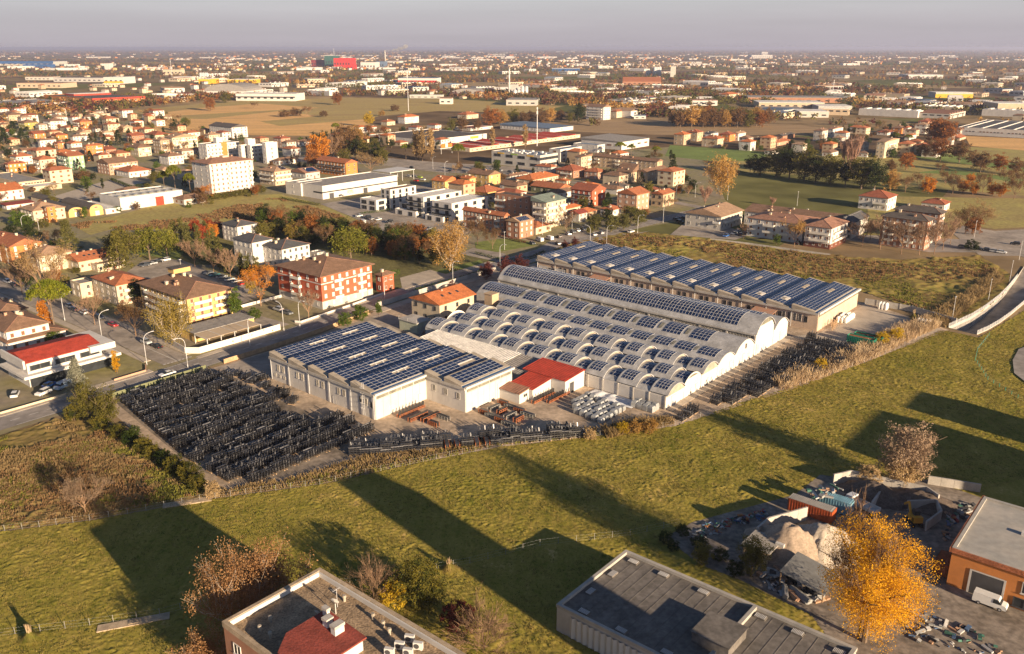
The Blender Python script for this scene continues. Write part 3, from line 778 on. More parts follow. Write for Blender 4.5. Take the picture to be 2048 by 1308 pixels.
# row six: the tall vault, panelled from end to end
vobj('vault_roof', vault_shell(105.2, 119.3, -50, 53.6, 7.2, 11.2), 'vaultmetal')
m6 = arr_mesh(105.2, 119.3, 7.2, 11.2, 2.16, 2, .10, .66, 7, 'solar_array')
for k in range(42): obj('solar_array', m6, works, (-48.2 + 2.26 * k - va, -vb, 0))
vobj('vault_roof', vault_shell(119.3, 130.6, -50, 53.4, 5.3, 7.9), 'vaultmetal')
m7 = arr_mesh(119.3, 130.6, 5.3, 7.9, 2.16, 2, .25, .75, 5, 'solar_array')
for k in range(42): obj('solar_array', m7, works, (-48.2 + 2.26 * k - va, -vb, 0))
# walls
mb = MB()
for (b0, b1, e, cst, al) in ((53, 62.5, 3.8, 5.2, -36), (62.5, 72, 4.2, 6.35, -36), (72, 81.5, 4.3, 5.7, -36), (81.5, 92, 4.6, 6.6, -31), (92, 105.5, 4.5, 7.5, -49), (105.5, 119.3, 7.2, 11.2, -50), (119.3, 130.6, 5.3, 7.9, -50)):
 mb.face(end_wall(b0, b1, 53, e, cst, 0)); mb.face(end_wall(b0, b1, al + .2, e, cst, 0, -1))
mb.face([(-36, 53, 0), (53, 53, 0), (53, 53, 3.8), (-36, 53, 3.8)]); mb.face([(53, 130.6, 0), (-50, 130.6, 0), (-50, 130.6, 5.3), (53, 130.6, 5.3)])
mb.face([(-50, 105.5, 4), (53, 105.5, 4), (53, 105.5, 7.2), (-50, 105.5, 7.2)]); mb.face([(-49, 92, 0), (-31, 92, 0), (-31, 92, 5), (-49, 92, 5)])
mb.face([(-36, 81.5, 0), (-31, 81.5, 0), (-31, 81.5, 4.6), (-36, 81.5, 4.6)])
obj('wall', mb.mesh('wall', 'w_white'), works, OFFV)
for k in range(5): obj('wall_panel', MB().box(28.6 + 4.9 * k, 33.2 + 4.9 * k, 52.84, 52.99, .3, 3.5).mesh('wall_panel', 'precast'), works, OFFV)
for k in range(6): obj('pilaster', MB().box(28.15 + 4.9 * k, 28.55 + 4.9 * k, 52.7, 52.99, 0, 3.75).mesh('pilaster', 'concrete'), works, OFFV)
# side lights of the tall vault
vobj('clerestory_window', MB().box(-49.6, 52.8, 105.36, 105.48, 5.05, 6.75), 'clerestory')
mb = MB()
for k in range(205): mb.box(-49.5 + .5 * k, -49.42 + .5 * k, 105.24, 105.37, 5.05, 6.75)
vobj('mullion', mb, 'concrete', kind='stuff')
for k in range(12): vobj('pilaster', MB().box(-50 + 9.35 * k, -49.45 + 9.35 * k, 105.1, 105.49, 4.6, 7.1), 'concrete')
vobj('string_course', MB().box(-50.2, 53, 104.95, 105.49, 6.78, 7.15), 'concrete')
for b0, b1, e, cst in ((105.5, 119.3, 7.2, 11.2), (62.5, 72, 4.3, 6.2)):
 q = arc_pts(b0 + 2, b1 - 2, e + (cst - e) * .45, cst - .35, 10); f = [(53.03, y, z) for y, z, _ in q]
 k = MB().face(f[::-1]); vobj('lunette_window', k, 'clerestory')
for b, w, h in ((57, 2.6, 3.0), (69.5, 1.4, 2.4), (66.5, .9, 2.1), (76, .9, 2.1), (85, 1.2, 2.2), (83.4, .9, 2.1), (90, 1.8, 3.2), (98.5, 1.5, 3.0), (102, .9, 2.2), (108, 2.0, 3.6), (113, .9, 2.2), (126, 3.0, 3.4)):
 onwall(works, doormesh('zinc' if w > 1 else 'frame_white'), 53.02 - va, b - vb, .02, w, h, 'F', 'door')
onwall(works, WIN['plain'], 53.02 - va, 99.5 - vb, 5.2, 1.1, 1.5, 'F')
vobj('footpath', MB().box(53.05, 55.2, 53, 131, 0, .16), 'paving')
# water tower block between the vaults
vobj('lift_tower', MB().box(-37.5, -34, 83.5, 87, 0, 8.3).box(-37.7, -33.8, 83.3, 87.2, 8.3, 8.55), 'w_tan')
# ---- long hall behind, saw-tooth solar roof on tan walls
na_, nb_ = 0.0, 160.0
lh = thing('long_solar_hall', 'long tan factory hall with thirteen saw-tooth solar bays beside the scrub field', 'factory', (*wab(na_, nb_), 0), RZA)
for a in range(-50, 60, 18):
 FOOT.append((*wab(a, 152), 14)); FOOT.append((*wab(a, 170), 14))
mb = MB()
for p, q in (((-60, 142), (58.5, 142)), ((58.5, 142), (58.5, 180)), ((58.5, 180), (-60, 180)), ((-60, 180), (-60, 142))): mb.face([(*p, 0), (*q, 0), (*q, 6.3), (*p, 6.3)])
mb.face([(-60, 142, 6.3), (58.5, 142, 6.3), (58.5, 180, 6.3), (-60, 180, 6.3)])
obj('wall', mb.mesh('wall', 'precast_tan'), lh, (-na_, -nb_, 0))
COUNT[0] = 300
W_ = 118.5 / 13
for i in range(13):
 a0 = -60 + W_ * i
 g = [(2, 4, 2, 4), (2, 3, 11, 14)]
 shed_bay(lh, a0, a0 + W_, 142, 180, 7.9, 6.75, ('membrane', 'gutter'), False, g if i < 12 else g[1:],
    ([(2.7, 5.0, 4.2, 7.9, 'frame_white')] if i < 12 else []) + [(2.7, 3.8, 22.4, 28.0, 'membrane')], (na_, nb_))
 obj('rooflight', MB().box(a0 + 3.2, a0 + 4.4, 147.2, 149.0, 7.55, 7.68).mesh('rooflight', 'membrane'), lh, (-na_, -nb_, 0)) if i < 12 else None
 if i:
  for da in (2.9, 5.1): onwall(lh, WIN['dark'], a0 + da - na_, 141.86 - nb_, 3.6, 1.2, 2.0, 'R')
 mb = MB().tube((a0 + .2, 141.6, .2), (a0 + .2, 141.6, 6.2), .1, .1, 6).box(a0 - .1, a0 + .5, 141.2, 141.8, 5.9, 6.4)
 obj('downpipe', mb.mesh('downpipe', 'zinc'), lh, (-na_, -nb_, 0))
wall_panels(lh, (-60, 141.86), (58.5, 141.86), .05, 5.6, 'precast_tan', (na_, nb_), 4.5)
wall_panels(lh, (58.64, 142), (58.64, 180), .05, 4.9, 'precast_tan', (na_, nb_), 4.7)
obj('eaves_beam', MB().box(-60.4, 58.8, 141.2, 141.85, 5.75, 6.4).mesh('eaves_beam', 'concrete'), lh, (-na_, -nb_, 0))
obj('eaves', MB().box(58.5, 59.3, 141.4, 180.6, 6.1, 6.75).mesh('eaves', 'frame_white'), lh, (-na_, -nb_, 0))
for k in range(8): obj('clerestory_window', MB().box(58.5, 58.72, 142.5 + 4.7 * k, 146.6 + 4.7 * k, 5.05, 6.0).mesh('clerestory_window', 'clerestory'), lh, (-na_, -nb_, 0))
for a in (-57, -48): onwall(lh, doormesh('zinc'), a - na_, 141.84 - nb_, .02, 4.5, 4.0, 'R', 'door')
onwall(lh, doormesh('darkmetal'), -52.5 - na_, 141.84 - nb_, .02, 4.2, 3.8, 'R', 'door')
for k in range(4): onwall(lh, doormesh('darkmetal'), 46.8 + 1.9 * k - na_, 141.84 - nb_, 2.4, 1.2, 2.6, 'R', 'door')
# ---- low sheds between the two halls
def lowshed(label, name, a0, a1, b0, b1, zf, zb, rm, wm='w_white', extra=None):
 """lean-to with its low edge at b0 (height zf) and high edge at b1 (zb)"""
 ca, cb = (a0 + a1) / 2, (b0 + b1) / 2
 t = thing(name, label, 'shed', (*wab(ca, cb), 0), RZA); x, y = (a1 - a0) / 2, (b1 - b0) / 2
 mb = MB().add([(-x, -y, 0), (x, -y, 0), (x, y, 0), (-x, y, 0), (-x, -y, zf), (x, -y, zf), (x, y, zb), (-x, y, zb)], [(0, 1, 5, 4), (1, 2, 6, 5), (2, 3, 7, 6), (3, 0, 4, 7), (4, 5, 6, 7)])
 obj('wall', mb.mesh('wall', wm), t)
 e = .35; sl = (zb - zf) / (2 * y); z0, z1 = zf - e * sl + .04, zb + .04
 mb = MB().add([(-x - e, -y - e, z0), (x + e, -y - e, z0), (x + e, y, z1), (-x - e, y, z1), (-x - e, -y - e, z0 + .16), (x + e, -y - e, z0 + .16), (x + e, y, z1 + .16), (-x - e, y, z1 + .16)],
     [(4, 5, 6, 7), (0, 1, 5, 4), (1, 2, 6, 5), (2, 3, 7, 6), (3, 0, 4, 7), (3, 2, 1, 0)])
 r = obj('roof', mb.mesh('roof', rm), t)
 n = int((2 * x + .7) / .9)
 rb = MB()
 for k in range(n + 1):
  xx = -x - e + k * .9
  rb.add([(xx, -y - e, z0 + .16), (xx + .08, -y - e, z0 + .16), (xx + .08, y, z1 + .16), (xx, y, z1 + .16), (xx, -y - e, z0 + .24), (xx + .08, -y - e, z0 + .24), (xx + .08, y, z1 + .24), (xx, y, z1 + .24)], [(4, 5, 6, 7), (0, 1, 5, 4), (1, 2, 6, 5), (3, 0, 4, 7)])
 obj('seam', rb.mesh('seam', rm), r, kind='stuff')
 return t
t = lowshed('long low shed with a beige sheet roof against the first vault', 'beige_roof_shed', -29.5, 4, 40.8, 52.7, 3.6, 4.3, 'r_whiter')
t = lowshed('low shed with a grey sheet roof between the beige and red roofs', 'grey_roof_shed', 4.3, 12.6, 41.5, 52.7, 3.3, 4.1, 'r_greyr')
for k in (-2, 1.5): onwall(t, WIN['plain'], k, -5.62, 2.0, 1.0, 1.1, 'R')
t = lowshed('white shed with a bright red sheet roof beside the first vault', 'red_roof_shed', 12.9, 27.2, 43.8, 52.7, 4.2, 4.9, 'r_redm')
onwall(t, doormesh('darkmetal'), 7.16, -1.5, .02, 2.2, 3.2, 'F', 'door')
t = lowshed('smaller white shed with a red roof beside the stepped hall', 'red_roof_annex', 15.2, 22.5, 35.5, 43.6, 3.1, 3.9, 'r_redm')
t = lowshed('small white shed with a brown ribbed roof at the hall corner', 'brown_roof_annex', 14.7, 21.5, 31.2, 35.3, 2.9, 3.4, 'r_pinkr')
onwall(t, WIN['plain'], 3.42, 0.4, 1.9, 1.6, .8, 'F')
t = thing('rusty_canopy', 'rusty corrugated canopy on the long hall near its door end', 'canopy', (*wab(40.5, 138.6), 0), RZA)
obj('roof', MB().add([(-4, -3, 3.6), (4, -3, 3.6), (4, 3.2, 4.6), (-4, 3.2, 4.6), (-4, -3, 3.75), (4, -3, 3.75), (4, 3.2, 4.75), (-4, 3.2, 4.75)], [(4, 5, 6, 7), (0, 1, 5, 4), (1, 2, 6, 5), (3, 0, 4, 7), (3, 2, 1, 0)]).mesh('roof', mat('rustroof', (.50, .40, .32), .9, .3, .9, c2=(.36, .14, .07))), t)
for x in (-3.8, 3.8): obj('post', MB().box(x - .1, x + .1, -2.9, -2.7, 0, 3.6).mesh('post', 'concrete'), t)
t2 = thing('rusty_canopy', 'rusty corrugated canopy midway along the front of the long hall', 'canopy', (*wab(-27.5, 138.6), 0), RZA)
for ch in list(t.children):
 c = ch.copy(); col.objects.link(c); c.parent = t2
# small green plant room with an outside stair
t = thing('plant_room', 'green flat plant room with an outside steel stair beside the vaults', 'building', (*wab(-45.5, 57.5), 0), RZA)
obj('wall', MB().box(-4.2, 4.2, -3.2, 3.2, 0, 3.6).mesh('wall', 'w_sage'), t); obj('roof', MB().box(-4.5, 4.5, -3.5, 3.5, 3.62, 3.85).mesh('roof', 'concrete'), t)
mb = MB()
for k in range(12): mb.box(4.4 + .0, 5.6, -3 + .42 * k, -2.6 + .42 * k, .25 + .3 * k, .3 + .3 * k)
mb.bar((4.4, -3, .3), (4.4, 2, 3.8), .08, .2); mb.bar((5.6, -3, .3), (5.6, 2, 3.8), .08, .2); mb.bar((5.6, -3, 1.3), (5.6, 2, 4.8), .05, .05); mb.bar((4.4, -3, 1.3), (4.4, 2, 4.8), .05, .05)
for x in (-4.2, 0, 4.2): mb.box(x - .03, x + .03, -3.4, -3.34, 3.85, 4.9)
mb.bar((-4.2, -3.37, 4.9), (4.2, -3.37, 4.9), .05, .05)
obj('stair', mb.mesh('stair', 'zinc'), t)
# ================================================================ houses
# A house is read from the eaves: near corner C, the x where its left eave (lx) and right eave (rx) end, and the ground y below C.
# Local x runs along the main road (right, away), local y along the vaults (left, away); faces in view: 'R' (-y, sunny) and 'L' (-x).
CHIM = MB().box(-.4, .4, -.4, .4, 0, 1.0, 0).box(-.5, .5, -.5, .5, 1.0, 1.16, 1).mesh('chimney', ['w_pink', 'r_brown'])
CHIMW = MB().box(-.45, .45, -.45, .45, 0, 1.1, 0).box(-.55, .55, -.55, .55, 1.1, 1.25, 1).mesh('chimney', ['w_cream', 'concrete'])
def roofmb(kind, A, B, h, rh, t=.22):
 """A, B half sizes of the eaves; returns roof mesh and gable triangles for the wall"""
 mb = MB(); gab = []
 E4 = [(-A, -B), (A, -B), (A, B), (-A, B)]
 top = [(x, y, h + t) for x, y in E4]; bot = [(x, y, h) for x, y in E4]
 if kind == 'hip':
  if A >= B: r0, r1 = (-(A - B * .92), 0, h + t + rh), (A - B * .92, 0, h + t + rh); fs = [[0, 1, 'r1', 'r0'], [1, 2, 'r1'], [2, 3, 'r0', 'r1'], [3, 0, 'r0']]
  else: r0, r1 = (0, -(B - A * .92), h + t + rh), (0, B - A * .92, h + t + rh); fs = [[0, 1, 'r0'], [1, 2, 'r1', 'r0'], [2, 3, 'r1'], [3, 0, 'r0', 'r1']]
  v = top + [r0, r1]; ix = {'r0': 4, 'r1': 5}
  mb.add(v, [tuple(ix.get(i, i) for i in f) for f in fs])
 elif kind == 'gx':
  v = top + [(-A, 0, h + t + rh), (A, 0, h + t + rh)]
  mb.add(v, [(0, 1, 5, 4), (2, 3, 4, 5)]); mb.add(v, [(1, 2, 5), (3, 0, 4)])
  gab = ['x']
 elif kind == 'gy':
  v = top + [(0, -B, h + t + rh), (0, B, h + t + rh)]
  mb.add(v, [(1, 2, 5, 4), (3, 0, 4, 5)]); mb.add(v, [(0, 1, 4), (2, 3, 5)])
  gab = ['y']
 elif kind == 'shR':    # low over the sunny front, high behind
  v = top[:2] + [(A, B, h + t + rh), (-A, B, h + t + rh)] + bot
  mb.add(v, [(0, 1, 2, 3), (4, 5, 1, 0), (5, 6, 2, 1), (6, 7, 3, 2), (7, 4, 0, 3)])
  return mb
 elif kind == 'shL':    # low over the left front
  v = [top[0], (A, -B, h + t + rh), (A, B, h + t + rh), top[3]] + bot
  mb.add(v, [(0, 1, 2, 3), (4, 5, 1, 0), (5, 6, 2, 1), (6, 7, 3, 2), (7, 4, 0, 3)])
  return mb
 for k in range(4): mb.face([bot[k], bot[(k + 1) % 4], top[(k + 1) % 4], top[k]])
 mb.face(bot[::-1])
 return mb
BALC = {}
def balcony(root, face, x, y, z, w, m, depth=1.25, rail=.95):
 key = (round(w, 1), m, depth)
 if key not in BALC:
  mb = MB().box(-w / 2, w / 2, -depth, .02, -.16, 0, 0).box(-w / 2, w / 2, -depth - .02, -depth + .06, 0, rail, 1).box(-w / 2 - .02, -w / 2 + .06, -depth + .06, 0, 0, rail, 1).box(w / 2 - .06, w / 2 + .02, -depth + .06, 0, 0, rail, 1)
  BALC[key] = mb.mesh('balcony', ['balcony', m])
 return obj('balcony', BALC[key], root, (x, y, z), {'R': 0.0, 'L': -math.pi / 2}[face])
def along(C, z, d, x):
 """metres from C along direction d (dx, dy) until the point at height z is seen at pixel column x"""
 k = (x - CX) / FPX
 zc0 = C[1] * cP + (CAMH - z) * sP
 den = d[0] - k * d[1] * cP
 return (k * zc0 - C[0]) / den
UW = (-UA[0], -UA[1])
hrng = random.Random(3)
DIM = {}
def H(label, cx, cy, lx, rx, by, roof='hip', wall='cream', rm='terra', cat='house', name='house', rh=None, ov=.55, win='mix', nR=None, nL=None, bal=(), chim=2,
  base=None, group=None, root=None, floors=None, balm='balcony', solar=None, hh=None, amax=80, band=None, nochim=False, skyl=0, ww=1.1, wh=1.45, minb=5.0):
 px, py = P(cx, cy); bx_, by_ = P(cx, by)
 g = at(px, by_)
 h = hh or max(2.4, height_at(g[0], g[1], py))
 C = at(px, py, h)
 a = max(4.0, min(amax, along(C, h, UB, P(rx, 0)[0])))
 b = max(minb, min(amax, along(C, h, UW, P(lx, 0)[0])))
 ctr = (C[0] + UB[0] * a / 2 + UW[0] * b / 2, C[1] + UB[1] * a / 2 + UW[1] * b / 2)
 if root is None:
  root = thing(name, label, cat, (*ctr, 0), RZB, group)
  o0 = (0, 0); DIM[root.name] = Vector((a, b, h + .05))
 else:
  dx, dy = ctr[0] - root.location.x, ctr[1] - root.location.y
  o0 = (dx * UB[0] + dy * UB[1], dx * UW[0] + dy * UW[1])
 FOOT.append((*ctr, max(a, b) * .42)) if max(a, b) < 1.8 * min(a, b) else [FOOT.append((ctr[0] + (UB[0] if a > b else UW[0]) * t, ctr[1] + (UB[1] if a > b else UW[1]) * t, min(a, b) * .6)) for t in np.arange(-max(a, b) / 2, max(a, b) / 2, min(a, b))]
 loc = (o0[0], o0[1], 0)
 A, B = a / 2, b / 2; wA, wB = A - ov, B - ov
 if roof == 'flat': wA, wB = A, B
 rh = rh if rh is not None else min(3.2, .30 * min(a, b) * (.62 if roof == 'hip' else .66))
 n = floors or max(1, round(h / 3.05)); fh = h / n
 mb = MB().box(-wA, wA, -wB, wB, 0, h + (.03 if roof == 'flat' else .05), 0, bottom=False)
 sl = rh / (B if roof == 'gx' else A)
 if roof == 'gx':
  for s in (-1, 1): mb.face([(s * wA, -wB * s, h), (s * wA, wB * s, h), (s * wA, 0, h + rh * wB / B + .05)])
 if roof == 'gy':
  for s in (-1, 1): mb.face([(wA * s, s * wB, h), (-wA * s, s * wB, h), (0, s * wB, h + rh * wA / A + .05)])
 if roof == 'shR': mb.face([(-wA, -wB, h), (-wA, wB, h + rh), (-wA, wB, h)]); mb.face([(wA, -wB, h), (wA, wB, h), (wA, wB, h + rh)]); mb.face([(wA, wB, h), (-wA, wB, h), (-wA, wB, h + rh), (wA, wB, h + rh)])
 if roof == 'shL': mb.face([(-wA, -wB, h), (wA, -wB, h), (wA, -wB, h + rh)]); mb.face([(wA, -wB, h), (wA, wB, h), (wA, wB, h + rh), (wA, -wB, h + rh)])
 obj('wall', mb.mesh('wall', 'w_' + wall), root, loc)
 if roof == 'flat':
  mb = MB().face([(-A, -B, h + .05), (A, -B, h + .05), (A, B, h + .05), (-A, B, h + .05)])
  for x0, x1, y0, y1 in ((-A - .05, A + .05, -B - .05, -B + .3), (-A - .05, A + .05, B - .3, B + .05), (-A - .05, -A + .3, -B + .3, B - .3), (A - .3, A + .05, -B + .3, B - .3)): mb.box(x0, x1, y0, y1, h + .03, h + .55, 1)
  ro = obj('roof', mb.mesh('roof', ['r_' + rm, 'w_' + wall]), root, loc)
 else:
  ro = obj('roof', roofmb(roof, A, B, h, rh).mesh('roof', 'r_' + rm), root, loc)
 def rz_(x, y):
  if roof == 'hip': return h + .2 + rh * min(1, min((A - abs(x)), (B - abs(y))) / (.92 * min(A, B)))
  if roof == 'gx': return h + .2 + rh * (1 - abs(y) / B)
  if roof == 'gy': return h + .2 + rh * (1 - abs(x) / A)
  if roof == 'shR': return h + .2 + rh * (y + B) / (2 * B)
  if roof == 'shL': return h + .2 + rh * (x + A) / (2 * A)
  return h + .05
 for k in range(0 if nochim else chim):
  x, y = hrng.uniform(-.7, .7) * A, hrng.uniform(-.35, .6) * B
  obj('chimney', CHIM if k % 2 else CHIMW, ro, (x, y, rz_(x, y) - .3), 0, hrng.uniform(.8, 1.15))
 if roof in ('hip',) and h < 40:
  mb = MB(); e = .14
  if A >= B: r0, r1 = (-(A - B * .92), 0), (A - B * .92, 0)
  else: r0, r1 = (0, -(B - A * .92)), (0, B - A * .92)
  T_ = h + .22 + rh
  mb.bar((*r0, T_), (*r1, T_), .3, .16)
  for (x, y) in ((-A, -B), (A, -B)):
   r = r0 if (x < 0 if A >= B else y < 0) else r1
   mb.bar((x, y, h + .24), (*r, T_), .28, .14)
  obj('ridge_tile', mb.mesh('ridge_tile', 'r_pinkr' if rm in ('brown', 'dark', 'tanr', 'slate', 'pinkr') else 'r_terra'), ro)
 for k in range(skyl):
  x = (-.6 + 1.2 * (k + .5) / skyl) * A; y = -.45 * B
  s_ = obj('skylight', SKYL, ro, (x, y, rz_(x, y) + .03)); s_.rotation_euler = (math.atan2(rh, B) if roof in ('gx', 'hip', 'shR') else 0, 0, 0)
 if solar:
  f0, f1, nx, ny = solar
  th = math.atan2(rh, B) if roof != 'flat' else 0
  for i in range(nx):
   for j in range(ny):
    x = (f0 + (f1 - f0) * (i + .5) / nx) * A; y = -.85 * B + (j + .5) * 1.65 * math.cos(th)
    s_ = obj('solar_panel', SPM, ro, (x, y, rz_(x, y) + .08)); s_.rotation_euler = (th, 0, 0)
 if base:
  obj('base', MB().box(-wA - .04, wA + .04, -wB - .04, wB + .04, 0, base[1], bottom=False).mesh('base', base[0]), root, loc)
 if band:
  mb = MB().box(-wA - .05, wA + .05, -wB - .05, wB + .05, band[1], band[2], bottom=False)
  obj('band', mb.mesh('band', band[0]), root, loc)
 # windows
 nR = nR if nR is not None else max(1, round(2 * wA / 3.3)); nL = nL if nL is not None else max(1, round(2 * wB / 4.2))
 pick = (lambda: hrng.choice(('glass', 'brown', 'blind', 'glass', 'brown'))) if win == 'mix' else (lambda: win)
 for f in range(n):
  z = f * fh + fh * .52
  for face, cnt, ln in (('R', nR, wA), ('L', nL, wB)):
   for k in range(cnt):
    t = -ln + 2 * ln * (k + .5) / cnt
    pos = (t, -wB - .02) if face == 'R' else (-wA - .02, -t)
    if f == 0 and k == cnt // 2 and face == 'R' and cat == 'house' and not base:
     onwall(root, doormesh('shutter_brown'), o0[0] + pos[0], o0[1] + pos[1], .03, 1.2, 2.2, face, 'door')
     continue
    onwall(root, WIN[pick()], o0[0] + pos[0], o0[1] + pos[1], z + .12, ww, wh, face)
 for bl in bal:
  face, t0, t1 = bl[:3]; fl = bl[3] if len(bl) > 3 else range(1, n)
  ln = wA if face == 'R' else wB
  x0, x1 = -ln + 2 * ln * t0, -ln + 2 * ln * t1
  for f in fl:
   pos = ((x0 + x1) / 2, -wB) if face == 'R' else (-wA, -(x0 + x1) / 2)
   balcony(root, face, o0[0] + pos[0], o0[1] + pos[1], f * fh + .1, x1 - x0, balm)
 return root
SKYL = MB().box(-.5, .5, -.65, .65, -.05, .06, 1).box(-.4, .4, -.55, .55, .06, .065, 0).mesh('skylight', ['glass', 'darkmetal'])
mat('garage', (.16, .06, .04), .7, .2)
# ---- left edge of the town
tile(0, 200, 6.54)
H('broad tan two-storey house with brown hip roof by the left edge of the photo', 105, 200, -60, 340, 278, 'hip', 'tan', 'brown', bal=[('L', .2, .9)])
H('olive green house with brown roof behind a dark conifer', 315, 302, 225, 505, 388, 'hip', 'olive', 'brown')
H('white house with two roofs stepped above each other near the small orange block', 650, 282, 555, 872, 388, 'hip', 'white', 'brown', bal=[('L', .1, .9)])
H('white house with a shallow pale roof behind the stepped white house', 720, 232, 612, 888, 285, 'hip', 'white', 'tanr')
H('orange three-window block with red hip roof above the white houses', 1045, 288, 938, 1208, 378, 'hip', 'orange', 'terra', bal=[('L', .2, .8)])
H('orange house with bright red gable roof left of the brick row', 440, 447, 362, 602, 508, 'gx', 'orange', 'rust')
H('salmon house with red hip roof and white shutters', 730, 464, 655, 892, 520, 'hip', 'orange', 'rust', win='blind')
H('low white house under a brown roof beside the cream gable', 950, 482, 905, 1168, 545, 'hip', 'white', 'brown')
H('cream gabled house behind the low white house', 1040, 432, 980, 1198, 500, 'gy', 'cream', 'tanr')
H('wide white house with long brown eaves left of the red porch', 515, 532, 478, 742, 640, 'hip', 'white', 'brown')
H('small orange house with a red porch roof between white houses', 750, 567, 690, 852, 640, 'hip', 'orange', 'rust', chim=1)
H('white house with red gable roof facing the photo', 925, 574, 855, 1078, 655, 'gy', 'white', 'terra')
H('tall orange house with red roof and shaded left wall', 1122, 605, 1078, 1355, 800, 'hip', 'orange', 'terra', bal=[('R', .5, .9)])
H('brick-red house with open porch beside the tall orange house', 1380, 652, 1240, 1528, 770, 'gx', 'brick', 'rust', bal=[('R', .1, .6)])
H('tan house with dark brown gable roof at the left edge cluster', 285, 662, 235, 495, 742, 'gx', 'beige', 'brown')
H('white house with red hip roof beyond the small orange house', 205, 747, 112, 432, 852, 'hip', 'white', 'terra')
H('small red-orange house with white shutters near the low sheds', 100, 842, 48, 348, 958, 'hip', 'orange', 'rust', win='blind')
H('pale cream house with red hip roof left of the mint green house', 510, 787, 410, 737, 968, 'hip', 'cream', 'terra', bal=[('L', .3, .8)])
H('mint green apartment house with brown gable roof and balconies', 885, 742, 722, 1105, 918, 'gx', 'green', 'terra', win='blind', bal=[('L', .25, .75), ('R', .3, .6)])
H('long pinkish terrace with grey-brown lean roof beside the hedge', 1415, 838, 1250, 1812, 985, 'gx', 'pink', 'brown', bal=[('R', .1, .95)])
H('sprawling house with many-angled orange roof right of the pink terrace', 1680, 945, 1498, 1985, 1020, 'hip', 'white', 'terra', chim=4, bal=[('R', .1, .8)])
H('cream house with brown hip roof behind the umbrella pine', 1800, 628, 1640, 1985, 745, 'hip', 'cream', 'brown', bal=[('R', .4, .8)])
H('low house with a red porch roof along the hedge of dark trees', 1720, 472, 1648, 1895, 560, 'gx', 'brick', 'rust')
H('tan gabled house at the edge of the golden field', 1600, 362, 1528, 1742, 425, 'gy', 'tan', 'tanr')
H('low orange annex right of the tan gabled house', 1762, 388, 1692, 1888, 418, 'gx', 'pink', 'terra')
H('grey house with a white gable behind dark conifers', 1322, 432, 1265, 1492, 475, 'gy', 'grey', 'tanr')
H('white low house behind the grey gabled one', 1400, 352, 1312, 1512, 388, 'hip', 'white', 'tanr')
H('cream flat apartment house at the field edge', 1232, 192, 1148, 1440, 240, 'flat', 'cream', 'tanr', bal=[('L', .1, .9), ('R', .1, .5)])
H('second cream block right of the flat apartment house', 1532, 155, 1468, 1665, 212, 'flat', 'beige', 'tanr', bal=[('L', .1, .9)])
H('long low farm building with red-brown roof under the orange factory', 892, 132, 828, 1145, 155, 'gx', 'brick', 'rust')
H('low red-roofed house behind conifers at the left edge', 60, 422, -40, 222, 465, 'hip', 'white', 'rust')
H('small grey house half hidden by conifers near the left edge', 172, 655, 82, 232, 705, 'gx', 'pale', 'tanr')
tile(0, 340, 6.54)
H('low workshop with a ribbed grey roof and a row of small windows', 245, 170, -200, 585, 205, 'flat', 'beige', 'greyr', 'workshop', 'workshop', nR=9, nL=2, ww=1.6, wh=1.0, chim=2)
H('low cream boundary shed in front of the ribbed workshop', 430, 235, 300, 805, 275, 'flat', 'cream', 'whiter', 'shed', 'shed', nR=1, nL=0, chim=0)
H('white house with three red shutters at the left edge of the photo', -60, 290, -260, 318, 415, 'gx', 'white', 'orange', win='red', nR=4, chim=1)
H('low white annex with a flat dark red roof below the shuttered house', 75, 470, 5, 458, 515, 'shR', 'white', 'dred', 'annex', 'annex', rh=.7, nR=1, nL=1, chim=0)
v = H('cream and brick villa with tan hip roof and a central orange bay', 420, 545, 238, 862, 690, 'hip', 'cream', 'tanr', win='brown', bal=[('L', .1, .8)], chim=3)
H('', 600, 492, 560, 735, 690, 'hip', 'orange', 'tanr', root=v, chim=0, rh=.5)
H('white flat-roofed shed between the yellow vault and the white warehouse', 1380, 525, 1020, 1568, 582, 'flat', 'white', 'whiter', 'shed', 'shed', nR=1, nL=0, chim=0)
def vault_house(label, cx, cy, lx, rx, by, rise, wall, rm):
 px, py = P(cx, cy); g = at(px, P(0, by)[1]); h = height_at(*g, py); C = at(px, py, h)
 a = along(C, h, UB, P(rx, 0)[0]); b = min(60, along(C, h, UW, P(lx, 0)[0]))
 ctr = (C[0] + UB[0] * a / 2 + UW[0] * b / 2, C[1] + UB[1] * a / 2 + UW[1] * b / 2)
 t = thing('vaulted_shed', label, 'shed', (*ctr, 0), RZB); FOOT.append((*ctr, max(a, b) * .4))
 A, B = a / 2, b / 2; n = 10; mb = MB(); ar = [(A * -math.cos(math.pi * k / n), h + rise * math.sin(math.pi * k / n)) for k in range(n + 1)]
 for k in range(n):
  (x, z), (x2, z2) = ar[k], ar[k + 1]; mb.face([(x, -B - .3, z + .1), (x2, -B - .3, z2 + .1), (x2, B, z2 + .1), (x, B, z + .1)][::1])
  mb.face([(x, -B - .3, z - .1), (x2, -B - .3, z2 - .1), (x2, -B - .3, z2 + .1), (x, -B - .3, z + .1)])
 obj('vault_roof', mb.mesh('vault_roof', rm), t)
 mb = MB().box(-A, A, -B, B, 0, h, bottom=False).face([(-A, -B, h)] + [(x, -B, z) for x, z in ar[1:-1]] + [(A, -B, h)][::-1])
 obj('wall', mb.mesh('wall', wall), t)
 onwall(t, doormesh('frame_white'), .1 * A, -B - .02, .03, 2.4, 2.6, 'R', 'door'); onwall(t, WIN['brown'], 0, -B - .02, h + rise * .35, 2.2, .8, 'R')
 return t
vault_house('dark vaulted shed with a yellow gable beside the brick villa', 895, 550, 500, 1085, 625, 2.2, 'w_yellow', 'r_dark')
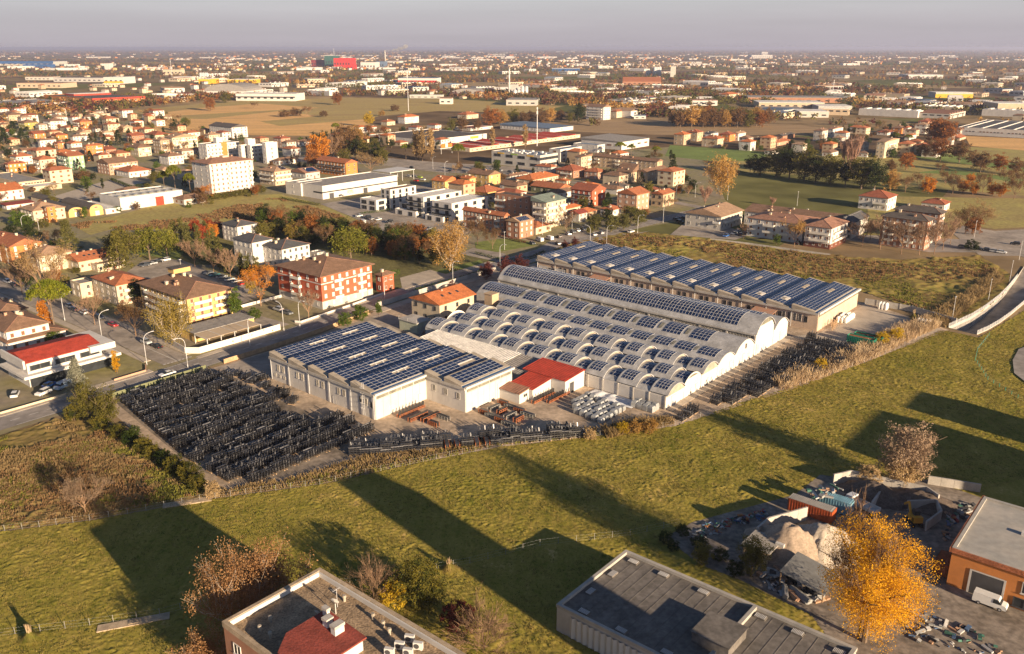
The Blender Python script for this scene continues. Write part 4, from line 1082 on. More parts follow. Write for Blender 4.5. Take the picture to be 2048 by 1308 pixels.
vault_house('second dark vaulted shed with a yellow gable beside the white shed', 1170, 520, 800, 1345, 605, 2.6, 'w_yellow', 'r_dark')
vault_house('third dark vaulted shed behind the villa roof', 735, 440, 405, 885, 480, 2.0, 'w_cream', 'r_dark')
tile(0, 60, 2.926)
w = H('big white box warehouse with roof lights and twin red doors', 700, 988, 580, 1066, 1057, 'flat', 'white', 'whiter', 'warehouse', 'warehouse', nR=0, nL=0, chim=0)
mb = MB().box(-.98, 0, -.12, .02, 0, 1).box(.02, 1, -.12, .02, 0, 1); obj('door', mb.mesh('door', 'r_redm'), w, (4.5, -DIM[w.name].y / 2, 0.03), 0, (2.6, 1, 5.2))
wd = DIM[w.name]
for i in range(8):
 for j in range(2):
  obj('skylight', MB().box(-1.1, 1.1, -2.4, 2.4, 0, .5).mesh('skylight', 'clerestory'), w, (-wd.x / 2 + wd.x * (i + .5) / 8, (-.2 + .45 * j) * wd.y, wd.z))
# ---- apartment blocks
tile(290, 220, 6.54)
ap = H('tall white six-storey apartment block with brown hip roof', 830, 712, 572, 1425, 1152, 'hip', 'white', 'pinkr', 'apartment block', 'apartment_block', floors=7, win='brown', nR=9, nL=3, rh=2.2, ov=1.2,
  bal=[('R', .05, .28), ('R', .42, .58), ('R', .90, .99)], chim=5, base=('garage', 2.6))
mb = MB().box(-2.2, 2.2, -2, 2, 0, 3.4); obj('roof_hut', mb.mesh('roof_hut', 'w_cream'), ap, (2, 0, 20.6))
for k in range(8): obj('pilaster', MB().box(-.3, .3, -.12, .1, 0, 2.7).mesh('pilaster', 'w_white'), ap, (-13 + 3.6 * k, -DIM[ap.name].y / 2 - .1, 0))
fl = H('white flat-roofed apartment complex behind the tall white block', 800, 458, 692, 1228, 660, 'flat', 'white', 'greyr', 'apartment block', 'apartment_block', win='mix', bal=[('R', .08, .45), ('R', .65, .95)], chim=0)
H('', 1255, 472, 1222, 1372, 665, 'flat', 'white', 'greyr', root=fl, nR=1, nL=2, chim=0)
H('', 1375, 470, 1345, 1556, 672, 'flat', 'white', 'greyr', root=fl, bal=[('R', .05, .95)], chim=1)
H('', 1575, 437, 1548, 1728, 705, 'flat', 'white', 'greyr', root=fl, nR=1, nL=1, chim=0)
H('', 1000, 432, 960, 1068, 640, 'flat', 'orange', 'greyr', root=fl, nR=0, nL=0, chim=0)
H('', 930, 372, 915, 1012, 640, 'flat', 'white', 'greyr', root=fl, nR=1, nL=0, chim=0); H('', 1345, 390, 1325, 1440, 650, 'flat', 'white', 'greyr', root=fl, nR=1, nL=0, chim=0)
c1 = H('long cream apartment house with tan gables and stacked balconies', 195, 402, 85, 328, 582, 'hip', 'tan', 'tanr', 'apartment block', 'apartment_house', bal=[('R', .2, .6)])
H('', 350, 368, 240, 692, 515, 'gy', 'cream', 'tanr', root=c1, bal=[('R', .1, .5), ('R', .6, .95)])
H('low house with a brown roof and white walls below the cream apartments', 300, 612, 168, 512, 722, 'hip', 'white', 'brown', chim=3)
H('white gabled building with a dark slate roof at the golden field', 1130, 232, 828, 1345, 372, 'gy', 'white', 'dark', 'building', 'gabled_building', nR=4, rh=3)
H('cream house crowded with chimneys left of the dark-roofed building', 832, 332, 752, 988, 415, 'hip', 'cream', 'tanr', chim=5)
H('salmon house with red hip roof right of the white complex', 1780, 377, 1668, 1908, 495, 'hip', 'pink', 'rust')
sv = H('tan two-tier house with dark solar panels on its roof', 1690, 812, 1475, 1918, 995, 'hip', 'beige', 'tanr', win='brown', solar=(.0, .5, 8, 3), bal=[('R', .0, 1.0), ('L', .1, .9)])
H('wide red-roofed house left of the fir tree', 130, 332, -20, 332, 385, 'hip', 'cream', 'rust', chim=4)
tile(580, 200, 6.54)
H('orange three-storey terrace with red roof and long balconies behind the market', 725, 832, 338, 890, 1012, 'gy', 'orange', 'terra', 'apartment block', 'apartment_terrace', bal=[('L', .03, .3), ('L', .36, .63), ('L', .69, .97)], nL=9, nR=2, chim=5, balm='darkmetal')
H('grey house with a large solar array on its red-edged roof', 200, 962, 0, 402, 1045, 'gx', 'grey', 'pinkr', solar=(-.5, .75, 9, 4), chim=1)
mk = H('white supermarket with a dark window band and solar roof', 420, 1137, 75, 1402, 1302, 'flat', 'white', 'greyr', 'supermarket', 'supermarket', nR=0, nL=0, chim=0, amax=120)
md = DIM[mk.name]
obj('window_band', MB().box(-md.x / 2 - .04, md.x / 2 + .04, -md.y / 2 - .06, -md.y / 2 + .1, 3.9, 4.6).mesh('window_band', 'glass'), mk)
obj('window_band', MB().box(-md.x / 2 - .06, -md.x / 2 + .1, -md.y / 2 + .3, -md.y / 2 + 9, 3.6, 4.5).mesh('window_band', 'glass'), mk)
for x in (-.39, .05): onwall(mk, doormesh('darkmetal'), x * md.x, -md.y / 2 - .02, .02, 4, 3.4, 'R', 'door')
obj('poster', MB().box(-2.4, 2.4, -.1, .02, 1.0, 3.4).mesh('poster', mat('poster', (.60, .38, .22), .8, .5, .8, c2=(.62, .55, .40))), mk, (-.15 * md.x, -md.y / 2, 0))
for i in range(24):
 for j in range(6):
  s_ = obj('solar_panel', SPM, mk, (-.38 * md.x + i * md.x * .029, -.38 * md.y + j * 1.9, 7.75), 0, (1.0, 1.05, 1)); s_.rotation_euler = (.08, 0, 0)
H('', 140, 1105, -60, 420, 1260, 'flat', 'white', 'greyr', root=mk, nR=0, nL=1, chim=0)
cn = thing('market_canopy', 'flat white entrance canopy on thin posts at the far end of the supermarket', 'canopy', (*at(*P(1365, 1040)), 0), RZB)
obj('roof', MB().box(-12, 12, -9, 9, 6.6, 7.1).mesh('roof', 'frame_white'), cn)
for x in (-11, 0, 11):
 for y in (-8.5, 8.5): obj('post', MB().box(x - .15, x + .15, y - .15, y + .15, 0, 6.6).mesh('post', 'lightmetal'), cn)
H('white farmhouse with orange roof and dormer at the golden field', 1500, 227, 1400, 1692, 312, 'hip', 'white', 'orange', chim=4)
H('cream bungalow with red roof left of the white farmhouse', 1270, 287, 1180, 1382, 335, 'hip', 'cream', 'terra')
H('small white house with orange roof near the yellow tree', 1032, 362, 985, 1142, 415, 'hip', 'white', 'terra')
H('low brick barn in front of the white farmhouse', 1562, 372, 1512, 1682, 408, 'hip', 'brick', 'rust', chim=0)
tile(860, 200, 6.54)
H('cream farmhouse with several red roofs beyond the dark-roofed hall', 480, 195, 350, 640, 250, 'hip', 'cream', 'terra', chim=3)
# ---- commercial halls in the middle distance
h1 = H('white hall with a dark weathered roof behind thin poplars', -41, 532, -800, 742, 602, 'flat', 'white', 'dark', 'hall', 'commercial_hall', nR=6, nL=4, chim=0, amax=140, wh=1.0)
obj('sign', MB().box(-6, 6, -.15, .02, 0, 2.2).mesh('sign', mat('sign_yellow', (.75, .45, .05), .6, .1)), h1, (.28 * DIM[h1.name].x, -DIM[h1.name].y / 2, 2.2))
H('low white hall with a red roof field beside the blue-grey hall', 530, 375, 322, 822, 405, 'flat', 'white', 'rust', 'hall', 'commercial_hall', nR=3, nL=3, chim=0, amax=140)
H('blue-grey roofed hall with white ribbed walls by the ploughed field', 1570, 375, 912, 1882, 428, 'shR', 'white', 'bluer', 'hall', 'commercial_hall', rh=1.6, nR=3, nL=16, chim=0, amax=160, wh=2.2)
# striped hall: alternating red and pale roof strips
sh = H('wide hall with alternating red and pale roof strips', 520, 640, 85, 1965, 682, 'flat', 'cream', 'whiter', 'hall', 'striped_hall', nR=26, nL=4, chim=0, amax=240, wh=1.0, ww=2.5)
sd = DIM[sh.name]
for k in range(7):
 x0 = -sd.x / 2 + sd.x * (k + .25) / 7; x1 = x0 + sd.x / 7 * .42
 mb = MB().add([(x0, -sd.y / 2 + .3, sd.z), (x1, -sd.y / 2 + .3, sd.z), (x1, sd.y / 2, sd.z), (x0, sd.y / 2, sd.z), (x0, -sd.y / 2 + .3, sd.z + .5), (x1, -sd.y / 2 + .3, sd.z + 1.6), (x1, sd.y / 2, sd.z + 1.6), (x0, sd.y / 2, sd.z + .5)], [(4, 5, 6, 7), (0, 1, 5, 4), (1, 2, 6, 5), (2, 3, 7, 6), (3, 0, 4, 7)])
 obj('roof_strip', mb.mesh('roof_strip', 'r_redm' if k % 1 == 0 else 'r_whiter'), sh)
rt = thing('roof_sign', 'orange and red sign board on a frame at the hall entrance', 'sign', (*at(*P(218, 700)), 0), RZB)
obj('board', MB().box(-7, -1.6, -.2, .2, 5.5, 8.5).box(1.6, 7, -.2, .2, 5.5, 8.5).mesh('board', mat('sign_orange', (.70, .17, .03), .6, .1)), rt)
obj('board', MB().box(-1.6, 1.6, -.2, .2, 5.5, 9).mesh('board', 'frame_white'), rt); obj('frame', MB().box(-7, -6.7, -.1, .1, 0, 5.5).box(6.7, 7, -.1, .1, 0, 5.5).box(-9, 9, -1, 1, 4.6, 5.2).mesh('frame', 'frame_white'), rt)
so = H('long pale showroom building with ribbon windows and rooftop units', 1440, 735, 805, 1672, 905, 'flat', 'pale', 'bluer', 'showroom', 'showroom', nR=4, nL=4, chim=0, amax=120, ww=7, wh=2.0, floors=2, win='dark')
sd = DIM[so.name]
for k in range(26):
 obj('rooftop_unit', MB().box(-1, 1, -1, 1, 0, 1.2).mesh('rooftop_unit', 'frame_white'), so, (hrng.uniform(-.4, .4) * sd.x, hrng.uniform(-.42, .42) * sd.y, sd.z), 0, (hrng.uniform(.5, 1.5), hrng.uniform(.5, 1.5), hrng.uniform(.6, 1.3)))
for t, m in ((-.30, 'sign_yellow'), (.02, 'sign_green'), (.3, 'sign_yellow')):
 if m not in MATS: mat('sign_green', (.32, .48, .08), .6, .1)
 obj('sign', MB().box(-3.4, 3.4, -.12, .02, 0, .9).mesh('sign', m), so, (-sd.x / 2 - .0, t * sd.y, sd.z - 1.1), -math.pi / 2)
H('', 1705, 655, 1560, 1985, 812, 'flat', 'white', 'bluer', root=so, nR=3, nL=1, ww=4, wh=1.6, chim=0)
tile(1130, 260, 6.54)
H('grey ribbed-roof hall with white walls and a window ribbon', 745, 160, 205, 1112, 265, 'shR', 'white', 'greyr', 'hall', 'commercial_hall', rh=1.4, nR=4, nL=5, chim=0, ww=6, wh=1.6, floors=1, amax=120)
H('white office block with a green sign before the grey ribbed hall', 425, 205, 110, 522, 300, 'flat', 'white', 'bluer', 'office', 'office_block', nR=3, nL=4, chim=0)
# ---- the old quarter in the centre
tile(860, 200, 6.54)
H('yellow gabled house at the street corner with a small dormer', 195, 1072, 10, 385, 1180, 'gy', 'yellow', 'orange', win='brown', nR=2, chim=2)
H('narrow yellow house with a red gable roof beside the big yellow house', 520, 1034, 388, 612, 1185, 'gy', 'yellow', 'orange', nR=1)
H('big plain yellow house with brown roof along the avenue', 770, 988, 478, 935, 1120, 'gy', 'yellow', 'brown', nR=2, nL=4)
H('house with wide red hip roof in front of the yellow houses', 735, 1217, 488, 968, 1305, 'hip', 'yellow', 'terra', chim=3)
H('white house with brown gable roof and pale fascia', 1160, 1134, 898, 1305, 1198, 'gy', 'white', 'brown', nR=2)
H('low house with mottled brown roof behind the white gable', 1045, 1002, 970, 1302, 1045, 'hip', 'pale', 'brown')
H('rambling house with bright orange roofs in the middle of the quarter', 1335, 1052, 1108, 1692, 1110, 'hip', 'cream', 'orange', chim=4)
H('dark green house with yellow gable trim and long brown roof', 1690, 1168, 1308, 1852, 1250, 'gy', 'dkgreen', 'terra', nL=4, win='glass')
H('pale house with red hip roof near the showroom', 1585, 882, 1368, 1675, 985, 'hip', 'pale', 'terra', nR=2)
H('small orange-roofed house between the green house and the brick house', 1790, 1062, 1620, 1848, 1100, 'gx', 'cream', 'orange')
tile(1130, 260, 6.54)
H('salmon terrace end with brown hip roof', 432, 556, 240, 548, 650, 'hip', 'pink', 'terra', nR=2)
H('red terrace with stepped hip roofs beside the tan apartments', 110, 540, -130, 300, 635, 'hip', 'brick', 'rust', bal=[('L', .3, .9)])
ta = H('long tan apartment row with brown roof and many small windows', 1210, 418, 365, 1288, 560, 'gy', 'tan', 'brown', 'apartment block', 'apartment_row', nL=14, nR=1, chim=6, win='brown', bal=[('L', .02, .09), ('L', .36, .42), ('L', .62, .7)])
H('', 215, 358, 120, 362, 520, 'shL', 'beige', 'brown', root=ta, rh=1.5, bal=[('R', .5, .9)])
tb = H('tan apartment house with tall shed gables near the dark fir', 870, 560, 662, 962, 695, 'shL', 'beige', 'brown', 'apartment block', 'apartment_house', rh=5.0, nR=1, bal=[('L', .1, .35)])
H('', 1080, 556, 942, 1355, 695, 'gx', 'beige', 'brown', root=tb, nR=6, chim=3)
H('brick-red three-storey house with white balcony doors', 355, 806, 65, 545, 1010, 'gy', 'red', 'rust', nL=4, nR=2, win='blind', bal=[('L', .05, .95)], balm='darkmetal', chim=3)
pk = H('pink house with terracotta roof and stone-framed windows', 945, 856, 668, 1120, 1070, 'gx', 'pink', 'terra', nR=3, nL=3, win='blind')
H('buff house with red lean roof at the end of the street', 1290, 850, 1115, 1448, 1012, 'gx', 'tan', 'terra', nR=3, nL=2, win='dark')
H('small white cottage with red hip roof behind olive trees', 630, 1052, 448, 754, 1135, 'hip', 'white', 'terra', nR=2, nL=2)
H('low dark-roofed houses behind the brick-red house', 720, 752, 458, 852, 795, 'hip', 'pale', 'dark', chim=4)
H('house with a dark red roof behind the pink house', 1190, 788, 942, 1258, 838, 'gx', 'white', 'rust', chim=2)
tile(700, 340, 6.54)
# modern white villas
def villa(label, tiers):
 t = None
 for i, (cx, cy, lx, rx, by, kw) in enumerate(tiers):
  t = H(label if t is None else '', cx, cy, lx, rx, by, 'flat', kw.pop('wall', 'white'), kw.pop('rm', 'whiter'), 'villa', 'modern_villa', root=t, chim=kw.pop('chim', 0), win=kw.pop('win', 'dark'), **kw)
 return t
villa('cubic white villa with a glazed corner beside the hedge', [(340, 408, 132, 478, 548, dict(ww=4.2, wh=2.0, nR=1, nL=2)), (525, 268, 402, 862, 520, dict(ww=1.6, wh=2.0, nR=4, nL=2, rm='brown'))])
villa('stepped white villa with awnings and glass terraces in the middle', [(960, 370, 745, 1458, 622, dict(ww=2.6, wh=1.9, nR=4, nL=2, bal=[('L', .05, .95)], balm='glass')), (930, 478, 640, 1092, 600, dict(nR=2, nL=2, ww=4, wh=2.2, rm='greyr', wall='pale')), (860, 558, 590, 985, 622, dict(nR=1, nL=2, ww=3, wh=2, rm='whiter'))])
villa('stepped white villa with a roof pergola nearest the brick row', [(1330, 450, 1075, 1802, 690, dict(ww=2.6, wh=1.9, nR=4, nL=2, bal=[('L', .05, .95)], balm='glass')), (1280, 545, 1062, 1455, 680, dict(nR=1, nL=2, ww=4, wh=2.2, rm='greyr', wall='pale')), (1215, 630, 985, 1340, 690, dict(nR=1, nL=2, ww=3, wh=2, rm='whiter'))])
tile(900, 380, 6.54)
br = H('brick row house with orange lean roof and white window bays', 710, 350, 152, 785, 580, 'gy', 'brick', 'terra', 'row house', 'row_house', nL=11, nR=1, win='glass', chim=2, rh=1.6, bal=[('L', .38, .46), ('L', .8, .9)])
H('brick gabled house with solar panels beside the row house', 912, 430, 718, 1112, 645, 'gx', 'brick', 'tanr', nR=3, nL=2, win='blind', solar=(-.8, .5, 6, 2), chim=1)
ba = H('brick and cream apartment block with rounded balconies and green roof', 1265, 172, 1055, 1535, 510, 'shR', 'cream', 'greenr', 'apartment block', 'apartment_block', floors=4, nR=5, nL=3, rh=2.2, bal=[('L', .15, .95), ('R', .02, .5), ('R', .6, .98)], chim=2)
H('', 1040, 110, 590, 1160, 440, 'flat', 'brick', 'dark', root=ba, nR=2, nL=6, bal=[('L', .02, .3)], chim=1)
H('small house with orange roof behind the green-roofed apartments', 1520, 255, 1400, 1722, 330, 'hip', 'cream', 'orange')
H('low dark-roofed garage beside the bare white tree', 1690, 320, 1545, 1812, 430, 'gx', 'pale', 'dred', 'garage', 'garage', nR=2, nL=1, chim=0)
# ---- right of the road
tile(1350, 360, 6.54)
wm = H('white modern house with a tan gable roof and a cut-out dormer', 615, 490, 112, 912, 672, 'gx', 'pale', 'tanr', 'house', 'modern_house', nR=7, nL=4, win='glass', chim=3, rh=3.2, bal=[('L', .8, .98), ('R', .1, .9)], ov=.8)
tile(0, 0, 1)
H('long brown-roofed terrace behind the white apartments', 1692, 448, 1487, 1722, 470, 'gy', 'white', 'brown', 'terrace', 'terrace_row', nL=16, nR=2, chim=7, hh=7.0, rh=2.6)
wb = H('white three-storey apartments with brown roof facing the scrub field', 1608, 450, 1493, 1642, 488, 'hip', 'white', 'pinkr', 'apartment block', 'apartment_block', nL=7, nR=2, floors=3, win='brown', bal=[('L', .3, .5), ('L', .6, .75)], chim=4, rh=2.2)
H('', 1665, 458, 1608, 1699, 500, 'hip', 'white', 'pinkr', root=wb, nL=4, nR=4, floors=3, win='brown', bal=[('L', .2, .95), ('R', .1, .9)], base=('garage', 2.4), chim=1)
tile(1640, 360, 6.54)
H('white modern block with a slanting glass roof beside the apartments', 430, 572, 298, 655, 782, 'shR', 'pale', 'slate', 'house', 'modern_house', rh=2.5, nR=1, nL=2, chim=0, win='dark')
b1 = H('red brick apartment block with dark hip roofs behind bare trees', 1432, 552, 778, 1522, 935, 'hip', 'brick', 'dark', 'apartment block', 'apartment_block', floors=5, nL=7, nR=3, rh=2.2, ov=1.0, bal=[('L', .08, .3), ('L', .55, .75), ('R', .6, .95)], win='blind', chim=2)
H('', 1592, 455, 948, 1672, 815, 'hip', 'brick', 'dark', root=b1, floors=5, nL=7, nR=3, rh=2.2, ov=1.0, bal=[('R', .1, .5)], win='blind', chim=2)
H('white villa with dark red hip roof by the pasture', 900, 247, 498, 1022, 412, 'hip', 'white', 'rust', nL=5, nR=3, chim=2, bal=[('L', .5, .98)])
H('white house with red hip roof beyond the brick apartments', 1640, 328, 1315, 1718, 420, 'hip', 'white', 'rust', nL=4, nR=2, chim=2)
tile(1340, 200, 6.54)
for lab, cx, cy, lx, rx, by, ro, wa, rmm in (
 ('tan house with orange hip roof, leftmost of the green-field hamlet', 185, 457, 45, 282, 592, 'hip', 'tan', 'orange'),
 ('brown house with dark red hip roof, second in the green-field hamlet', 360, 427, 208, 445, 545, 'hip', 'tan', 'rust'),
 ('white house with a solar slate roof in the green-field hamlet', 540, 442, 445, 642, 495, 'gy', 'white', 'slate'),
 ('tan house with open ground floor facing the green field', 625, 512, 408, 718, 622, 'hip', 'beige', 'terra'),
 ('orange house with red hip roof in the green-field hamlet', 785, 457, 632, 872, 545, 'hip', 'orange', 'rust'),
 ('white house with grey roof behind the orange hamlet house', 900, 442, 812, 1002, 535, 'gx', 'white', 'tanr'),
 ('white house with red hip roof nearest the oak row', 1060, 552, 902, 1135, 668, 'hip', 'white', 'orange'),
 ('yellow-green house with red roof beside the oak row', 1215, 527, 1068, 1268, 615, 'hip', 'olive', 'rust'),
 ('low salmon house half hidden by the oak row', 1392, 562, 1268, 1582, 608, 'hip', 'pink', 'terra'),
 ('low barn with dark roof behind the salmon house', 1480, 475, 1368, 1640, 520, 'gx', 'brick', 'dark')):
 H(lab, cx, cy, lx, rx, by, ro, wa, rmm, nR=2, nL=2)
tile(1600, 200, 6.54)
for lab, cx, cy, lx, rx, by, ro, wa, rmm in (
 ('pale three-storey house with dark hip roof and balconies beside the rust oak', 300, 408, 172, 378, 545, 'hip', 'pale', 'brown'),
 ('white gabled house behind the tan apartment house', 440, 382, 358, 575, 495, 'gy', 'white', 'pinkr'),
 ('orange house with brown roof right of the bare poplar', 1340, 372, 1188, 1400, 445, 'hip', 'orange', 'brown'),
 ('white house with red roof joined to the orange house', 1420, 365, 1345, 1502, 445, 'gx', 'white', 'terra'),
 ('low white house under a red roof near the stone pines', 1150, 428, 1000, 1225, 465, 'hip', 'white', 'rust'),
 ('cream apartment house with balconies behind cypress trees', 1125, 552, 998, 1312, 765, 'gy', 'cream', 'tanr'),
 ('white bungalow with red roof beside a stone pine', 1440, 472, 1358, 1535, 525, 'hip', 'white', 'terra'),
 ('brick house with red-brown roof under the agency lettering', 1680, 285, 1538, 1765, 318, 'hip', 'brick', 'rust')):
 if 'lettering' in lab: lab = 'brick house with red-brown roof among bare trees at the right'
 H(lab, cx, cy, lx, rx, by, ro, wa, rmm, nR=2, nL=2, bal=[('R', .2, .7)] if 'apartment' in lab or 'three' in lab else ())
tile(1748, 180, 6.54)
H('house with striped orange roof behind the brown oaks', 1130, 632, 958, 1210, 660, 'gx', 'cream', 'terra', nR=2, nL=2)
H('dark red house left of the striped roof', 760, 645, 698, 845, 695, 'hip', 'brick', 'dred', nR=1, nL=1)
tile(0, 0, 1)
bh = H('large grey-roofed factory with a low white front at the right edge', 2075, 263, 1917, 2230, 277, 'flat', 'white', 'slate', 'factory', 'grey_factory', nR=3, nL=22, chim=0, hh=7.5, amax=130, ww=2.4, wh=1.2, floors=1)
sd = DIM[bh.name]
for k in range(5): obj('roof_strip', MB().box(-sd.x / 2 + 2, sd.x / 2 - 2, -.8, .8, 0, .6).mesh('roof_strip', 'r_whiter'), bh, (0, -sd.y / 2 + sd.y * (k + .5) / 5, sd.z))
# ---- near left
tile(0, 440, 4.38)
H('orange gabled house with tall white blinds at the left edge', 75, 242, -130, 372, 405, 'gy', 'orange', 'terra', nR=3, nL=3, win='blind', wh=2.2, rh=2.6, chim=4)
H('yellowish house with pale tiled hip roof behind bare trees', 330, 328, 202, 640, 470, 'hip', 'cream', 'tanr', nR=4, nL=3, win='blind', chim=2)
ch = H('cream house with five roof windows and an orange gable roof', 680, 372, 548, 1045, 462, 'gx', 'cream', 'terra', nR=6, nL=3, win='brown', skyl=5, chim=3, rh=2.4)
H('', 850, 402, 780, 1092, 458, 'flat', 'cream', 'tanr', root=ch, nR=4, nL=1, chim=0)
H('low cream garage block in front of the roof-window house', 700, 570, 615, 835, 690, 'flat', 'cream', 'greyr', 'garage', 'garage_block', nR=1, nL=2, chim=0)
H('cream three-storey house with terracotta hip roof beside the yellow apartments', 1010, 582, 788, 1295, 760, 'hip', 'cream', 'terra', nR=4, nL=4, win='brown', bal=[('R', .2, .55)], chim=3)
tile(240, 460, 4.38)
ya = H('yellow apartment block with brown hip roof and white balconies', 575, 614, 138, 1002, 858, 'hip', 'yellow', 'brown', 'apartment block', 'apartment_block', floors=4, nR=5, nL=9, ov=.9, rh=3.0, win='brown', bal=[('R', .12, .5), ('R', .58, .98), ('L', .15, .9)], chim=7)
obj('roof_hut', MB().box(-3.2, 3.2, -2, 2, 0, 1.6, 0).box(-3.6, 3.6, -2.4, 2.4, 1.6, 1.8, 1).mesh('roof_hut', ['w_yellow', 'r_dark']), ya, (1, 4.2, 14.2))
tile(400, 360, 3.413)
ra = H('red brick four-storey apartment house with brown hip roof at the crossing', 820, 667, 500, 1195, 893, 'hip', 'red', 'brown', 'apartment block', 'apartment_block', floors=4, nR=7, nL=5, ov=1.0, rh=3.2, win='blind', bal=[('R', .22, .38), ('R', .68, .84), ('L', .35, .55)], chim=5, base=('w_pale', 2.9), band=('w_white', 9.2, 9.6))
H('', 1245, 660, 1185, 1335, 775, 'hip', 'red', 'brown', root=ra, nR=2, nL=1, chim=1)
wv = H('white villa with grey hip roofs in two wings among columnar trees', 555, 478, 408, 758, 610, 'hip', 'white', 'slate', 'villa', 'villa', nR=5, nL=4, win='glass', chim=3, rh=2.2)
H('', 352, 432, 213, 505, 592, 'hip', 'white', 'slate', root=wv, nR=2, nL=4, chim=2, rh=2.2)
H('', 800, 505, 752, 858, 545, 'flat', 'white', 'greyr', root=wv, nR=1, nL=1, chim=0)
H('small white villa with grey hip roof behind the two-winged one', 250, 322, 138, 398, 432, 'hip', 'white', 'slate', 'villa', 'villa', nR=2, nL=4, win='glass', chim=2, rh=2)
fh_ = H('cream works house with orange roof and sage end wall beside the vaults', 1635, 860, 1424, 1888, 950, 'gx', 'cream', 'orange', 'house', 'works_house', hh=7.2, nR=3, nL=3, win='dark', chim=2, rh=2.6, skyl=3, ov=.7)
tile(0, 560, 4.38)
rb = H('white two-storey commercial block with a bright red sheet roof', 225, 738, 30, 890, 945, 'gx', 'white', 'redm', 'shop block', 'commercial_block', floors=2, nR=3, nL=1, chim=0, ov=.2, rh=1.5, win='dark', ww=5.5, wh=1.4)
sd = DIM[rb.name]
obj('ledge', MB().box(-sd.x / 2 - 1.6, sd.x / 2 + 4.5, -sd.y / 2 - 1.8, sd.y / 2, 3.1, 3.9).mesh('ledge', 'w_white'), rb)
obj('parapet', MB().box(sd.x / 2 - 3.8, sd.x / 2 + 3.6, -sd.y / 2 - .9, sd.y / 2, 5.6, 7.4).mesh('parapet', 'w_white'), rb)
obj('parapet', MB().box(-sd.x / 2 - .9, -sd.x / 2 - .3, -sd.y / 2 - .4, sd.y / 2, 5.7, 8.1).mesh('parapet', 'w_white'), rb)
obj('shopfront', MB().box(-sd.x / 2 + .4, sd.x / 2 + 2, -sd.y / 2 - .25, -sd.y / 2, .1, 3.0).mesh('shopfront', 'glass'), rb)
bv = H('brown-roofed villa with stepped white eaves beside the red roof block', 40, 465, -180, 445, 640, 'hip', 'white', 'brown', win='brown', chim=4, nR=4)
H('', 60, 562, -80, 595, 655, 'hip', 'white', 'brown', root=bv, chim=0, nR=5, win='brown', rh=1.2)
H('low house with brown roof at the left edge along the side street', -20, 305, -220, 252, 372, 'hip', 'cream', 'brown', chim=3, nR=4)
# ---- bottom edge buildings
def roofslab(label, name, a0, a1, b0, b1, h, wall, para, rm, ph=.7, cat='building'):
 ca, cb = (a0 + a1) / 2, (b0 + b1) / 2
 t = thing(name, label, cat, (*wab(ca, cb), 0), RZA); A, B = (a1 - a0) / 2, (b1 - b0) / 2
 FOOT.append((*wab(ca, cb), min(A, B) * 1.5))
 obj('wall', MB().box(-A, A, -B, B, 0, h, bottom=False).mesh('wall', wall), t)
 obj('roof', MB().face([(-A, -B, h + .02), (A, -B, h + .02), (A, B, h + .02), (-A, B, h + .02)]).mesh('roof', rm), t)
 for nm, q in (('parapet', (-A - .1, A + .1, -B - .1, -B + .5)), ('parapet', (-A - .1, A + .1, B - .5, B + .1)), ('parapet', (-A - .1, -A + .5, -B + .5, B - .5)), ('parapet', (A - .5, A + .1, -B + .5, B - .5))):
  obj(nm, MB().box(*q, h + .03, h + ph).mesh(nm, para), t)
 return t
mat('gravelroof', (.30, .215, .135), 1, .35, .5, fine=.4, fscale=3.5, bump=.6)
mat('feltroof', (.15, .135, .12), .95, .22, .3, fine=.18, fscale=1.2)
mat('sheet_pale', (.40, .39, .36), .9, .2, .25, fine=.1, fscale=.8, c2=(.36, .33, .29))
mat('coping', (.40, .31, .21), .9, .3, .6, fine=.15)
bt = roofslab('brown brick apartment tower with a gravel roof and red penthouse at the bottom', 'brick_tower', 61.5, 96, -80.5, -64.2, 15.2, 'w_brick', 'coping', 'gravelroof', .9)
obj('parapet_lining', MB().box(-16.7, 16.6, 7.4, 7.62, 15.25, 16.0).box(-16.75, -16.55, -7.5, 7.4, 15.25, 16.0).mesh('parapet_lining', 'frame_white'), bt)
# penthouse with red sheet roof
pq = [(-6.4, .9), (-6.4, -5.2), (-4.2, -8.1), (1.0, -8.1), (1.0, .9)]
mb = MB()
for k in range(5): p, q = pq[k], pq[(k + 1) % 5]; mb.face([(*p, 15.24), (*q, 15.24), (*q, 17.3), (*p, 17.3)])
obj('penthouse', mb.mesh('penthouse', 'w_white'), bt)
pr = [(x * 1.0 + (.4 if x > 0 else -.35), y + (.35 if y > 0 else -.1)) for x, y in pq]; rz0 = lambda x: 17.75 - .06 * (x + 6)
mb = MB().face([(x, y, rz0(x)) for x, y in pr]).face([(x, y, rz0(x) - .25) for x, y in pr][::-1])
for k in range(5): p, q = pr[k], pr[(k + 1) % 5]; mb.face([(*p, rz0(p[0]) - .25), (*q, rz0(q[0]) - .25), (*q, rz0(q[0])), (*p, rz0(p[0]))])
obj('penthouse_roof', mb.mesh('penthouse_roof', 'r_dred'), bt)
onwall(bt, doormesh('shutter_brown'), 1.03, -3.0, 15.25, 1.0, 2.0, 'F', 'door')
for (x, y, w, h) in ((-4.0, -.7, .5, 1.1), (-2.0, -.7, .75, 1.1), (-5.7, .4, .25, 1.2)):
 obj('chimney', MB().box(-.45, .45, -w, w, 0, h, 0).box(-.55, .55, -w - .1, w + .1, h, h + .4, 1).mesh('chimney', ['w_white', 'concrete']), bt, (x, y, 17.4))
VENT = MB().tube((0, 0, 0), (0, 0, .9), .26, .26, 8, 0).tube((0, 0, .9), (0, 0, 1.35), .4, .34, 8, 0).mesh('vent', 'membrane')
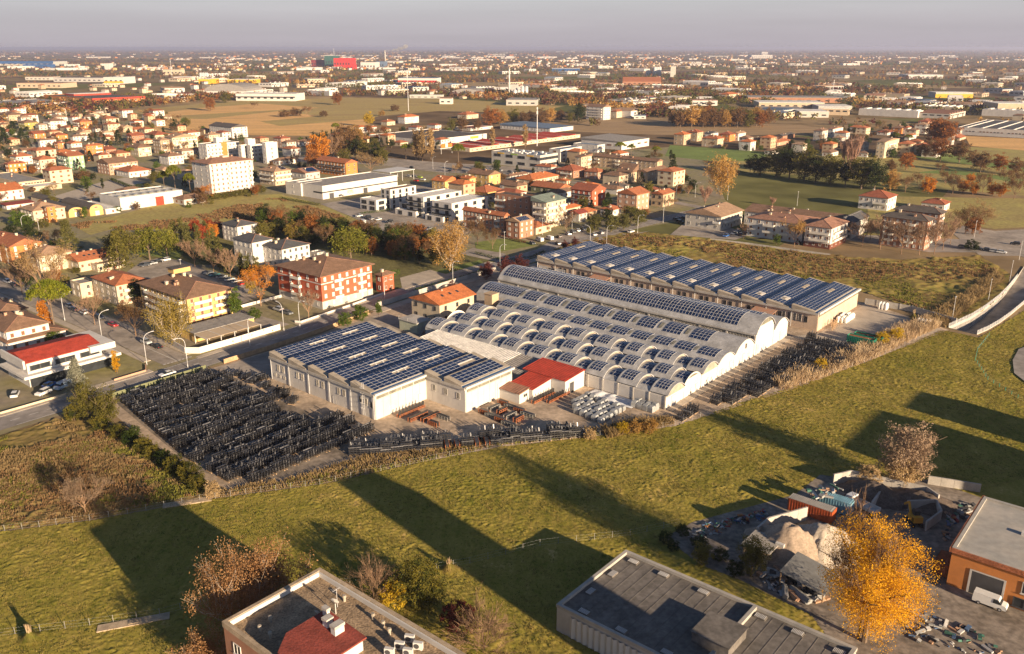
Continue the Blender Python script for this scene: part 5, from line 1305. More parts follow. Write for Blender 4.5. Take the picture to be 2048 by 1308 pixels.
for (x, y) in ((-9.05, 6.05), (-2.85, 5.95), (-.55, 5.75), (1.25, 5.25), (-12.55, -5.55), (-13.15, -3.45), (-10.35, -5.45)): obj('roof_vent', VENT, bt, (x, y, 15.22), 0, .75)
mb = MB().tube((0, 0, 0), (0, 0, 1.2), .05, .05, 6); M = Matrix.Translation((0, 0, 1.5)) @ Matrix.Rotation(R(200), 4, 'Z') @ Matrix.Rotation(R(65), 4, 'X')
for k in range(12):
 t0, t1 = 2 * math.pi * k / 12, 2 * math.pi * (k + 1) / 12; c_ = lambda t, r, z: M @ Vector((r * math.cos(t), r * math.sin(t), z))
 mb.face([c_(0, 0, -.12), c_(t0, .45, 0), c_(t1, .45, 0)]); mb.face([c_(t1, .45, .02), c_(t0, .45, .02), c_(0, 0, -.1)])
DISH = mb.mesh('dish', 'frame_white')
sd_ = tag(obj('satellite_dish', DISH, None, (*wab(71.0, -68.9), 15.22), RZA), 'larger white satellite dish on the gravel roof beside the red penthouse', 'satellite dish'); sd_.scale = (1.4,) * 3
tag(obj('satellite_dish', DISH, None, (*wab(70.2, -71.4), 15.22), RZA, (.9,) * 3), 'small white satellite dish behind the red penthouse chimneys', 'satellite dish')
mb = MB().tube((0, 0, 0), (0, 0, 3.0), .04, .03, 6)
for k in range(5): mb.bar((-.6 + .1 * k, -.5 + .25 * k, 2.9), (.6 - .1 * k, -.5 + .25 * k, 2.9), .025, .025)
mb.bar((0, -.7, 2.9), (0, .7, 2.9), .03, .03)
tag(obj('aerial', mb.mesh('aerial', 'lightmetal'), None, (*wab(70.0, -67.8), 15.22), RZA), 'thin metal television aerial on the gravel roof', 'aerial')
AC = MB().box(-.55, .55, -.22, .22, .1, 1.0, 0).box(-.5, -.3, -.2, .2, 0, .1, 0).box(.3, .5, -.2, .2, 0, .1, 0).tube((-.15, -.23, .55), (-.15, -.25, .55), .33, .33, 10, 1).mesh('air_unit', ['frame_white', 'darkmetal'])
for k, (a, b, r_) in enumerate(((83.2, -66.4, .5), (83.2, -68.2, .5), (85.1, -66.7, .5), (83.1, -69.9, .5), (85.0, -68.4, .5))):
 tag(obj('air_conditioner', AC, None, (*wab(a, b), 15.22), RZA + r_, (1.15,) * 3), 'white air conditioning unit standing on the gravel roof', 'air conditioner', 'air conditioners on the gravel roof')
for a, z in ((64.5, 13.0), (69.0, 13.0), (74.5, 13.0), (64.5, 9.8), (69.0, 9.8)): onwall(bt, WIN['glass'], a - 78.75, -8.16, z, 1.7, 1.7, 'R')
gb = roofslab('low grey industrial building with a dark felt roof at the bottom', 'felt_roof_building', 85, 125.5, -36.3, -16, 4.6, 'w_grey', 'sheet_pale', 'feltroof', .55)
COR = MB()
COR.add([(0, 0, .3), (.55, -.32, .3), (1.1, 0, .3), (0, 0, 4.1), (.55, -.32, 4.1), (1.1, 0, 4.1)], [(0, 1, 4, 3), (1, 2, 5, 4)])
CORM = COR.mesh('fluted_panel', 'frame_white')
for k in range(33): obj('fluted_panel', CORM, gb, (-17.6 + 1.12 * k, -10.17, 0))
for k in range(22):
 x = -19.4 + 1.8 * k; obj('felt_seam', MB().box(-.05, .05, -9.4, 9.4, 0, .035).mesh('felt_seam', 'feltroof'), gb, (x, 0, 4.62))
obj('roof_box', MB().box(-2.6, 3.4, -4.2, 1.8, 4.65, 6.4, bottom=False).mesh('roof_box', 'feltroof'), gb, (3.0, .4, 0)); obj('roof_box_rim', MB().box(-2.8, 3.6, -4.4, 2.0, 6.41, 6.55).mesh('roof_box_rim', 'feltroof'), gb, (3.0, .4, 0))
for y0, y1 in ((2.6, 9.7), (-9.7, -4.2)): obj('expansion_wall', MB().box(-.3, .3, y0, y1, 4.65, 5.3).mesh('expansion_wall', 'sheet_pale'), gb, (4.4, 0, 0))
VG = MB().box(-.9, .9, -.55, .55, 0, .28, 0)
for k in range(8): VG.box(-.85 + .22 * k, -.77 + .22 * k, -.5, .5, .28, .34, 1)
VGM = VG.mesh('roof_vent', ['feltroof', 'lightmetal'])
for (x, y) in ((-17.5, 8.3), (-11.5, 8.3), (-4, 8.3), (6, 8.3), (12, 8.3), (-18.3, 3), (-18.3, -3.5), (-16, -8.6), (-9, -8.6), (-1, -8.6), (18.5, 8.0), (18, -2)): obj('roof_vent', VGM, gb, (x, y, 4.63), 0 if abs(y) > 5 else math.pi / 2)
ob = roofslab('orange workshop with a pale sheet roof and dark gateway at the right edge', 'orange_workshop', 130, 165, 18, 41, 7.2, 'w_orange', 'sheet_pale', 'sheet_pale', .35)
onwall(ob, doormesh('darkmetal'), -11.5, -11.52, .03, 5.6, 4.6, 'R', 'gateway'); onwall(ob, WIN['glass'], -5.4, -11.52, 4.4, 2.0, 2.2, 'R'); onwall(ob, WIN['dark'], -5.6, -11.52, 1.4, 3.4, 1.8, 'R')
obj('downpipe', MB().tube((-3.4, -11.65, .2), (-3.4, -11.65, 7), .1, .1, 6).mesh('downpipe', 'frame_white'), ob)
obj('roof_edge', MB().box(-17.7, 17.7, -11.9, -11.5, 6.7, 7.5).box(-17.9, -17.5, -11.9, 11.9, 6.7, 7.5).mesh('roof_edge', 'r_terra'), ob)
for (x, y) in ((-8.5, 1.5), (-4, -5)): obj('roof_vent', MB().box(-.8, .8, -.5, .5, 0, .6).mesh('roof_vent', 'frame_white'), ob, (x, y, 7.22))
# blocks just outside the frame whose shadows cross the meadow
roofslab('tall apartment tower outside the frame that shades the felt roof', 'apartment_tower', 160, 178, -48.5, -40.3, 34.4, 'w_cream', 'coping', 'gravelroof', cat='apartment block')
roofslab('apartment block outside the right edge that shades the meadow', 'apartment_block', 180, 196, 48, 76, 20, 'w_cream', 'coping', 'gravelroof', cat='apartment block')
roofslab('second apartment block outside the right edge beyond the first', 'apartment_block', 172, 184, 84, 98, 17, 'w_cream', 'coping', 'gravelroof', cat='apartment block')
def housemesh(seed, big=1.0):
 r = random.Random(seed); a, b, h = r.uniform(4.5, 8) * big, r.uniform(4, 6) * big, r.choice((3.4, 6.2, 6.4, 9)); rh = 1.9 * big
 mb = MB().box(-a, a, -b, b, 0, h, 0, bottom=False); e = .6; A, B = a + e, b + e
 mb.add([(-A, -B, h), (A, -B, h), (A, B, h), (-A, B, h), (-(A - B * .7), 0, h + rh), (A - B * .7, 0, h + rh)], [(0, 1, 5, 4), (1, 2, 5), (2, 3, 4, 5), (3, 0, 4)], 1)
 for f in range(int(h / 3)):
  for k in range(3): mb.box(-a + 2 * a * (k + .3) / 3, -a + 2 * a * (k + .62) / 3, -b - .08, -b, f * 3.1 + 1, f * 3.1 + 2.3, 2)
  for k in range(2): mb.box(-a - .08, -a, -b + 2 * b * (k + .3) / 2, -b + 2 * b * (k + .62) / 2, f * 3.1 + 1, f * 3.1 + 2.3, 2)
 w = r.choice(('w_white', 'w_cream', 'w_white', 'w_tan', 'w_cream', 'w_orange', 'w_pink', 'w_pale', 'w_beige')); rf = r.choice(('r_terra', 'r_brown', 'r_rust', 'r_orange', 'r_tanr'))
 return mb, w, rf
HP = [housemesh(s) for s in range(18)]; HPM = [mb.mesh('far_house', [w, rf, 'shutter_brown']) for mb, w, rf in HP]
# ================================================================ trees
mat('bark', (.16, .115, .08), .95, .3, .8); mat('bark_pale', (.42, .35, .28), .95, .3, .8); mat('twig', (.23, .145, .09), 1, .25, .6, rnd=.15); mat('twig_pink', (.34, .20, .14), 1, .2, .6, rnd=.1)
LM = dict(olivegold=((.17, .13, .03), (.34, .25, .06)), copper=((.26, .13, .055), (.45, .26, .12)),
 gold=((.50, .24, .012), (.78, .44, .03)), amber=((.36, .20, .055), (.50, .31, .10)), rust=((.22, .085, .025), (.36, .15, .045)), orange=((.45, .16, .025), (.60, .26, .04)),
 olive=((.10, .095, .022), (.19, .165, .04)), dark=((.022, .034, .012), (.055, .068, .02)), green=((.06, .10, .018), (.13, .17, .03)), pine=((.12, .15, .014), (.26, .26, .028)),
 willow=((.13, .14, .022), (.24, .225, .04)), silver=((.26, .27, .20), (.40, .39, .29)), brown=((.13, .075, .035), (.24, .14, .065)), red=((.24, .04, .02), (.42, .10, .035)),
 plum=((.085, .022, .02), (.15, .05, .04)), pale=((.26, .18, .12), (.42, .31, .21)), straw=((.34, .24, .12), (.50, .37, .20)), yellow=((.40, .27, .02), (.60, .42, .04)),
 tan=((.30, .20, .095), (.44, .30, .14)), cypress=((.10, .10, .03), (.19, .175, .055)), hedge=((.03, .05, .012), (.075, .095, .02)), ivy=((.045, .055, .015), (.17, .14, .025)))
for k, (a_, b_) in LM.items(): leafmat('l_' + k, a_, b_)
def leafquads(pts, size, r, flat=.0, asp=.6):
 n = len(pts)
 d = r.normal(size=(n, 3)); d[:, 2] *= (1 - flat); d /= np.linalg.norm(d, axis=1)[:, None]
 e = r.normal(size=(n, 3)); e -= (e * d).sum(1)[:, None] * d; e /= np.linalg.norm(e, axis=1)[:, None]
 s = size * r.uniform(.6, 1.3, (n, 1))
 v = np.stack([pts - d * s, pts + e * s * asp, pts + d * s, pts - e * s * asp], 1).reshape(-1, 3)
 return v, np.arange(4 * n).reshape(n, 4)
def segs_mesh(segs, name, m, nmax=6):
 mb = MB()
 for p0, p1, r0, r1 in segs: mb.tube(p0, p1, r0, r1, nmax if r0 > .12 else 3, 0, cap=False)
 return mb.mesh(name, m)
def grow(r, h, trunk, n1, up, ln, levels=3, kids=4, r0=.22, spread=.55, z0=None, hemi=0):
 """limbs of a tree h tall: list of tapered segments and the tips"""
 S = [((0, 0, -.2), (0, 0, trunk * h), r0, r0 * .75)]; tips = []
 def go(p, d, L_, rad, lv):
  q = p + d * L_
  mid = p + d * L_ * .5 + Vector(r.normal(0, .05, 3)) * L_
  S.append((tuple(p), tuple(mid), rad, rad * .8)); S.append((tuple(mid), tuple(q), rad * .8, rad * .5))
  if lv == 0: tips.append(q); return
  for k in range(kids):
   t = r.uniform(.45, 1.0); b = p.lerp(q, t)
   nd = (d + Vector(r.normal(0, spread, 3)) + Vector((0, 0, up * .35))).normalized()
   go(b, nd, L_ * r.uniform(.45, .72), rad * .48, lv - 1)
 for k in range(n1):
  a = 2 * math.pi * k / n1 + r.uniform(-.4, .4); el = r.uniform(.5, 1.0) * up
  d = Vector((math.cos(a), math.sin(a), math.tan(r.uniform(.15, 1.4)) if hemi else el * 1.6)).normalized()
  z = (z0 if z0 is not None else trunk) * h + r.uniform(0, .25) * h * (.5 if z0 is None else 1)
  go(Vector((0, 0, min(z, .7 * h))), d, ln * h * r.uniform(.75, 1.1), r0 * .5, levels - 1)
 S.append(((0, 0, trunk * h), (0, 0, .8 * h), r0 * .72, .03))
 return S, tips
def clumps(r, n, per, rad, shape):
 c = np.array([shape(r) for _ in range(n)]); d = r.normal(size=(n * per, 3)); d /= np.linalg.norm(d, axis=1)[:, None]; p = np.repeat(c, per, 0) + d * (r.random(n * per) ** .45)[:, None] * rad * 1.9 * [1, 1, .75]
 return p
def ell(cx, cz, rx, rz, inner=.45, low=-1.0):
 def f(r):
  while True:
   d = r.normal(size=3); d /= np.linalg.norm(d)
   if d[2] > low: break
  k = r.uniform(inner, 1.0) * (1 + .12 * math.sin(5 * d[0] + 3 * d[1]))
  return (d[0] * rx * k + cx, d[1] * rx * k, cz + d[2] * rz * k)
 return f
PROTO = {}
def proto(kind, seed=0, det=1.0):
 """tree meshes 10 m tall: (crown mesh or None, trunk mesh)"""
 key = (kind, seed, det)
 if key in PROTO: return PROTO[key]
 r = np.random.default_rng(100 + seed * 17 + sum(map(ord, kind)))
 shape, leaf = kind.split('_') if '_' in kind else (kind, None)
 lm = 'l_' + leaf if leaf else None
 sz = .22 / (det ** .55)
 N = lambda n: int(n * det)
 if shape == 'round':
  S, tips = grow(r, 10, .25, 5, .8, .42, 2, 3)
  pts = clumps(r, int(120 * det ** .42), int(34 * det ** .58), .5, ell(0, 5.3, 3.8, 4.5, .3)); tr = 'bark'
 elif shape == 'fan':      # poplar or elm: steep limbs, light crown
  S, tips = grow(r, 10, .08, 12, 1.25, .46, 3, 4, .10, .36)
  T = np.array([np.array(q[0]) * (1 - u) + np.array(q[1]) * u for q in S if q[2] < .06 for u in (.3, .9)]); T = T[r.integers(0, len(T), N(170))]
  pts = np.concatenate([np.repeat(T, 12, 0) + r.normal(0, .36, (len(T) * 12, 3)) * [1, 1, 1.2], clumps(r, N(150), 18, .42, ell(0, 5.3, 3.3, 4.7, .3))]); pts = pts[pts[:, 2] > .5]; tr = 'bark_pale'; sz *= .8
 elif shape == 'bare':
  S, tips = grow(r, 10, .18, 8, 1.1, .42, 4, 4, .15, .42); pts = None; tr = 'twig'
 elif shape == 'sparse':   # bare limbs with some leaves left
  S, tips = grow(r, 10, .16, 8, 1.15, .43, 4, 4, .15, .4)
  T = np.array([tuple(t) for t in tips]); pts = np.repeat(T[r.integers(0, len(T), N(900))], 4, 0) + r.normal(0, .3, (N(900) * 4, 3)); tr = 'twig'
  sz *= .6
 elif shape == 'broom':    # bare, upright besom
  S, tips = grow(r, 10, .06, 14, 2.2, .5, 3, 4, .12, .22); pts = None; tr = 'twig_pink'
 elif shape == 'umbrella':
  S, tips = grow(r, 10, .55, 7, .75, .32, 2, 3, .22, .4)
  f = lambda r: ((lambda a, q: (q * 3.9 * math.cos(a), q * 3.9 * math.sin(a), 7.4 + 1.9 * (1 - q * q) + r.uniform(-.5, .25)))(r.uniform(0, 6.283), math.sqrt(r.uniform(0, 1))))
  pts = clumps(r, N(110), 24, .38, f); tr = 'bark'
 elif shape == 'column':
  S, tips = grow(r, 10, .1, 4, 1.2, .2, 2, 2, .14)
  pts = clumps(r, N(70), 24, .36, ell(0, 5.4, 1.25, 4.7, .4)); tr = 'bark'
 elif shape == 'willow':
  S, tips = grow(r, 10, .25, 6, .8, .4, 2, 3, .25)
  C_ = np.array([ell(0, 6.0, 4.2, 3.6, .5, -.2)(r) for _ in range(N(260))])
  ln = r.uniform(1.5, 4.5, len(C_)); t = r.uniform(0, 1, (len(C_), 16))
  pts = np.repeat(C_, 16, 0) + r.normal(0, .22, (len(C_) * 16, 3)); pts[:, 2] -= (t * ln[:, None]).ravel(); pts = pts[pts[:, 2] > .3]; tr = 'bark'
 elif shape == 'cone':     # cedar, fir, cypress
  S, tips = grow(r, 10, .1, 4, .3, .25, 2, 2, .2)
  def f(r):
   z = r.uniform(0, 1) ** .8; a = r.uniform(0, 6.283); q = (1 - z) * 3.3 * r.uniform(.55, 1.05) + .15; lay = .35 * math.sin(z * 40)
   return (q * math.cos(a), q * math.sin(a), .8 + 9.0 * z + lay * .3)
  pts = clumps(r, N(130), 18, .33, f); tr = 'bark'
 elif shape == 'bush':     # wide as tall, leaves to the ground
  S = [((0, 0, -.2), (0, 0, 4), .15, .05)]; pts = clumps(r, N(130), 30, .5, ell(0, 4.6, 5.2, 4.9, .5, -.85)); pts = pts[pts[:, 2] > 0]; tr = 'bark'
 elif shape == 'twiggy':   # bare round shrub
  S, tips = grow(r, 10, .08, 26, .25, .5, 3, 5, .10, .4, hemi=1); pts = None; tr = 'twig'
 crown = None
 if pts is not None:
  v, f = leafquads(np.asarray(pts), sz * (1.0 if shape not in ('bush',) else 1.25), r)
  crown = fmesh('crown', v, f, lm)
 else:
  thin = [s for s in S if s[2] < .03]; S = [s for s in S if s[2] >= .03]
  # fine twigs as slivers
  A_ = np.array([s[0] for s in thin]); B_ = np.array([s[1] for s in thin])
  reps = max(1, int((2600 if shape != 'broom' else 1800) * det / max(1, len(A_))))
  A2, B2 = [], []
  for k in range(reps + 1):
   j = r.normal(0, .30, A_.shape) if k else 0
   A2.append(A_ + (r.normal(0, .12, A_.shape) if k else 0)); B2.append(B_ + j + (B_ - A_) * (.5 if k else .2))
  A_, B_ = np.concatenate(A2), np.concatenate(B2)
  w = r.normal(size=A_.shape); d = B_ - A_; w = np.cross(d, w); w /= np.linalg.norm(w, axis=1)[:, None] + 1e-9
  v = np.stack([A_ - w * .028, A_ + w * .028, B_ + w * .008, B_ - w * .008], 1).reshape(-1, 3)
  crown = fmesh('crown', v, np.arange(len(v)).reshape(-1, 4), tr if tr != 'bark' else 'twig')
 trunk = segs_mesh(S, 'trunk', tr)
 PROTO[key] = (crown, trunk); return PROTO[key]
trng = random.Random(11)
TREES = []
TN = [None]
def tree(kind, x, yb, yt, label, group=None, wf=1.0, name=None, seed=None, det=1.0, cat=None, world=None, h=None):
 g = world or at(x, yb)
 h = h or max(1.0, height_at(g[0], g[1], yt))
 cr, tk = proto(kind, trng.randrange(2) if seed is None else seed, det)
 s = h / 10
 shape = kind.split('_')[0]
 nm = name or (TN[0] if shape == 'round' else None) or {'bush': 'shrub', 'twiggy': 'bare_shrub', 'umbrella': 'stone_pine', 'column': 'columnar_tree', 'cone': 'conifer', 'willow': 'willow', 'fan': 'poplar', 'bare': 'bare_tree', 'broom': 'bare_tree', 'sparse': 'autumn_tree'}.get(shape, 'tree')
 t = thing(nm, label, cat or ('shrub' if shape in ('bush', 'twiggy') else 'tree'), (g[0], g[1], 0), trng.uniform(0, 6.28), group, (s * wf, s * wf, s))
 obj('crown', cr, t); obj('trunk', tk, t)
 TREES.append((g[0], g[1], 2.5 * s * wf))
 return t
def trees(label, group, lst):
 for q in lst: tree(q[0], q[1], q[2], q[3], label, group if len(lst) > 1 else None, *(q[4:]))
# near trees
tree('round_gold', 1728, 1284, 1036, 'large golden yellow tree beside the felt roof building', wf=.92, det=14.0, seed=1)
tree('bare', 1716, 1278, 1044, 'bare twigs of a tree standing within the golden one', wf=.6)
tree('fan_copper', 0, 0, 0, 'wide coppery tree behind the brick tower', wf=.88, det=5, world=wab(50.5, -71.6), h=18.8)
tree('fan_copper', 0, 0, 0, 'smaller coppery tree close against the brick tower', wf=.8, det=3, world=wab(50.0, -66.5), h=17.5)
tree('fan_copper', 0, 0, 0, 'low coppery tree left of the brick tower wall', wf=1.1, det=2, world=wab(53, -79), h=9.5)
tree('twiggy', 748, 1206, 1118, 'round bare grey-brown shrub beyond the gravel roof', wf=.9)
tree('bush_ivy', 838, 1212, 1116, 'dark and yellow-green leafy tree beside the bare shrub', wf=.95, det=2.2)
tree('bush_yellow', 790, 1216, 1160, 'small yellow shrub under the bare grey-brown one', wf=.9)
tree('bush_plum', 918, 1262, 1200, 'dark purple-brown shrub next to the gravel roof corner', wf=.9)
tree('twiggy', 968, 1308, 1214, 'bare pale shrub at the bottom beside the brick tower', wf=1.0)
tree('sparse_pale', 172, 1030, 958, 'small pale pink tree with white trunk by the wire fence', wf=1.15, det=1.6)
tree('round_pale', 1806, 968, 842, 'large pale pinkish tree at the scrap yard corner', wf=1.05, det=2.6)
tree('bush_straw', 1800, 972, 905, 'straw coloured thicket under the pale pinkish tree', wf=.9, det=1.5)
tree('bush_straw', 1738, 968, 928, 'low straw coloured shrub left of the pale tree', wf=1.1)
tree('round_olive', 1502, 1152, 1072, 'dark olive tree inside the scrap yard', wf=.95, det=1.5)
tree('round_olive', 1402, 1132, 1084, 'smaller dark tree at the scrap yard hedge', wf=1.0)
for x, yb, yt in ((1330, 1085, 1062), (1365, 1072, 1048), (1400, 1100, 1072), (1440, 1120, 1095), (1470, 1150, 1122), (1345, 1100, 1080)):
 tree('bush_hedge', x, yb, yt, 'dark hedge shrub along the scrap yard side', 'dark hedge shrubs by the scrap yard', 1.1)
# left hedge by the black stacks
tree('round_olive', 178, 842, 758, 'tall olive conifer beside the silver cedar', wf=.8, det=1.6)
tree('round_olive', 218, 850, 772, 'olive tree at the corner of the black stacks', wf=.85, det=1.6)
tree('cone_silver', 160, 800, 718, 'silver-grey cedar in front of the red roof block', wf=1.0, det=2.0)
tree('column_gold', 234, 747, 699, 'narrow golden columnar tree by the road corner', wf=1.0, det=1.2)
trees('dark yellow-green hedge shrub along the yard edge of the black stacks', 'hedge shrubs between waste field and stacks',
  [('bush_ivy', 150, 842, 806), ('bush_ivy', 200, 862, 828), ('bush_ivy', 235, 876, 846), ('bush_hedge', 262, 890, 858), ('bush_ivy', 288, 905, 870), ('bush_ivy', 308, 918, 886), ('bush_hedge', 330, 930, 898), ('bush_ivy', 352, 948, 908), ('bush_ivy', 378, 966, 922), ('bush_ivy', 398, 980, 944), ('bush_hedge', 270, 872, 850)])
trees('tuft of amber reeds standing by the wire fence', 'reed shrubs along the fence', [('bush_straw', 425, 994, 962), ('bush_yellow', 1244, 868, 842), ('bush_amber', 1270, 866, 838), ('bush_amber', 1300, 866, 836), ('bush_yellow', 1762, 690, 662), ('bush_yellow', 1792, 682, 654), ('bush_yellow', 1640, 740, 715), ('bush_straw', 1180, 880, 858)])
# left street trees
tree('umbrella_pine', 112, 672, 556, 'stone pine with a flat lime-green crown in the side street', wf=.8, det=2.2, seed=0)
tree('fan_olivegold', 350, 694, 588, 'broad yellow-olive tree in front of the yellow apartments', wf=1.0, det=2.2)
tree('sparse_brown', 272, 672, 592, 'bare brown tree left of the yellow-olive one', wf=1.0)
tree('sparse_tan', 98, 610, 492, 'wide bare tan tree along the side street', wf=.95, det=1.4)
tree('bare', 45, 590, 530, 'bare dark tree at the left end of the side street', wf=1.1)
tree('bare', 190, 650, 585, 'bare street tree between parked cars and cream house', wf=.9)
tree('column_orange', 95, 668, 600, 'narrow orange tree beside the brown villa', wf=1.3)
tree('bush_green', 110, 690, 662, 'green shrub behind the brown villa', wf=1.2)
tree('cone_cypress', 140, 508, 442, 'broad yellow-green cedar above the orange houses', wf=1.25, det=1.6)
trees('large weeping willow behind the small car park', 'willows behind the car park', [('willow_willow', 300, 520, 446, 1.0), ('willow_willow', 335, 516, 450, .95), ('willow_olive', 250, 532, 446, .9)])
tree('cone_olive', 240, 545, 462, 'dark olive conifer left of the car park willows', wf=1.0)
tree('willow_willow', 702, 522, 446, 'green weeping willow behind the red brick apartments', wf=1.15, det=1.4)
tree('fan_amber', 900, 548, 438, 'big golden-tan poplar beside the street corner', wf=1.0, det=2.2)
trees('brown half bare tree behind the golden-tan poplar', 'trees by the row house lawn', [('sparse_brown', 955, 490, 438, 1.0), ('sparse_brown', 985, 498, 456, .9), ('sparse_tan', 930, 485, 442, 1.0)])
tree('sparse_orange', 522, 612, 528, 'orange-brown tree left of the red brick apartments', wf=1.0, det=1.5)
tree('column_yellow', 503, 590, 540, 'yellow tree top behind the orange-brown one', wf=1.5)
tree('column_green', 474, 640, 572, 'dense green columnar tree at the end of the yellow apartments', wf=1.3)
trees('round green shrub by the crossing', 'round shrubs by the crossing', [('bush_green', 510, 640, 614), ('bush_green', 690, 652, 624), ('bush_green', 722, 640, 608)])
tree('column_green', 758, 634, 598, 'small green cypress beside the works house', wf=1.2)
tree('bare', 618, 640, 578, 'bare street tree in front of the red brick apartments', wf=.9)
trees('columnar evergreen in the white villa garden', 'columnar trees of the white villa', [('column_cypress', x, y, t) for x, y, t in ((352, 500, 440), (378, 512, 446), (398, 505, 448), (418, 520, 460), (366, 488, 432), (412, 480, 440), (440, 540, 470), (454, 548, 492), (484, 556, 504), (498, 562, 506), (515, 566, 510), (428, 500, 455))])
trees('bare young street tree by the car park wall', 'bare street trees by the car park', [('bare', 390, 535, 478), ('bare', 428, 548, 496), ('bare', 462, 560, 500)])
trees('red autumn tree behind the columnar evergreens', 'red trees by the mid field', [('round_red', 392, 470, 436), ('round_red', 418, 468, 434), ('round_plum', 438, 462, 436), ('round_red', 405, 482, 448), ('round_orange', 428, 478, 444)])
# wood between villa and poplar
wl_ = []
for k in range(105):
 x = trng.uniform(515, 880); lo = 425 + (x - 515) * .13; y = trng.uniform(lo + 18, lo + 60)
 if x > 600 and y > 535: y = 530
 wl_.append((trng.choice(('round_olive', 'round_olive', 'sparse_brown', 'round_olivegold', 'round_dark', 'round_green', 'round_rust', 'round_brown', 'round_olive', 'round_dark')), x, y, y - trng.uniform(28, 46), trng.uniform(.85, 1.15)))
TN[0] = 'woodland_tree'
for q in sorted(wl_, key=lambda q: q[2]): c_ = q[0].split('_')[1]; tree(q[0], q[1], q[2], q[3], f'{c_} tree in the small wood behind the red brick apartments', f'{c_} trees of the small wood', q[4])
TN[0] = None
trees('dark red plum tree along the main road', 'plum trees by the factory front', [('round_plum', x, y, t) for x, y, t in ((908, 595, 558), (972, 560, 520), (1012, 558, 514), (1040, 552, 510), (1130, 502, 480), (1150, 496, 474))])
trees('clipped olive tree by the white cottage', 'olive trees by the cottage', [('round_cypress', x, y, t, 1.2) for x, y, t in ((1190, 462, 424), (1222, 464, 428), (1246, 460, 424), (1276, 452, 412), (1262, 445, 408))])
tree('bare', 1132, 470, 420, 'bare white-branched tree by the green-roofed apartments', wf=.9, name='bare_tree')
tree('cone_dark', 1215, 425, 385, 'dark conifer beside the brick-red house', wf=1.1)
tree('fan_amber', 1440, 395, 306, 'tall tan poplar at the pasture corner', wf=1.0, det=1.5)
tree('broom', 1410, 408, 372, 'pinkish bare tree behind the modern white house', wf=1.4)
tree('cone_dark', 1345, 352, 308, 'dark fir at the green field corner', wf=.9)
tree('round_orange', 1352, 368, 345, 'small orange tree by the end of the street', wf=1.2)
trees('dark evergreen oak in the row above the pasture', 'oak row above the pasture',
  [('round_' + k, x, y, t, 1.1) for k, x, y, t in (('dark', 1520, 352, 304), ('olive', 1552, 355, 296), ('dark', 1578, 358, 290), ('olive', 1608, 362, 288), ('dark', 1630, 366, 304), ('olive', 1660, 368, 306), ('dark', 1690, 372, 320), ('olive', 1722, 378, 308), ('dark', 1748, 382, 318), ('amber', 1780, 382, 338), ('dark', 1560, 340, 292), ('dark', 1500, 345, 312))])
tree('broom', 1696, 360, 272, 'large bare tan poplar rising from the oak row', wf=.8, det=1.3)
trees('brown oak on the right above the pasture', 'brown oaks on the right', [('round_' + k, x, y, t, 1.2) for k, x, y, t in (('rust', 1880, 322, 272), ('brown', 1850, 316, 282), ('brown', 1918, 325, 280), ('rust', 1812, 340, 302), ('brown', 1960, 346, 302), ('rust', 1998, 344, 306), ('brown', 2030, 350, 315), ('brown', 1780, 345, 318), ('rust', 1870, 288, 232), ('rust', 1890, 290, 236), ('brown', 1945, 330, 300))])
trees('red-orange autumn tree in the orchard at the right', 'red orchard trees', [('round_orange', x, y, t, 1.1) for x, y, t in ((1856, 388, 350), (1925, 386, 355), (1945, 390, 362), (1984, 392, 362), (2002, 394, 364), (1940, 368, 344))])
trees('bare brown tree in the orchard at the right', 'bare orchard trees', [('sparse_brown', x, y, t, 1.1) for x, y, t in ((1810, 385, 348), (1838, 380, 345), (1890, 372, 340), (1905, 388, 350), (1965, 385, 345), (2028, 398, 350), (2040, 380, 340), (1880, 350, 325), (2010, 372, 335))])
trees('bare tree in front of the red brick apartments by the scrub field', 'bare trees by the brick apartments', [('bare', x, y, t, w) for x, y, t, w in ((1725, 492, 438, 1.3), (1760, 498, 436, 1.2), (1802, 508, 446, 1.1), (1838, 510, 448, 1.0), (1868, 508, 446, .9), (1885, 500, 440, .9), (1740, 480, 440, 1.1), (1900, 490, 432, .9))])
tree('sparse_amber', 1588, 494, 440, 'amber tree in front of the white apartments', wf=.9)
tree('round_green', 1553, 489, 468, 'small green tree in front of the white apartments', wf=1.1)
tree('bare', 1487, 478, 448, 'thin bare tree at the end of the white apartments', wf=.8)
trees('bare brown tree right of the brick apartments near the roundabout', 'trees by the roundabout', [('sparse_brown', 1930, 468, 412, 1.2), ('sparse_tan', 1960, 458, 405, 1.2), ('round_rust', 1945, 470, 430, 1.2), ('bush_dark', 1942, 500, 478, 1.2)])
# middle distance
trees('stone pine with a round dark green crown', 'stone pines of the town', [('umbrella_pine', x, y, t, w) for x, y, t, w in ((352, 388, 328, .62), (382, 394, 344, .55), (330, 385, 340, .6), (262, 316, 294, .9), (917, 332, 286, .75), (812, 318, 286, .8), (1240, 310, 283, .95), (1262, 312, 288, .9), (1312, 316, 292, 1.0), (672, 272, 245, .8), (1790, 288, 265, .9), (1815, 292, 268, .9))])
tree('round_orange', 640, 330, 262, 'large rust-orange tree behind the orange terrace', wf=1.0, det=1.2)
tree('round_rust', 628, 340, 295, 'rust coloured tree in front of the large orange one', wf=1.1)
tree('bare', 664, 325, 270, 'pale bare tree beside the large orange tree', wf=.9)
tree('round_yellow', 738, 254, 222, 'bright yellow tree at the edge of the golden field', wf=.95)
tree('sparse_tan', 742, 348, 304, 'spreading bare tan tree behind the supermarket', wf=1.3)
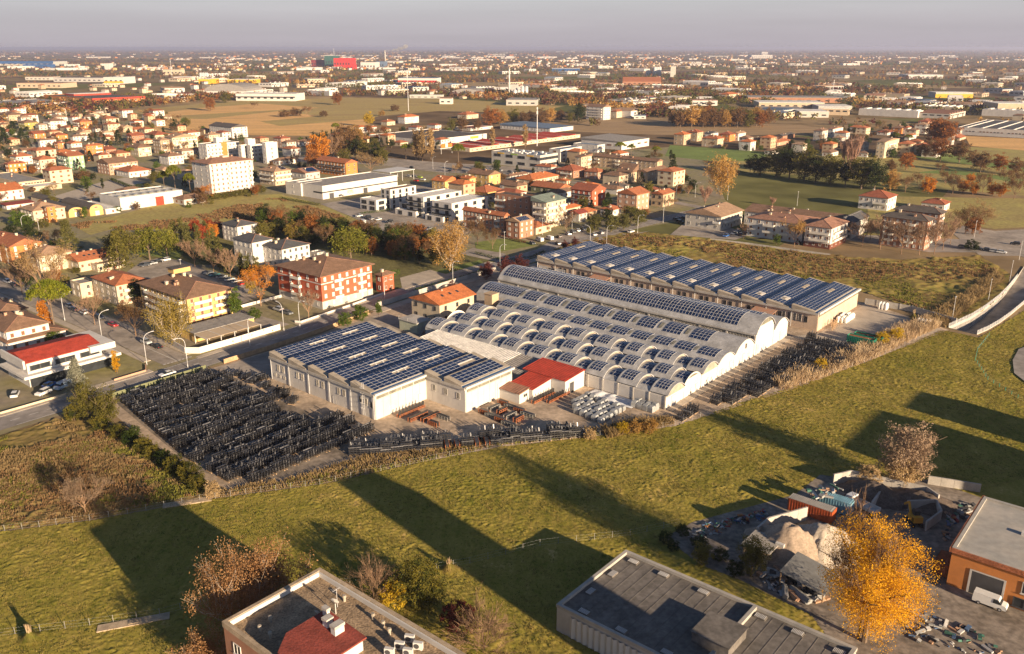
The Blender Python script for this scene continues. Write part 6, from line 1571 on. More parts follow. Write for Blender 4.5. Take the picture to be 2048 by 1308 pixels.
trees('dark evergreen in the grove behind the supermarket', 'grove behind the supermarket', [('round_' + k, x, y, t, 1.1) for k, x, y, t in (('dark', 712, 318, 272), ('olive', 730, 322, 280), ('dark', 755, 326, 286), ('olive', 765, 330, 292), ('brown', 700, 312, 252), ('brown', 690, 300, 248), ('amber', 715, 300, 250), ('olive', 690, 330, 296), ('dark', 648, 300, 262), ('brown', 675, 318, 262))])
trees('thin bare poplar in front of the commercial halls', 'bare poplars by the halls', [('column_tan', x, y, t, .85) for x, y, t in ((832, 320, 258), (845, 322, 252), (862, 320, 250), (985, 298, 250), (1050, 296, 244), (838, 318, 262))])
tree('round_rust', 982, 254, 212, 'big rust-brown tree beyond the blue-grey hall', wf=1.25, det=1.2)
trees('brown autumn tree in the row beyond the blue-grey hall', 'tree row beyond the halls', [('round_' + k, x, y, t, 1.1) for k, x, y, t in (('amber', 1005, 252, 218), ('olive', 1028, 250, 216), ('brown', 1048, 252, 222), ('brown', 1060, 248, 220), ('brown', 1085, 250, 216), ('amber', 1100, 246, 214), ('brown', 1120, 244, 218), ('dark', 1160, 242, 208), ('brown', 955, 262, 238), ('brown', 925, 262, 232), ('olive', 905, 262, 234), ('olive', 1140, 246, 222))])
trees('brown woodland tree along the far side of the ploughed field', 'woodland row beyond the ploughed field', [('round_' + trng.choice(('brown', 'rust', 'amber', 'olive', 'brown')), 1345 + 7.6 * k, 250 + (k % 3) * 2.5, 250 - trng.uniform(26, 42), 1.1) for k in range(26)])
trees('bushy brown tree standing alone in the golden field', 'lone trees in the golden field', [('round_rust', 421, 222, 192, 1.1), ('bush_brown', 570, 234, 218, 1.6), ('bush_brown', 592, 232, 214, 1.4), ('sparse_brown', 614, 234, 212, 1.3), ('bush_brown', 648, 234, 220, 1.3), ('round_rust', 674, 210, 184, 1.3), ('round_olive', 452, 206, 182, 1.4), ('sparse_brown', 508, 218, 204, 1.2), ('bush_brown', 790, 222, 208, 1.4), ('bush_amber', 764, 232, 220, 1.2)])
tree('cone_dark', 350, 262, 238, 'dark fir on the edge of the golden field', wf=1.0)
tree('cone_dark', 1157, 246, 206, 'tall dark fir beside the white apartments beyond the field', wf=.8)
tree('broom', 1545, 412, 395, 'small bare bush by the brown terrace roof', wf=1.3)
tree('cone_dark', 12, 290, 255, 'dark conifer at the left edge among the houses', wf=1.1)
trees('blue-green conifer among the left houses', 'conifers among the left houses', [('cone_dark', x, y, t, 1.2) for x, y, t in ((10, 292, 254), (46, 285, 255), (28, 270, 242), (238, 292, 260), (210, 288, 268), (8, 312, 292), (58, 290, 276), (72, 292, 278))])
tree('round_rust', 106, 348, 322, 'rust coloured round tree beside the pale cream house', wf=1.0)
tree('bush_brown', 168, 360, 340, 'wide brown shrub in front of the pink terrace', wf=1.8)
trees('green garden shrub beside the brick villa', 'shrubs around the brick villa', [('bush_green', 40, 452, 420, 1.2), ('bush_green', 55, 455, 428, 1.1), ('column_green', 172, 438, 412, 1.8), ('bush_olive', 88, 455, 436, 1.4), ('bush_olive', 130, 452, 438, 1.4), ('bush_green', 235, 425, 412, 1.3)])
trees('hedge shrub in front of the tall white apartment block', 'hedge below the apartment block', [('bush_olive', 380 + 13 * k, 408 - 2.1 * k, 394 - 2.1 * k, 1.5) for k in range(12)] + [('bush_brown', 398, 400, 372, 1.0), ('sparse_orange', 415, 402, 368, .9)])
# garden trees between the houses, wherever there is room
TOWN = pxs([(-40, 260), (60, 235), (330, 226), (420, 268), (600, 300), (640, 345), (560, 400), (330, 420), (140, 445), (60, 470), (-40, 450)])
TOWN2 = pxs([(860, 345), (1000, 330), (1330, 300), (1400, 400), (1250, 455), (1100, 480), (960, 420), (880, 380)])
TOWN3 = pxs([(1330, 290), (1600, 292), (1700, 262), (1800, 250), (1930, 275), (1850, 320), (1560, 310)])
TOWN4 = pxs([(-40, 470), (200, 480), (260, 560), (330, 640), (300, 690), (180, 640), (-40, 560)])
TOWN5 = pxs([(560, 290), (880, 300), (900, 262), (700, 262), (640, 275)])
for TP, cnt, rg in ((TOWN, 70, 'of the left quarter'), (TOWN3, 22, 'beyond the pasture'), (TOWN5, 16, 'beside the golden field'), (TOWN2, 14, 'of the central quarter')):
 xs = [p[0] for p in TP]; ys = [p[1] for p in TP]; k = 0; tries = 0
 while k < cnt and tries < 3000:
  tries += 1
  x, y = trng.uniform(min(xs), max(xs)), trng.uniform(min(ys), max(ys))
  if not inpoly(x, y, TP) or not free(x, y, 6.5): continue
  hm_ = trng.choice(HPM); wc = hm_.materials[0].name[2:]; FOOT.append((x, y, 7)); k += 1
  tag(obj('small_house', hm_, None, (x, y, 0), RZB + trng.choice((0, math.pi / 2)), trng.uniform(.85, 1.1)), f'small {wc} house squeezed between larger houses {rg}', 'house', f'small {wc} houses {rg}')
TN[0] = 'garden_tree'
for TP, cnt, rg in ((TOWN, 290, 'of the left quarter'), (TOWN2, 90, 'of the central quarter'), (TOWN3, 90, 'beyond the pasture'), (TOWN4, 22, 'of the side street'), (TOWN5, 70, 'beside the golden field')):
 xs = [p[0] for p in TP]; ys = [p[1] for p in TP]; k = 0; tries = 0
 while k < cnt and tries < 3000:
  tries += 1
  x, y = trng.uniform(min(xs), max(xs)), trng.uniform(min(ys), max(ys))
  if not inpoly(x, y, TP) or not free(x, y, 1.5): continue
  if any((x - q[0]) ** 2 + (y - q[1]) ** 2 < 16 for q in TREES): continue
  kd = trng.choice(('round_olive', 'round_brown', 'sparse_brown', 'round_dark', 'bush_green', 'cone_dark', 'round_rust', 'bush_olive', 'sparse_tan', 'round_green', 'column_dark', 'bush_brown'))
  hh = trng.uniform(2.2, 4.0) if kd.startswith('bush') else trng.uniform(5, 9.5)
  kn = {'bush': 'low shrub', 'cone': 'conifer', 'column': 'cypress', 'sparse': 'half bare tree'}.get(kd.split('_')[0], 'leafy tree'); cn_ = kd.split('_')[1]
  tree(kd, 0, 0, 0, f'{cn_} garden {kn} between the houses {rg}', f'{cn_} {kn}s {rg}', 1.1, world=(x, y), h=hh)
  k += 1
# clipped hedges
def hedge(label, pts, w, h, m='l_hedge', dens=26):
 G_ = [at(*p) for p in pts]; P_ = []
 r = np.random.default_rng(int(abs(G_[0][0]) * 10))
 for p, q in zip(G_[:-1], G_[1:]):
  L_ = math.hypot(q[0] - p[0], q[1] - p[1]); n_ = int(L_ * dens * max(1, h * .8)); t = r.uniform(0, 1, n_)
  d = np.array([(q[0] - p[0]) / L_, (q[1] - p[1]) / L_]); nr = np.array([-d[1], d[0]])
  s = r.uniform(-w / 2, w / 2, n_); z = r.uniform(0.05, 1, n_) ** .6 * h
  P_.append(np.stack([p[0] + (q[0] - p[0]) * t + nr[0] * s, p[1] + (q[1] - p[1]) * t + nr[1] * s, z], 1))
 v, f = leafquads(np.concatenate(P_), .2, r)
 o = obj('hedge', fmesh('hedge', v, f, m)); tag(o, label, 'hedge')
hedge('long dark hedge along the car park wall of the white villa', [(352, 500), (430, 532), (500, 562)], 1.6, 1.8)
hedge('green hedge along the main road opposite the works house', [(830, 585), (900, 566), (960, 548)], 1.5, 1.6, 'l_green')
hedge('clipped green hedge behind the paved court', [(762, 560), (800, 552)], 1.4, 3.0, 'l_green')
hedge('dark hedge around the row house lawn', [(950, 508), (1010, 524), (1060, 518), (1090, 505)], 1.4, 1.3)
hedge('hedge at the end of the supermarket field', [(560, 398), (640, 412)], 1.6, 1.6)
hedge('hedge in front of the cubic white villa', [(720, 430), (785, 422)], 1.4, 1.6, 'l_green')
hedge('dark green hedge by the market garden left of the white warehouse', [(222, 362), (262, 378), (300, 372)], 2.2, 2.5)
hedge('reddish hedge below the solar gabled house', [(995, 472), (1050, 488)], 1.4, 1.4, 'l_plum')
# ================================================================ vehicles
for k, c in dict(white=(.70, .70, .68), silver=(.40, .41, .42), black=(.015, .016, .018), dark=(.05, .06, .08), blue=(.03, .12, .38), red=(.42, .02, .02), teal=(.05, .18, .19), grey=(.16, .17, .18), lime=(.45, .6, .05), sky=(.35, .45, .55)).items():
 mat('car_' + k, c, .25, .05, 1.0, spec=.6)
mat('tyre', (.02, .02, .02), .9, .2); mat('rim', (.35, .35, .36), .4, .1, spec=.6); mat('tail', (.35, .01, .01), .4, .1); mat('headlamp', (.7, .7, .68), .2, .1)
def prof(pts, w0, w1, zsplit=None):
 """extrude a side profile (x, z) across the car; points above zsplit lean in to half-width w1"""
 mb = MB(); n = len(pts)
 hw = lambda z: w0 if z <= zsplit else w0 + (w1 - w0) * min(1, (z - zsplit) / .5)
 Lv = [(x, -hw(z), z) for x, z in pts]; Rv = [(x, hw(z), z) for x, z in pts]
 for k in range(n):
  j = (k + 1) % n; mb.face([Lv[k], Rv[k], Rv[j], Lv[j]])
 mb.face(Lv); mb.face(Rv[::-1])
 return mb
CARS = {}
def carproto(kind):
 if kind in CARS: return CARS[kind]
 if kind == 'hatch': body = [(-2.0, .35), (2.0, .35), (2.08, .62), (1.95, .82), (1.05, .95), (-1.95, 1.0), (-2.05, .7)]; cab = [(1.0, .94), (.35, 1.46), (-1.45, 1.48), (-1.95, .98)]; wb = 1.28
 elif kind == 'sedan': body = [(-2.25, .35), (2.2, .35), (2.28, .6), (2.15, .80), (1.15, .93), (-1.5, .98), (-2.25, .95), (-2.32, .62)]; cab = [(1.1, .92), (.4, 1.40), (-1.0, 1.42), (-1.75, .97)]; wb = 1.4
 elif kind == 'suv': body = [(-2.15, .42), (2.1, .42), (2.2, .75), (2.05, 1.0), (1.2, 1.12), (-2.1, 1.15), (-2.2, .8)]; cab = [(1.15, 1.1), (.6, 1.68), (-1.75, 1.7), (-2.1, 1.13)]; wb = 1.35
 else: body = [(-2.6, .4), (2.5, .4), (2.62, .75), (2.4, 1.15), (1.7, 1.3), (1.2, 2.05), (-2.55, 2.1), (-2.65, .8)]; cab = [(1.76, 1.27), (1.22, 1.98), (.5, 2.0), (.45, 1.25)]; wb = 1.6
 B_ = prof(body, .88, .84, .8).mesh('car_body', 'car_white')
 if kind == 'van': cb = prof(cab, .91, .86, 1.3)
 else: cb = prof(cab, .80, .62, .98)
 C_ = cb.mesh('cabin_glass', 'glass')
 top = cab[1], cab[2]
 Rf = MB().box(top[1][0] + .05, top[0][0] - .05, -.60, .60, top[0][1] - .02, top[0][1] + .045).mesh('roof_panel', 'car_white') if kind != 'van' else None
 Wm = MB().tube((0, -.11, 0), (0, .11, 0), .33, .33, 12, 0).tube((0, -.125, 0), (0, .125, 0), .19, .19, 8, 1).mesh('wheel', ['tyre', 'rim'])
 Lt = MB().box(-.04, .04, -.2, .2, -.08, .08).mesh('headlight', 'headlamp'); Tl = MB().box(-.04, .04, -.16, .16, -.09, .09).mesh('tail_light', 'tail')
 CARS[kind] = (B_, C_, Rf, Wm, Lt, Tl, wb, body); return CARS[kind]
def car(kind, colr, x, y, ang, label, group=None, cat=None, world=None):
 """ang: 'b' along the main road, 'a' along the vaults, or degrees from b"""
 g = world or at(x, y); rz = {'b': RZB, 'a': RZA}.get(ang, None)
 rz = rz if rz is not None else RZB + R(ang)
 if trng.random() < .5: rz += math.pi
 B_, C_, Rf, Wm, Lt, Tl, wb, body = carproto(kind)
 t = thing('van' if kind == 'van' else 'car', label, cat or ('van' if kind == 'van' else 'car'), (g[0], g[1], .13), rz, group)
 for nm, me in (('body', B_), ('roof_panel', Rf)):
  if me is None: continue
  o = obj(nm, me, t); o.material_slots[0].link = 'OBJECT'; o.material_slots[0].material = MATS['car_' + colr]
 obj('windows', C_, t)
 for sx in (-1, 1):
  for sy in (-.80, .80): obj('wheel', Wm, t, (sx * wb, sy, .33))
 for sy in (-.6, .6): obj('headlight', Lt, t, (body[2][0] - .06, sy, body[2][1] + .05)); obj('tail_light', Tl, t, (body[-1][0] + .05, sy, body[-1][1] + .1))
 return t
car('sedan', 'white', 335, 752, 'b', 'white saloon driving along the main road at the junction')
car('suv', 'white', 88, 790, 20, 'white off-road car parked before the red roof block')
car('hatch', 'blue', 101, 774, 20, 'bright blue car under the ledge of the red roof block')
car('van', 'sky', 127, 777, 20, 'pale blue van half behind the silver cedar')
car('hatch', 'white', 31, 793, 60, 'small white car at the left edge forecourt')
car('hatch', 'red', 227, 653, 'a', 'red car parked in the side street')
car('hatch', 'white', 168, 628, 'a', 'white car parked in the side street next to bare trees')
for k, (kd, c, x, y) in enumerate((('hatch', 'silver', 141, 616), ('hatch', 'dark', 199, 638), ('suv', 'silver', 293, 688), ('sedan', 'black', 314, 696), ('hatch', 'white', 62, 583), ('suv', 'white', 15, 566), ('hatch', 'dark', 30, 572), ('hatch', 'dark', 150, 622))):
 car(kd, c, x, y, 'a', 'car parked under the bare trees of the side street', 'cars parked in the side street')
for kd, c, x, y in (('hatch', 'dark', 290, 533), ('sedan', 'silver', 304, 530), ('hatch', 'black', 318, 526), ('suv', 'white', 331, 523)): car(kd, c, x, y, 'b', 'car in the back row of the small car park', 'cars in the back row of the small car park')
car('sedan', 'silver', 372, 540, 70, 'silver estate standing alone in the small car park')
car('sedan', 'teal', 429, 553, 'b', 'teal car in the right-hand row of the small car park')
car('hatch', 'red', 487, 570, 'b', 'red car at the end of the right-hand row of the small car park')
for kd, c, x, y in (('suv', 'silver', 444, 557), ('hatch', 'white', 460, 562), ('hatch', 'white', 474, 566), ('hatch', 'grey', 418, 549)): car(kd, c, x, y, 'b', 'pale car in the right-hand row of the small car park', 'pale cars in the right-hand row')
car('suv', 'silver', 557, 622, 'a', 'silver car turning beside the red brick apartments'); car('hatch', 'grey', 576, 629, 'a', 'grey car behind the turning silver car')
car('van', 'white', 726, 447, 70, 'white van in the car park below the white villas')
for kd, c, x, y in (('hatch', 'white', 718, 434), ('suv', 'black', 735, 437), ('hatch', 'silver', 746, 440), ('hatch', 'white', 756, 441), ('suv', 'black', 779, 446), ('hatch', 'dark', 750, 454), ('hatch', 'black', 842, 457), ('sedan', 'silver', 857, 460)): car(kd, c, x, y, 'b', 'car parked below the white villas', 'cars below the white villas')
car('van', 'white', 1079, 483, 70, 'white minibus in the car park behind the lawn'); car('van', 'white', 1099, 480, 70, 'tall white box van next to the minibus')
for kd, c, x, y in (('hatch', 'black', 1118, 476), ('suv', 'black', 1116, 490), ('sedan', 'white', 1136, 470), ('sedan', 'white', 1155, 463), ('hatch', 'dark', 1167, 460), ('sedan', 'white', 1187, 471), ('hatch', 'dark', 1065, 489), ('hatch', 'silver', 1202, 468), ('hatch', 'grey', 1146, 466)): car(kd, c, x, y, 60, 'car in the car park beside the brick apartments', 'cars beside the brick apartments')
car('suv', 'white', 1262, 466, 'b', 'white car driving past the scrub field')
for kd, c, x, y in (('hatch', 'dark', 1353, 441), ('hatch', 'dark', 1366, 438), ('suv', 'black', 1360, 446), ('hatch', 'black', 1378, 442)): car(kd, c, x, y, 'a', 'dark car shaded beside the modern white house', 'cars beside the modern house')
for kd, c, x, y in (('sedan', 'silver', 1468, 469), ('hatch', 'white', 1476, 464), ('hatch', 'black', 1482, 471), ('hatch', 'blue', 1452, 474), ('suv', 'black', 1596, 489), ('hatch', 'dark', 1492, 466)): car(kd, c, x, y, 'b', 'car in the courtyard of the white apartments', 'cars of the white apartments')
for kd, c, x, y in (('hatch', 'black', 1957, 500), ('hatch', 'dark', 1975, 502), ('hatch', 'silver', 1989, 505), ('hatch', 'white', 2003, 507), ('suv', 'black', 2030, 490), ('hatch', 'grey', 1925, 496)): car(kd, c, x, y, 'a', 'car parked near the roundabout at the right', 'cars near the roundabout')
car('hatch', 'dark', 681, 393, 'b', 'dark car parked along the supermarket wall')
for kd, c, x, y in (('hatch', 'silver', 818, 354), ('hatch', 'dark', 828, 354), ('hatch', 'red', 832, 363), ('hatch', 'lime', 840, 356), ('hatch', 'white', 846, 361), ('suv', 'black', 824, 337), ('hatch', 'dark', 900, 343), ('hatch', 'grey', 930, 346), ('hatch', 'silver', 1000, 342), ('hatch', 'dark', 1020, 345), ('hatch', 'white', 980, 340), ('hatch', 'black', 1040, 344)): car(kd, c, x, y, 'a', 'car by the avenue near the supermarket', 'cars near the supermarket')
car('van', 'white', 1979, 1212, 'a', 'white van parked before the orange workshop')
# ================================================================ street lamps
mb = MB(); pts = [(0, 0, 0), (0, 0, 7.6)] + [(1.9 * (1 - math.cos(t)), 0, 7.6 + 2.1 * math.sin(t)) for t in (.35, .7, 1.05, 1.4)] + [(2.9, 0, 9.85)]
mb.path(pts, .085, 6); mb.tube((0, 0, 0), (0, 0, 1.2), .13, .12, 6)
LAMP_POLE = mb.mesh('pole', 'lightmetal', True); LAMP_HEAD = MB().box(2.6, 3.4, -.16, .16, 9.75, 9.93).mesh('lamp_head', 'lightmetal')
def lamp(x, y, rz, label, group='curved street lamps along the streets', s=1.0):
 g = at(x, y); t = thing('street_lamp', label, 'street lamp', (*g, 0), rz, group, s); obj('pole', LAMP_POLE, t); obj('lamp_head', LAMP_HEAD, t); return t
for x, y, r_ in ((294, 730, RZB), (376, 736, RZB + math.pi), (205, 682, RZB), (130, 642, RZB), (500, 692, RZA), (568, 662, RZA + math.pi), (906, 568, RZA), (1000, 532, RZA), (600, 655, RZA), (1213, 490, RZA), (1275, 467, RZA), (1326, 446, RZA), (770, 608, RZA), (1180, 492, RZA + math.pi), (80, 470, RZB), (47, 470, RZB), (1352, 400, RZA), (1390, 395, RZA), (866, 338, RZA), (890, 350, RZB), (688, 306, RZA)):
 lamp(x, y, r_, 'tall grey street lamp with a curved arm')
mb = MB().tube((0, 0, 0), (0, 0, 8.5), .09, .06, 6); SP_ = mb.mesh('pole', 'lightmetal'); SH_ = MB().box(-.5, .5, -.16, .16, 8.5, 8.65).mesh('lamp_head', 'lightmetal')
for x, y in ((1904, 641), (1976, 603), (2019, 563), (1948, 476), (2038, 520), (1009, 500), (1085, 470), (1144, 458), (1455, 400), (1594, 412), (365, 560), (478, 556)):
 t = thing('street_lamp', 'straight grey lamp post with a small flat head', 'street lamp', (*at(x, y), 0), RZB, 'straight lamp posts'); obj('pole', SP_, t); obj('lamp_head', SH_, t)
# ================================================================ yard goods
mat('blacksteel', (.028, .028, .031), .3, .4, 2.0, spec=.8, rnd=.2); mat('pallet', (.36, .25, .15), .9, .3, 1.5); mat('wrap', (.30, .31, .31), .3, .25, 1.2, spec=.6, rnd=.15); mat('bagwhite', (.68, .67, .63), .8, .12, 1.0, rnd=.1)
mat('wornsteel', (.11, .11, .115), .3, .5, 3.0, spec=.8, rnd=.3)  # lighter tone on some hooks and bars, painted in for glints
def stackmesh(seed):
 r = random.Random(seed); mb = MB(); n = r.choice((3, 4, 4, 5)); pm = 1
 mb.box(-1.05, 1.05, -1.05, -.86, 0, .2, pm).box(-1.05, 1.05, .86, 1.05, 0, .2, pm)
 for k in range(n):
  z = .34 + .42 * k; j = r.uniform(-.1, .1)
  for y in (-.95, -.32, .32, .95):
   mb.bar((-.95 + j, y, z), (.7 + j, y, z), .15, .15)
   mb.bar((.66 + j, y, z - .02), (.98 + j, y, z + .44), .14, .14, 2 if r.random() < .35 else 0)
  mb.bar((-.8 + j, -1.15, z + .17), (-.8 + j, 1.15, z + .17), .22, .18, 2 if r.random() < .3 else 0)
  mb.bar((.2 + j, -1.1, z + .16), (.2 + j, 1.1, z + .16), .12, .14)
 zt = .34 + .42 * n
 for y in (-.65, 0, .65):
  if r.random() < .7: x = r.uniform(-.6, .2); mb.bar((x, y, zt), (x + .28, y + r.uniform(-.15, .15), zt + .5 + r.uniform(-.1, .3)), .2, .26, r.choice((0, 0, 2)))
 return mb.mesh('steel_stack', ['blacksteel', 'pallet', 'wornsteel', 'rustmetal'])
STK = [stackmesh(s) for s in range(9)]
srng = random.Random(5)
def stack(a, b, label, group, rz=0.0, s=1.0):
 o = obj('steel_stack', srng.choice(STK), None, (*wab(a + srng.uniform(-.15, .15), b + srng.uniform(-.1, .1)), .06), RZA + rz + srng.uniform(-.04, .04), (s, s * 1.15, s * 1.1 * srng.choice((.75, 1.0, 1.0, 1.15))))
 tag(o, label, 'steel stack', group)
ORD = 'first second third fourth fifth sixth seventh eighth ninth tenth eleventh twelfth thirteenth fourteenth fifteenth sixteenth seventeenth eighteenth nineteenth twentieth twenty-first twenty-second last'.split()
for ri, a in enumerate((-60.5, -58, -55.5, -51.2, -48.7, -46.2, -41.9, -39.4, -35.1, -32.6, -30.1, -25.8, -23.3, -19.0, -16.5, -14, -9.7, -7.2, -2.9, -.4, 4.2)):
 t = (a + 62) / 70
 b0 = -34.5 - 7 * min(1, t * 1.5) + (3 if a > 0 else 0); b1 = -8.5 - 2 * t + (6 if a > -8 else 0) - (3 if -30 < a < -15 else 0)
 b = b0
 while b < b1:
  if srng.random() > .04: stack(a, b, f'black steel frames stacked in the {ORD[ri]} row from the main road', f'black steel stacks of the {ORD[ri]} row')
  b += 2.95
for a, b in ((-54, -5), (-50, -4.5), (-46, -5.5), (-40, -5), (-34, -5.5), (-30, -6), (-25, -7)): stack(a, b, 'loose black steel stack on the yard lane before the stepped hall', 'loose stacks on the yard lane', .4)
for a, b in ((-43.5, 1.4 - 3.4), (-42.2, 2.8 - 5)): stack(a - 3.5, b, 'small pile of black steel at the far corner of the stepped hall', 'steel at the hall corner')
b = 50.0
while b < 134:
 fa = 59.7 + (b - 46) * .29 if b < 92 else 73 + (b - 92) * .21
 a = 61.2 if b > 58 else 59.2
 while a < fa - 1.4:
  if srng.random() > .06: q_ = 'near' if b < 75 else 'middle' if b < 105 else 'far'; stack(a, b, f'black steel frames in the {q_} part of the strip along the reeds', f'black steel stacks in the {q_} reed strip', math.pi / 2)
  a += 2.9
 b += 3.0
mat('paleframe', (.27, .26, .24), .7, .3, 1.2)
def rackmesh(L_, hgt, m, fill):
 mb = MB()
 for x in np.arange(-L_ / 2, L_ / 2 + .01, L_ / 4):
  for y in (-.5, .5): mb.box(x - .06, x + .06, y - .06, y + .06, 0, hgt, 0)
 for z in (.25, hgt * .55, hgt): mb.box(-L_ / 2, L_ / 2, -.55, -.45, z - .06, z + .06, 0); mb.box(-L_ / 2, L_ / 2, .45, .55, z - .06, z + .06, 0)
 x = -L_ / 2 + .3
 while x < L_ / 2 - .2:
  if fill == 'blade': mb.add([(x, -.5, .4), (x, .5, .4), (x + .5, .35, hgt + 1.0), (x + .5, -.35, hgt + 1.0), (x + .15, -.5, .4), (x + .15, .5, .4), (x + .62, .35, hgt + 1.0), (x + .62, -.35, hgt + 1.0)], [(0, 1, 2, 3), (7, 6, 5, 4), (0, 3, 7, 4), (1, 5, 6, 2), (3, 2, 6, 7)], 1); x += 1.15
  else: mb.box(x, x + .22, -.42, .42, .3, hgt + .1, 1); x += .34
 return mb.mesh('storage_rack', [m, 'blacksteel'])
RK = [rackmesh(9, .8, 'rustmetal', 'blade'), rackmesh(6, 1.0, 'rustmetal', 'bar'), rackmesh(4, 1.0, 'paleframe', 'bar'), rackmesh(3, 1.2, 'rustmetal', 'bar')]
def rack(k, a, b, rz, label, group=None): tag(obj('storage_rack', RK[k], None, (*wab(a, b), .06), RZA + rz), label, 'rack', group)
rack(0, 3.4, 9.0, math.pi / 2, 'rusty rack of upright black blades under the sunny end of the stepped hall')
rack(1, 7.5, 7.5, math.pi / 2, 'rusty rack of black bars, second from the stepped hall wall')
rack(1, 10.0, 9.5, math.pi / 2, 'rusty rack of black bars, third from the stepped hall wall')
rack(3, 13.6, 7.0, 0, 'low rusty rack lying nearest the field fence'); rack(2, 12.5, 11.5, 0, 'pale rack of black bars beside the low rusty rack')
for i in range(4):
 for j in range(3): rack(2 if (i + j) % 2 else 3, 18.5 + 3.2 * i, 20.5 + 3.8 * j - i * .5, math.pi / 2 * (j % 2), 'rack of black bars in the yard block before the red sheds', 'racks in the yard block')
rack(0, 27.0, 41, math.pi / 2, 'rack of tall black blades before the red roof shed'); rack(0, 24.2, 38, math.pi / 2, 'rack of tall black blades before the red roof annex')
for k in range(24):
 t = k / 23; a, b = 11 + 35 * t, -16 + 42 * t; wh_ = 'left' if t < .35 else 'middle' if t < .7 else 'right'
 if k in (9, 10, 12, 13): rack(3, a, b, .87 + math.pi / 2, 'rusty brown rack along the meadow fence', 'brown racks along the meadow fence')
 else: stack(a, b, f'dark steel pile in the {wh_} of the line along the meadow fence', f'steel piles in the {wh_} of the meadow fence line', .87 + math.pi / 2, 1.1)
 if k < 9 or srng.random() < .5: stack(a - 2.5 + .3 * (k % 2), b + 1.9, f'dark steel pile behind the {wh_} of the meadow fence line', f'steel piles behind the {wh_} fence line', .87 + math.pi / 2)
for x, y, L_ in ((375, 1006, 9.5), (268, 1246, 11)):
 tag(obj('culvert_slab', MB().box(-L_ / 2, L_ / 2, -.9, .9, 0, .22).box(-.8, .8, -.5, .5, .22, .3).mesh('culvert_slab', 'coping'), None, (*at(x, y), .05), RZB - .55), 'concrete culvert slab by the far fence' if y < 1100 else 'concrete culvert slab by the near fence', 'slab')
# wrapped pallets, bags
WR = MB(); q = [(-.62, -.62), (.62, -.62), (.62, .62), (-.62, .62)]
WR.box(-.6, .6, -.5, .5, 0, .14, 1); zs = (.14, .6, 1.1, 1.45); sc_ = (1, 1.06, 1.03, .8)
for k in range(3):
 for j in range(4):
  a_, b_ = q[j], q[(j + 1) % 4]; WR.face([(a_[0] * sc_[k], a_[1] * sc_[k], zs[k]), (b_[0] * sc_[k], b_[1] * sc_[k], zs[k]), (b_[0] * sc_[k + 1], b_[1] * sc_[k + 1], zs[k + 1]), (a_[0] * sc_[k + 1], a_[1] * sc_[k + 1], zs[k + 1])])
WR.face([(x * .8, y * .8, 1.45) for x, y in q]); WRM = WR.mesh('wrapped_pallet', ['wrap', 'pallet'])
for i in range(7):
 for j in range(6):
  if (i + j) < 2 or srng.random() < .06: continue
  tag(obj('wrapped_pallet', WRM, None, (*wab(33.0 + 1.95 * i, 36.5 + 1.95 * j - .2 * i), .06), RZA + srng.uniform(-.1, .1), (1.15, 1.15, srng.uniform(.9, 1.2))), 'pallet wrapped in clear film in the block before the first vault', 'wrapped pallet', 'film wrapped pallets before the first vault')
for i in range(4):
 for j in range(2): tag(obj('wrapped_pallet', WRM, None, (*wab(46.0 + 1.7 * i, 49.2 + 1.7 * j), .06), RZA + srng.uniform(-.1, .1), (1.2, 1.2, srng.uniform(1.2, 1.5))), 'pallet wrapped in film against the corner of the first vault', 'wrapped pallet', 'wrapped pallets at the vault corner')
# crumpled plastic sheeting
nx, ny = 34, 16; Xg, Yg = np.meshgrid(np.linspace(0, 15, nx), np.linspace(0, 5, ny), indexing='ij'); Zg = .15 + 1.1 * np.clip(fbm(Xg, Yg, .55, 4) - .3, 0, 1) * (np.sin(np.pi * Xg / 15) * np.sin(np.pi * Yg / 5)) ** .3
idx = np.arange(nx * ny).reshape(nx, ny); f = np.stack([idx[:-1, :-1], idx[1:, :-1], idx[1:, 1:], idx[:-1, 1:]], -1).reshape(-1, 4)
tag(obj('plastic_sheet', fmesh('plastic_sheet', np.stack([Xg, Yg, Zg], -1).reshape(-1, 3), f, mat('plastic', (.72, .73, .74), .45, .1, 1, spec=.5)), None, (*wab(31, 47.6), .08), RZA), 'crumpled white plastic sheeting beside the wrapped pallets', 'plastic sheet')
BG = MB()
for k in range(8):
 t0, t1 = 2 * math.pi * k / 8, 2 * math.pi * (k + 1) / 8
 rr_ = ((.42, 0), (.52, .5), (.5, 1.2), (.3, 1.55), (.08, 1.75))
 for (r0_, z0_), (r1_, z1_) in zip(rr_[:-1], rr_[1:]): BG.face([(r0_ * math.cos(t0), r0_ * math.sin(t0), z0_), (r0_ * math.cos(t1), r0_ * math.sin(t1), z0_), (r1_ * math.cos(t1), r1_ * math.sin(t1), z1_), (r1_ * math.cos(t0), r1_ * math.sin(t0), z1_)])
BGM = BG.mesh('bulk_bag', 'bagwhite')
for i in range(7):
 for j in range(3): tag(obj('bulk_bag', BGM, None, (*wab(60.2 + 1.2 * j, 156.5 + 1.25 * i + .5 * j), .08), srng.uniform(0, 6), (1.15, 1.15, srng.uniform(1.0, 1.4))), 'white bulk bag in the rows by the end of the long hall', 'bulk bag', 'white bulk bags by the long hall')
for i in range(6): tag(obj('bulk_bag', BGM, None, (*wab(66 + 1.1 * (i % 3), 183.2 - 1.2 * (i // 3)), .08), srng.uniform(0, 6), (1.2, 1.2, 1.5)), 'white bulk bag in the pile against the concrete fence', 'bulk bag', 'white bags at the concrete fence')
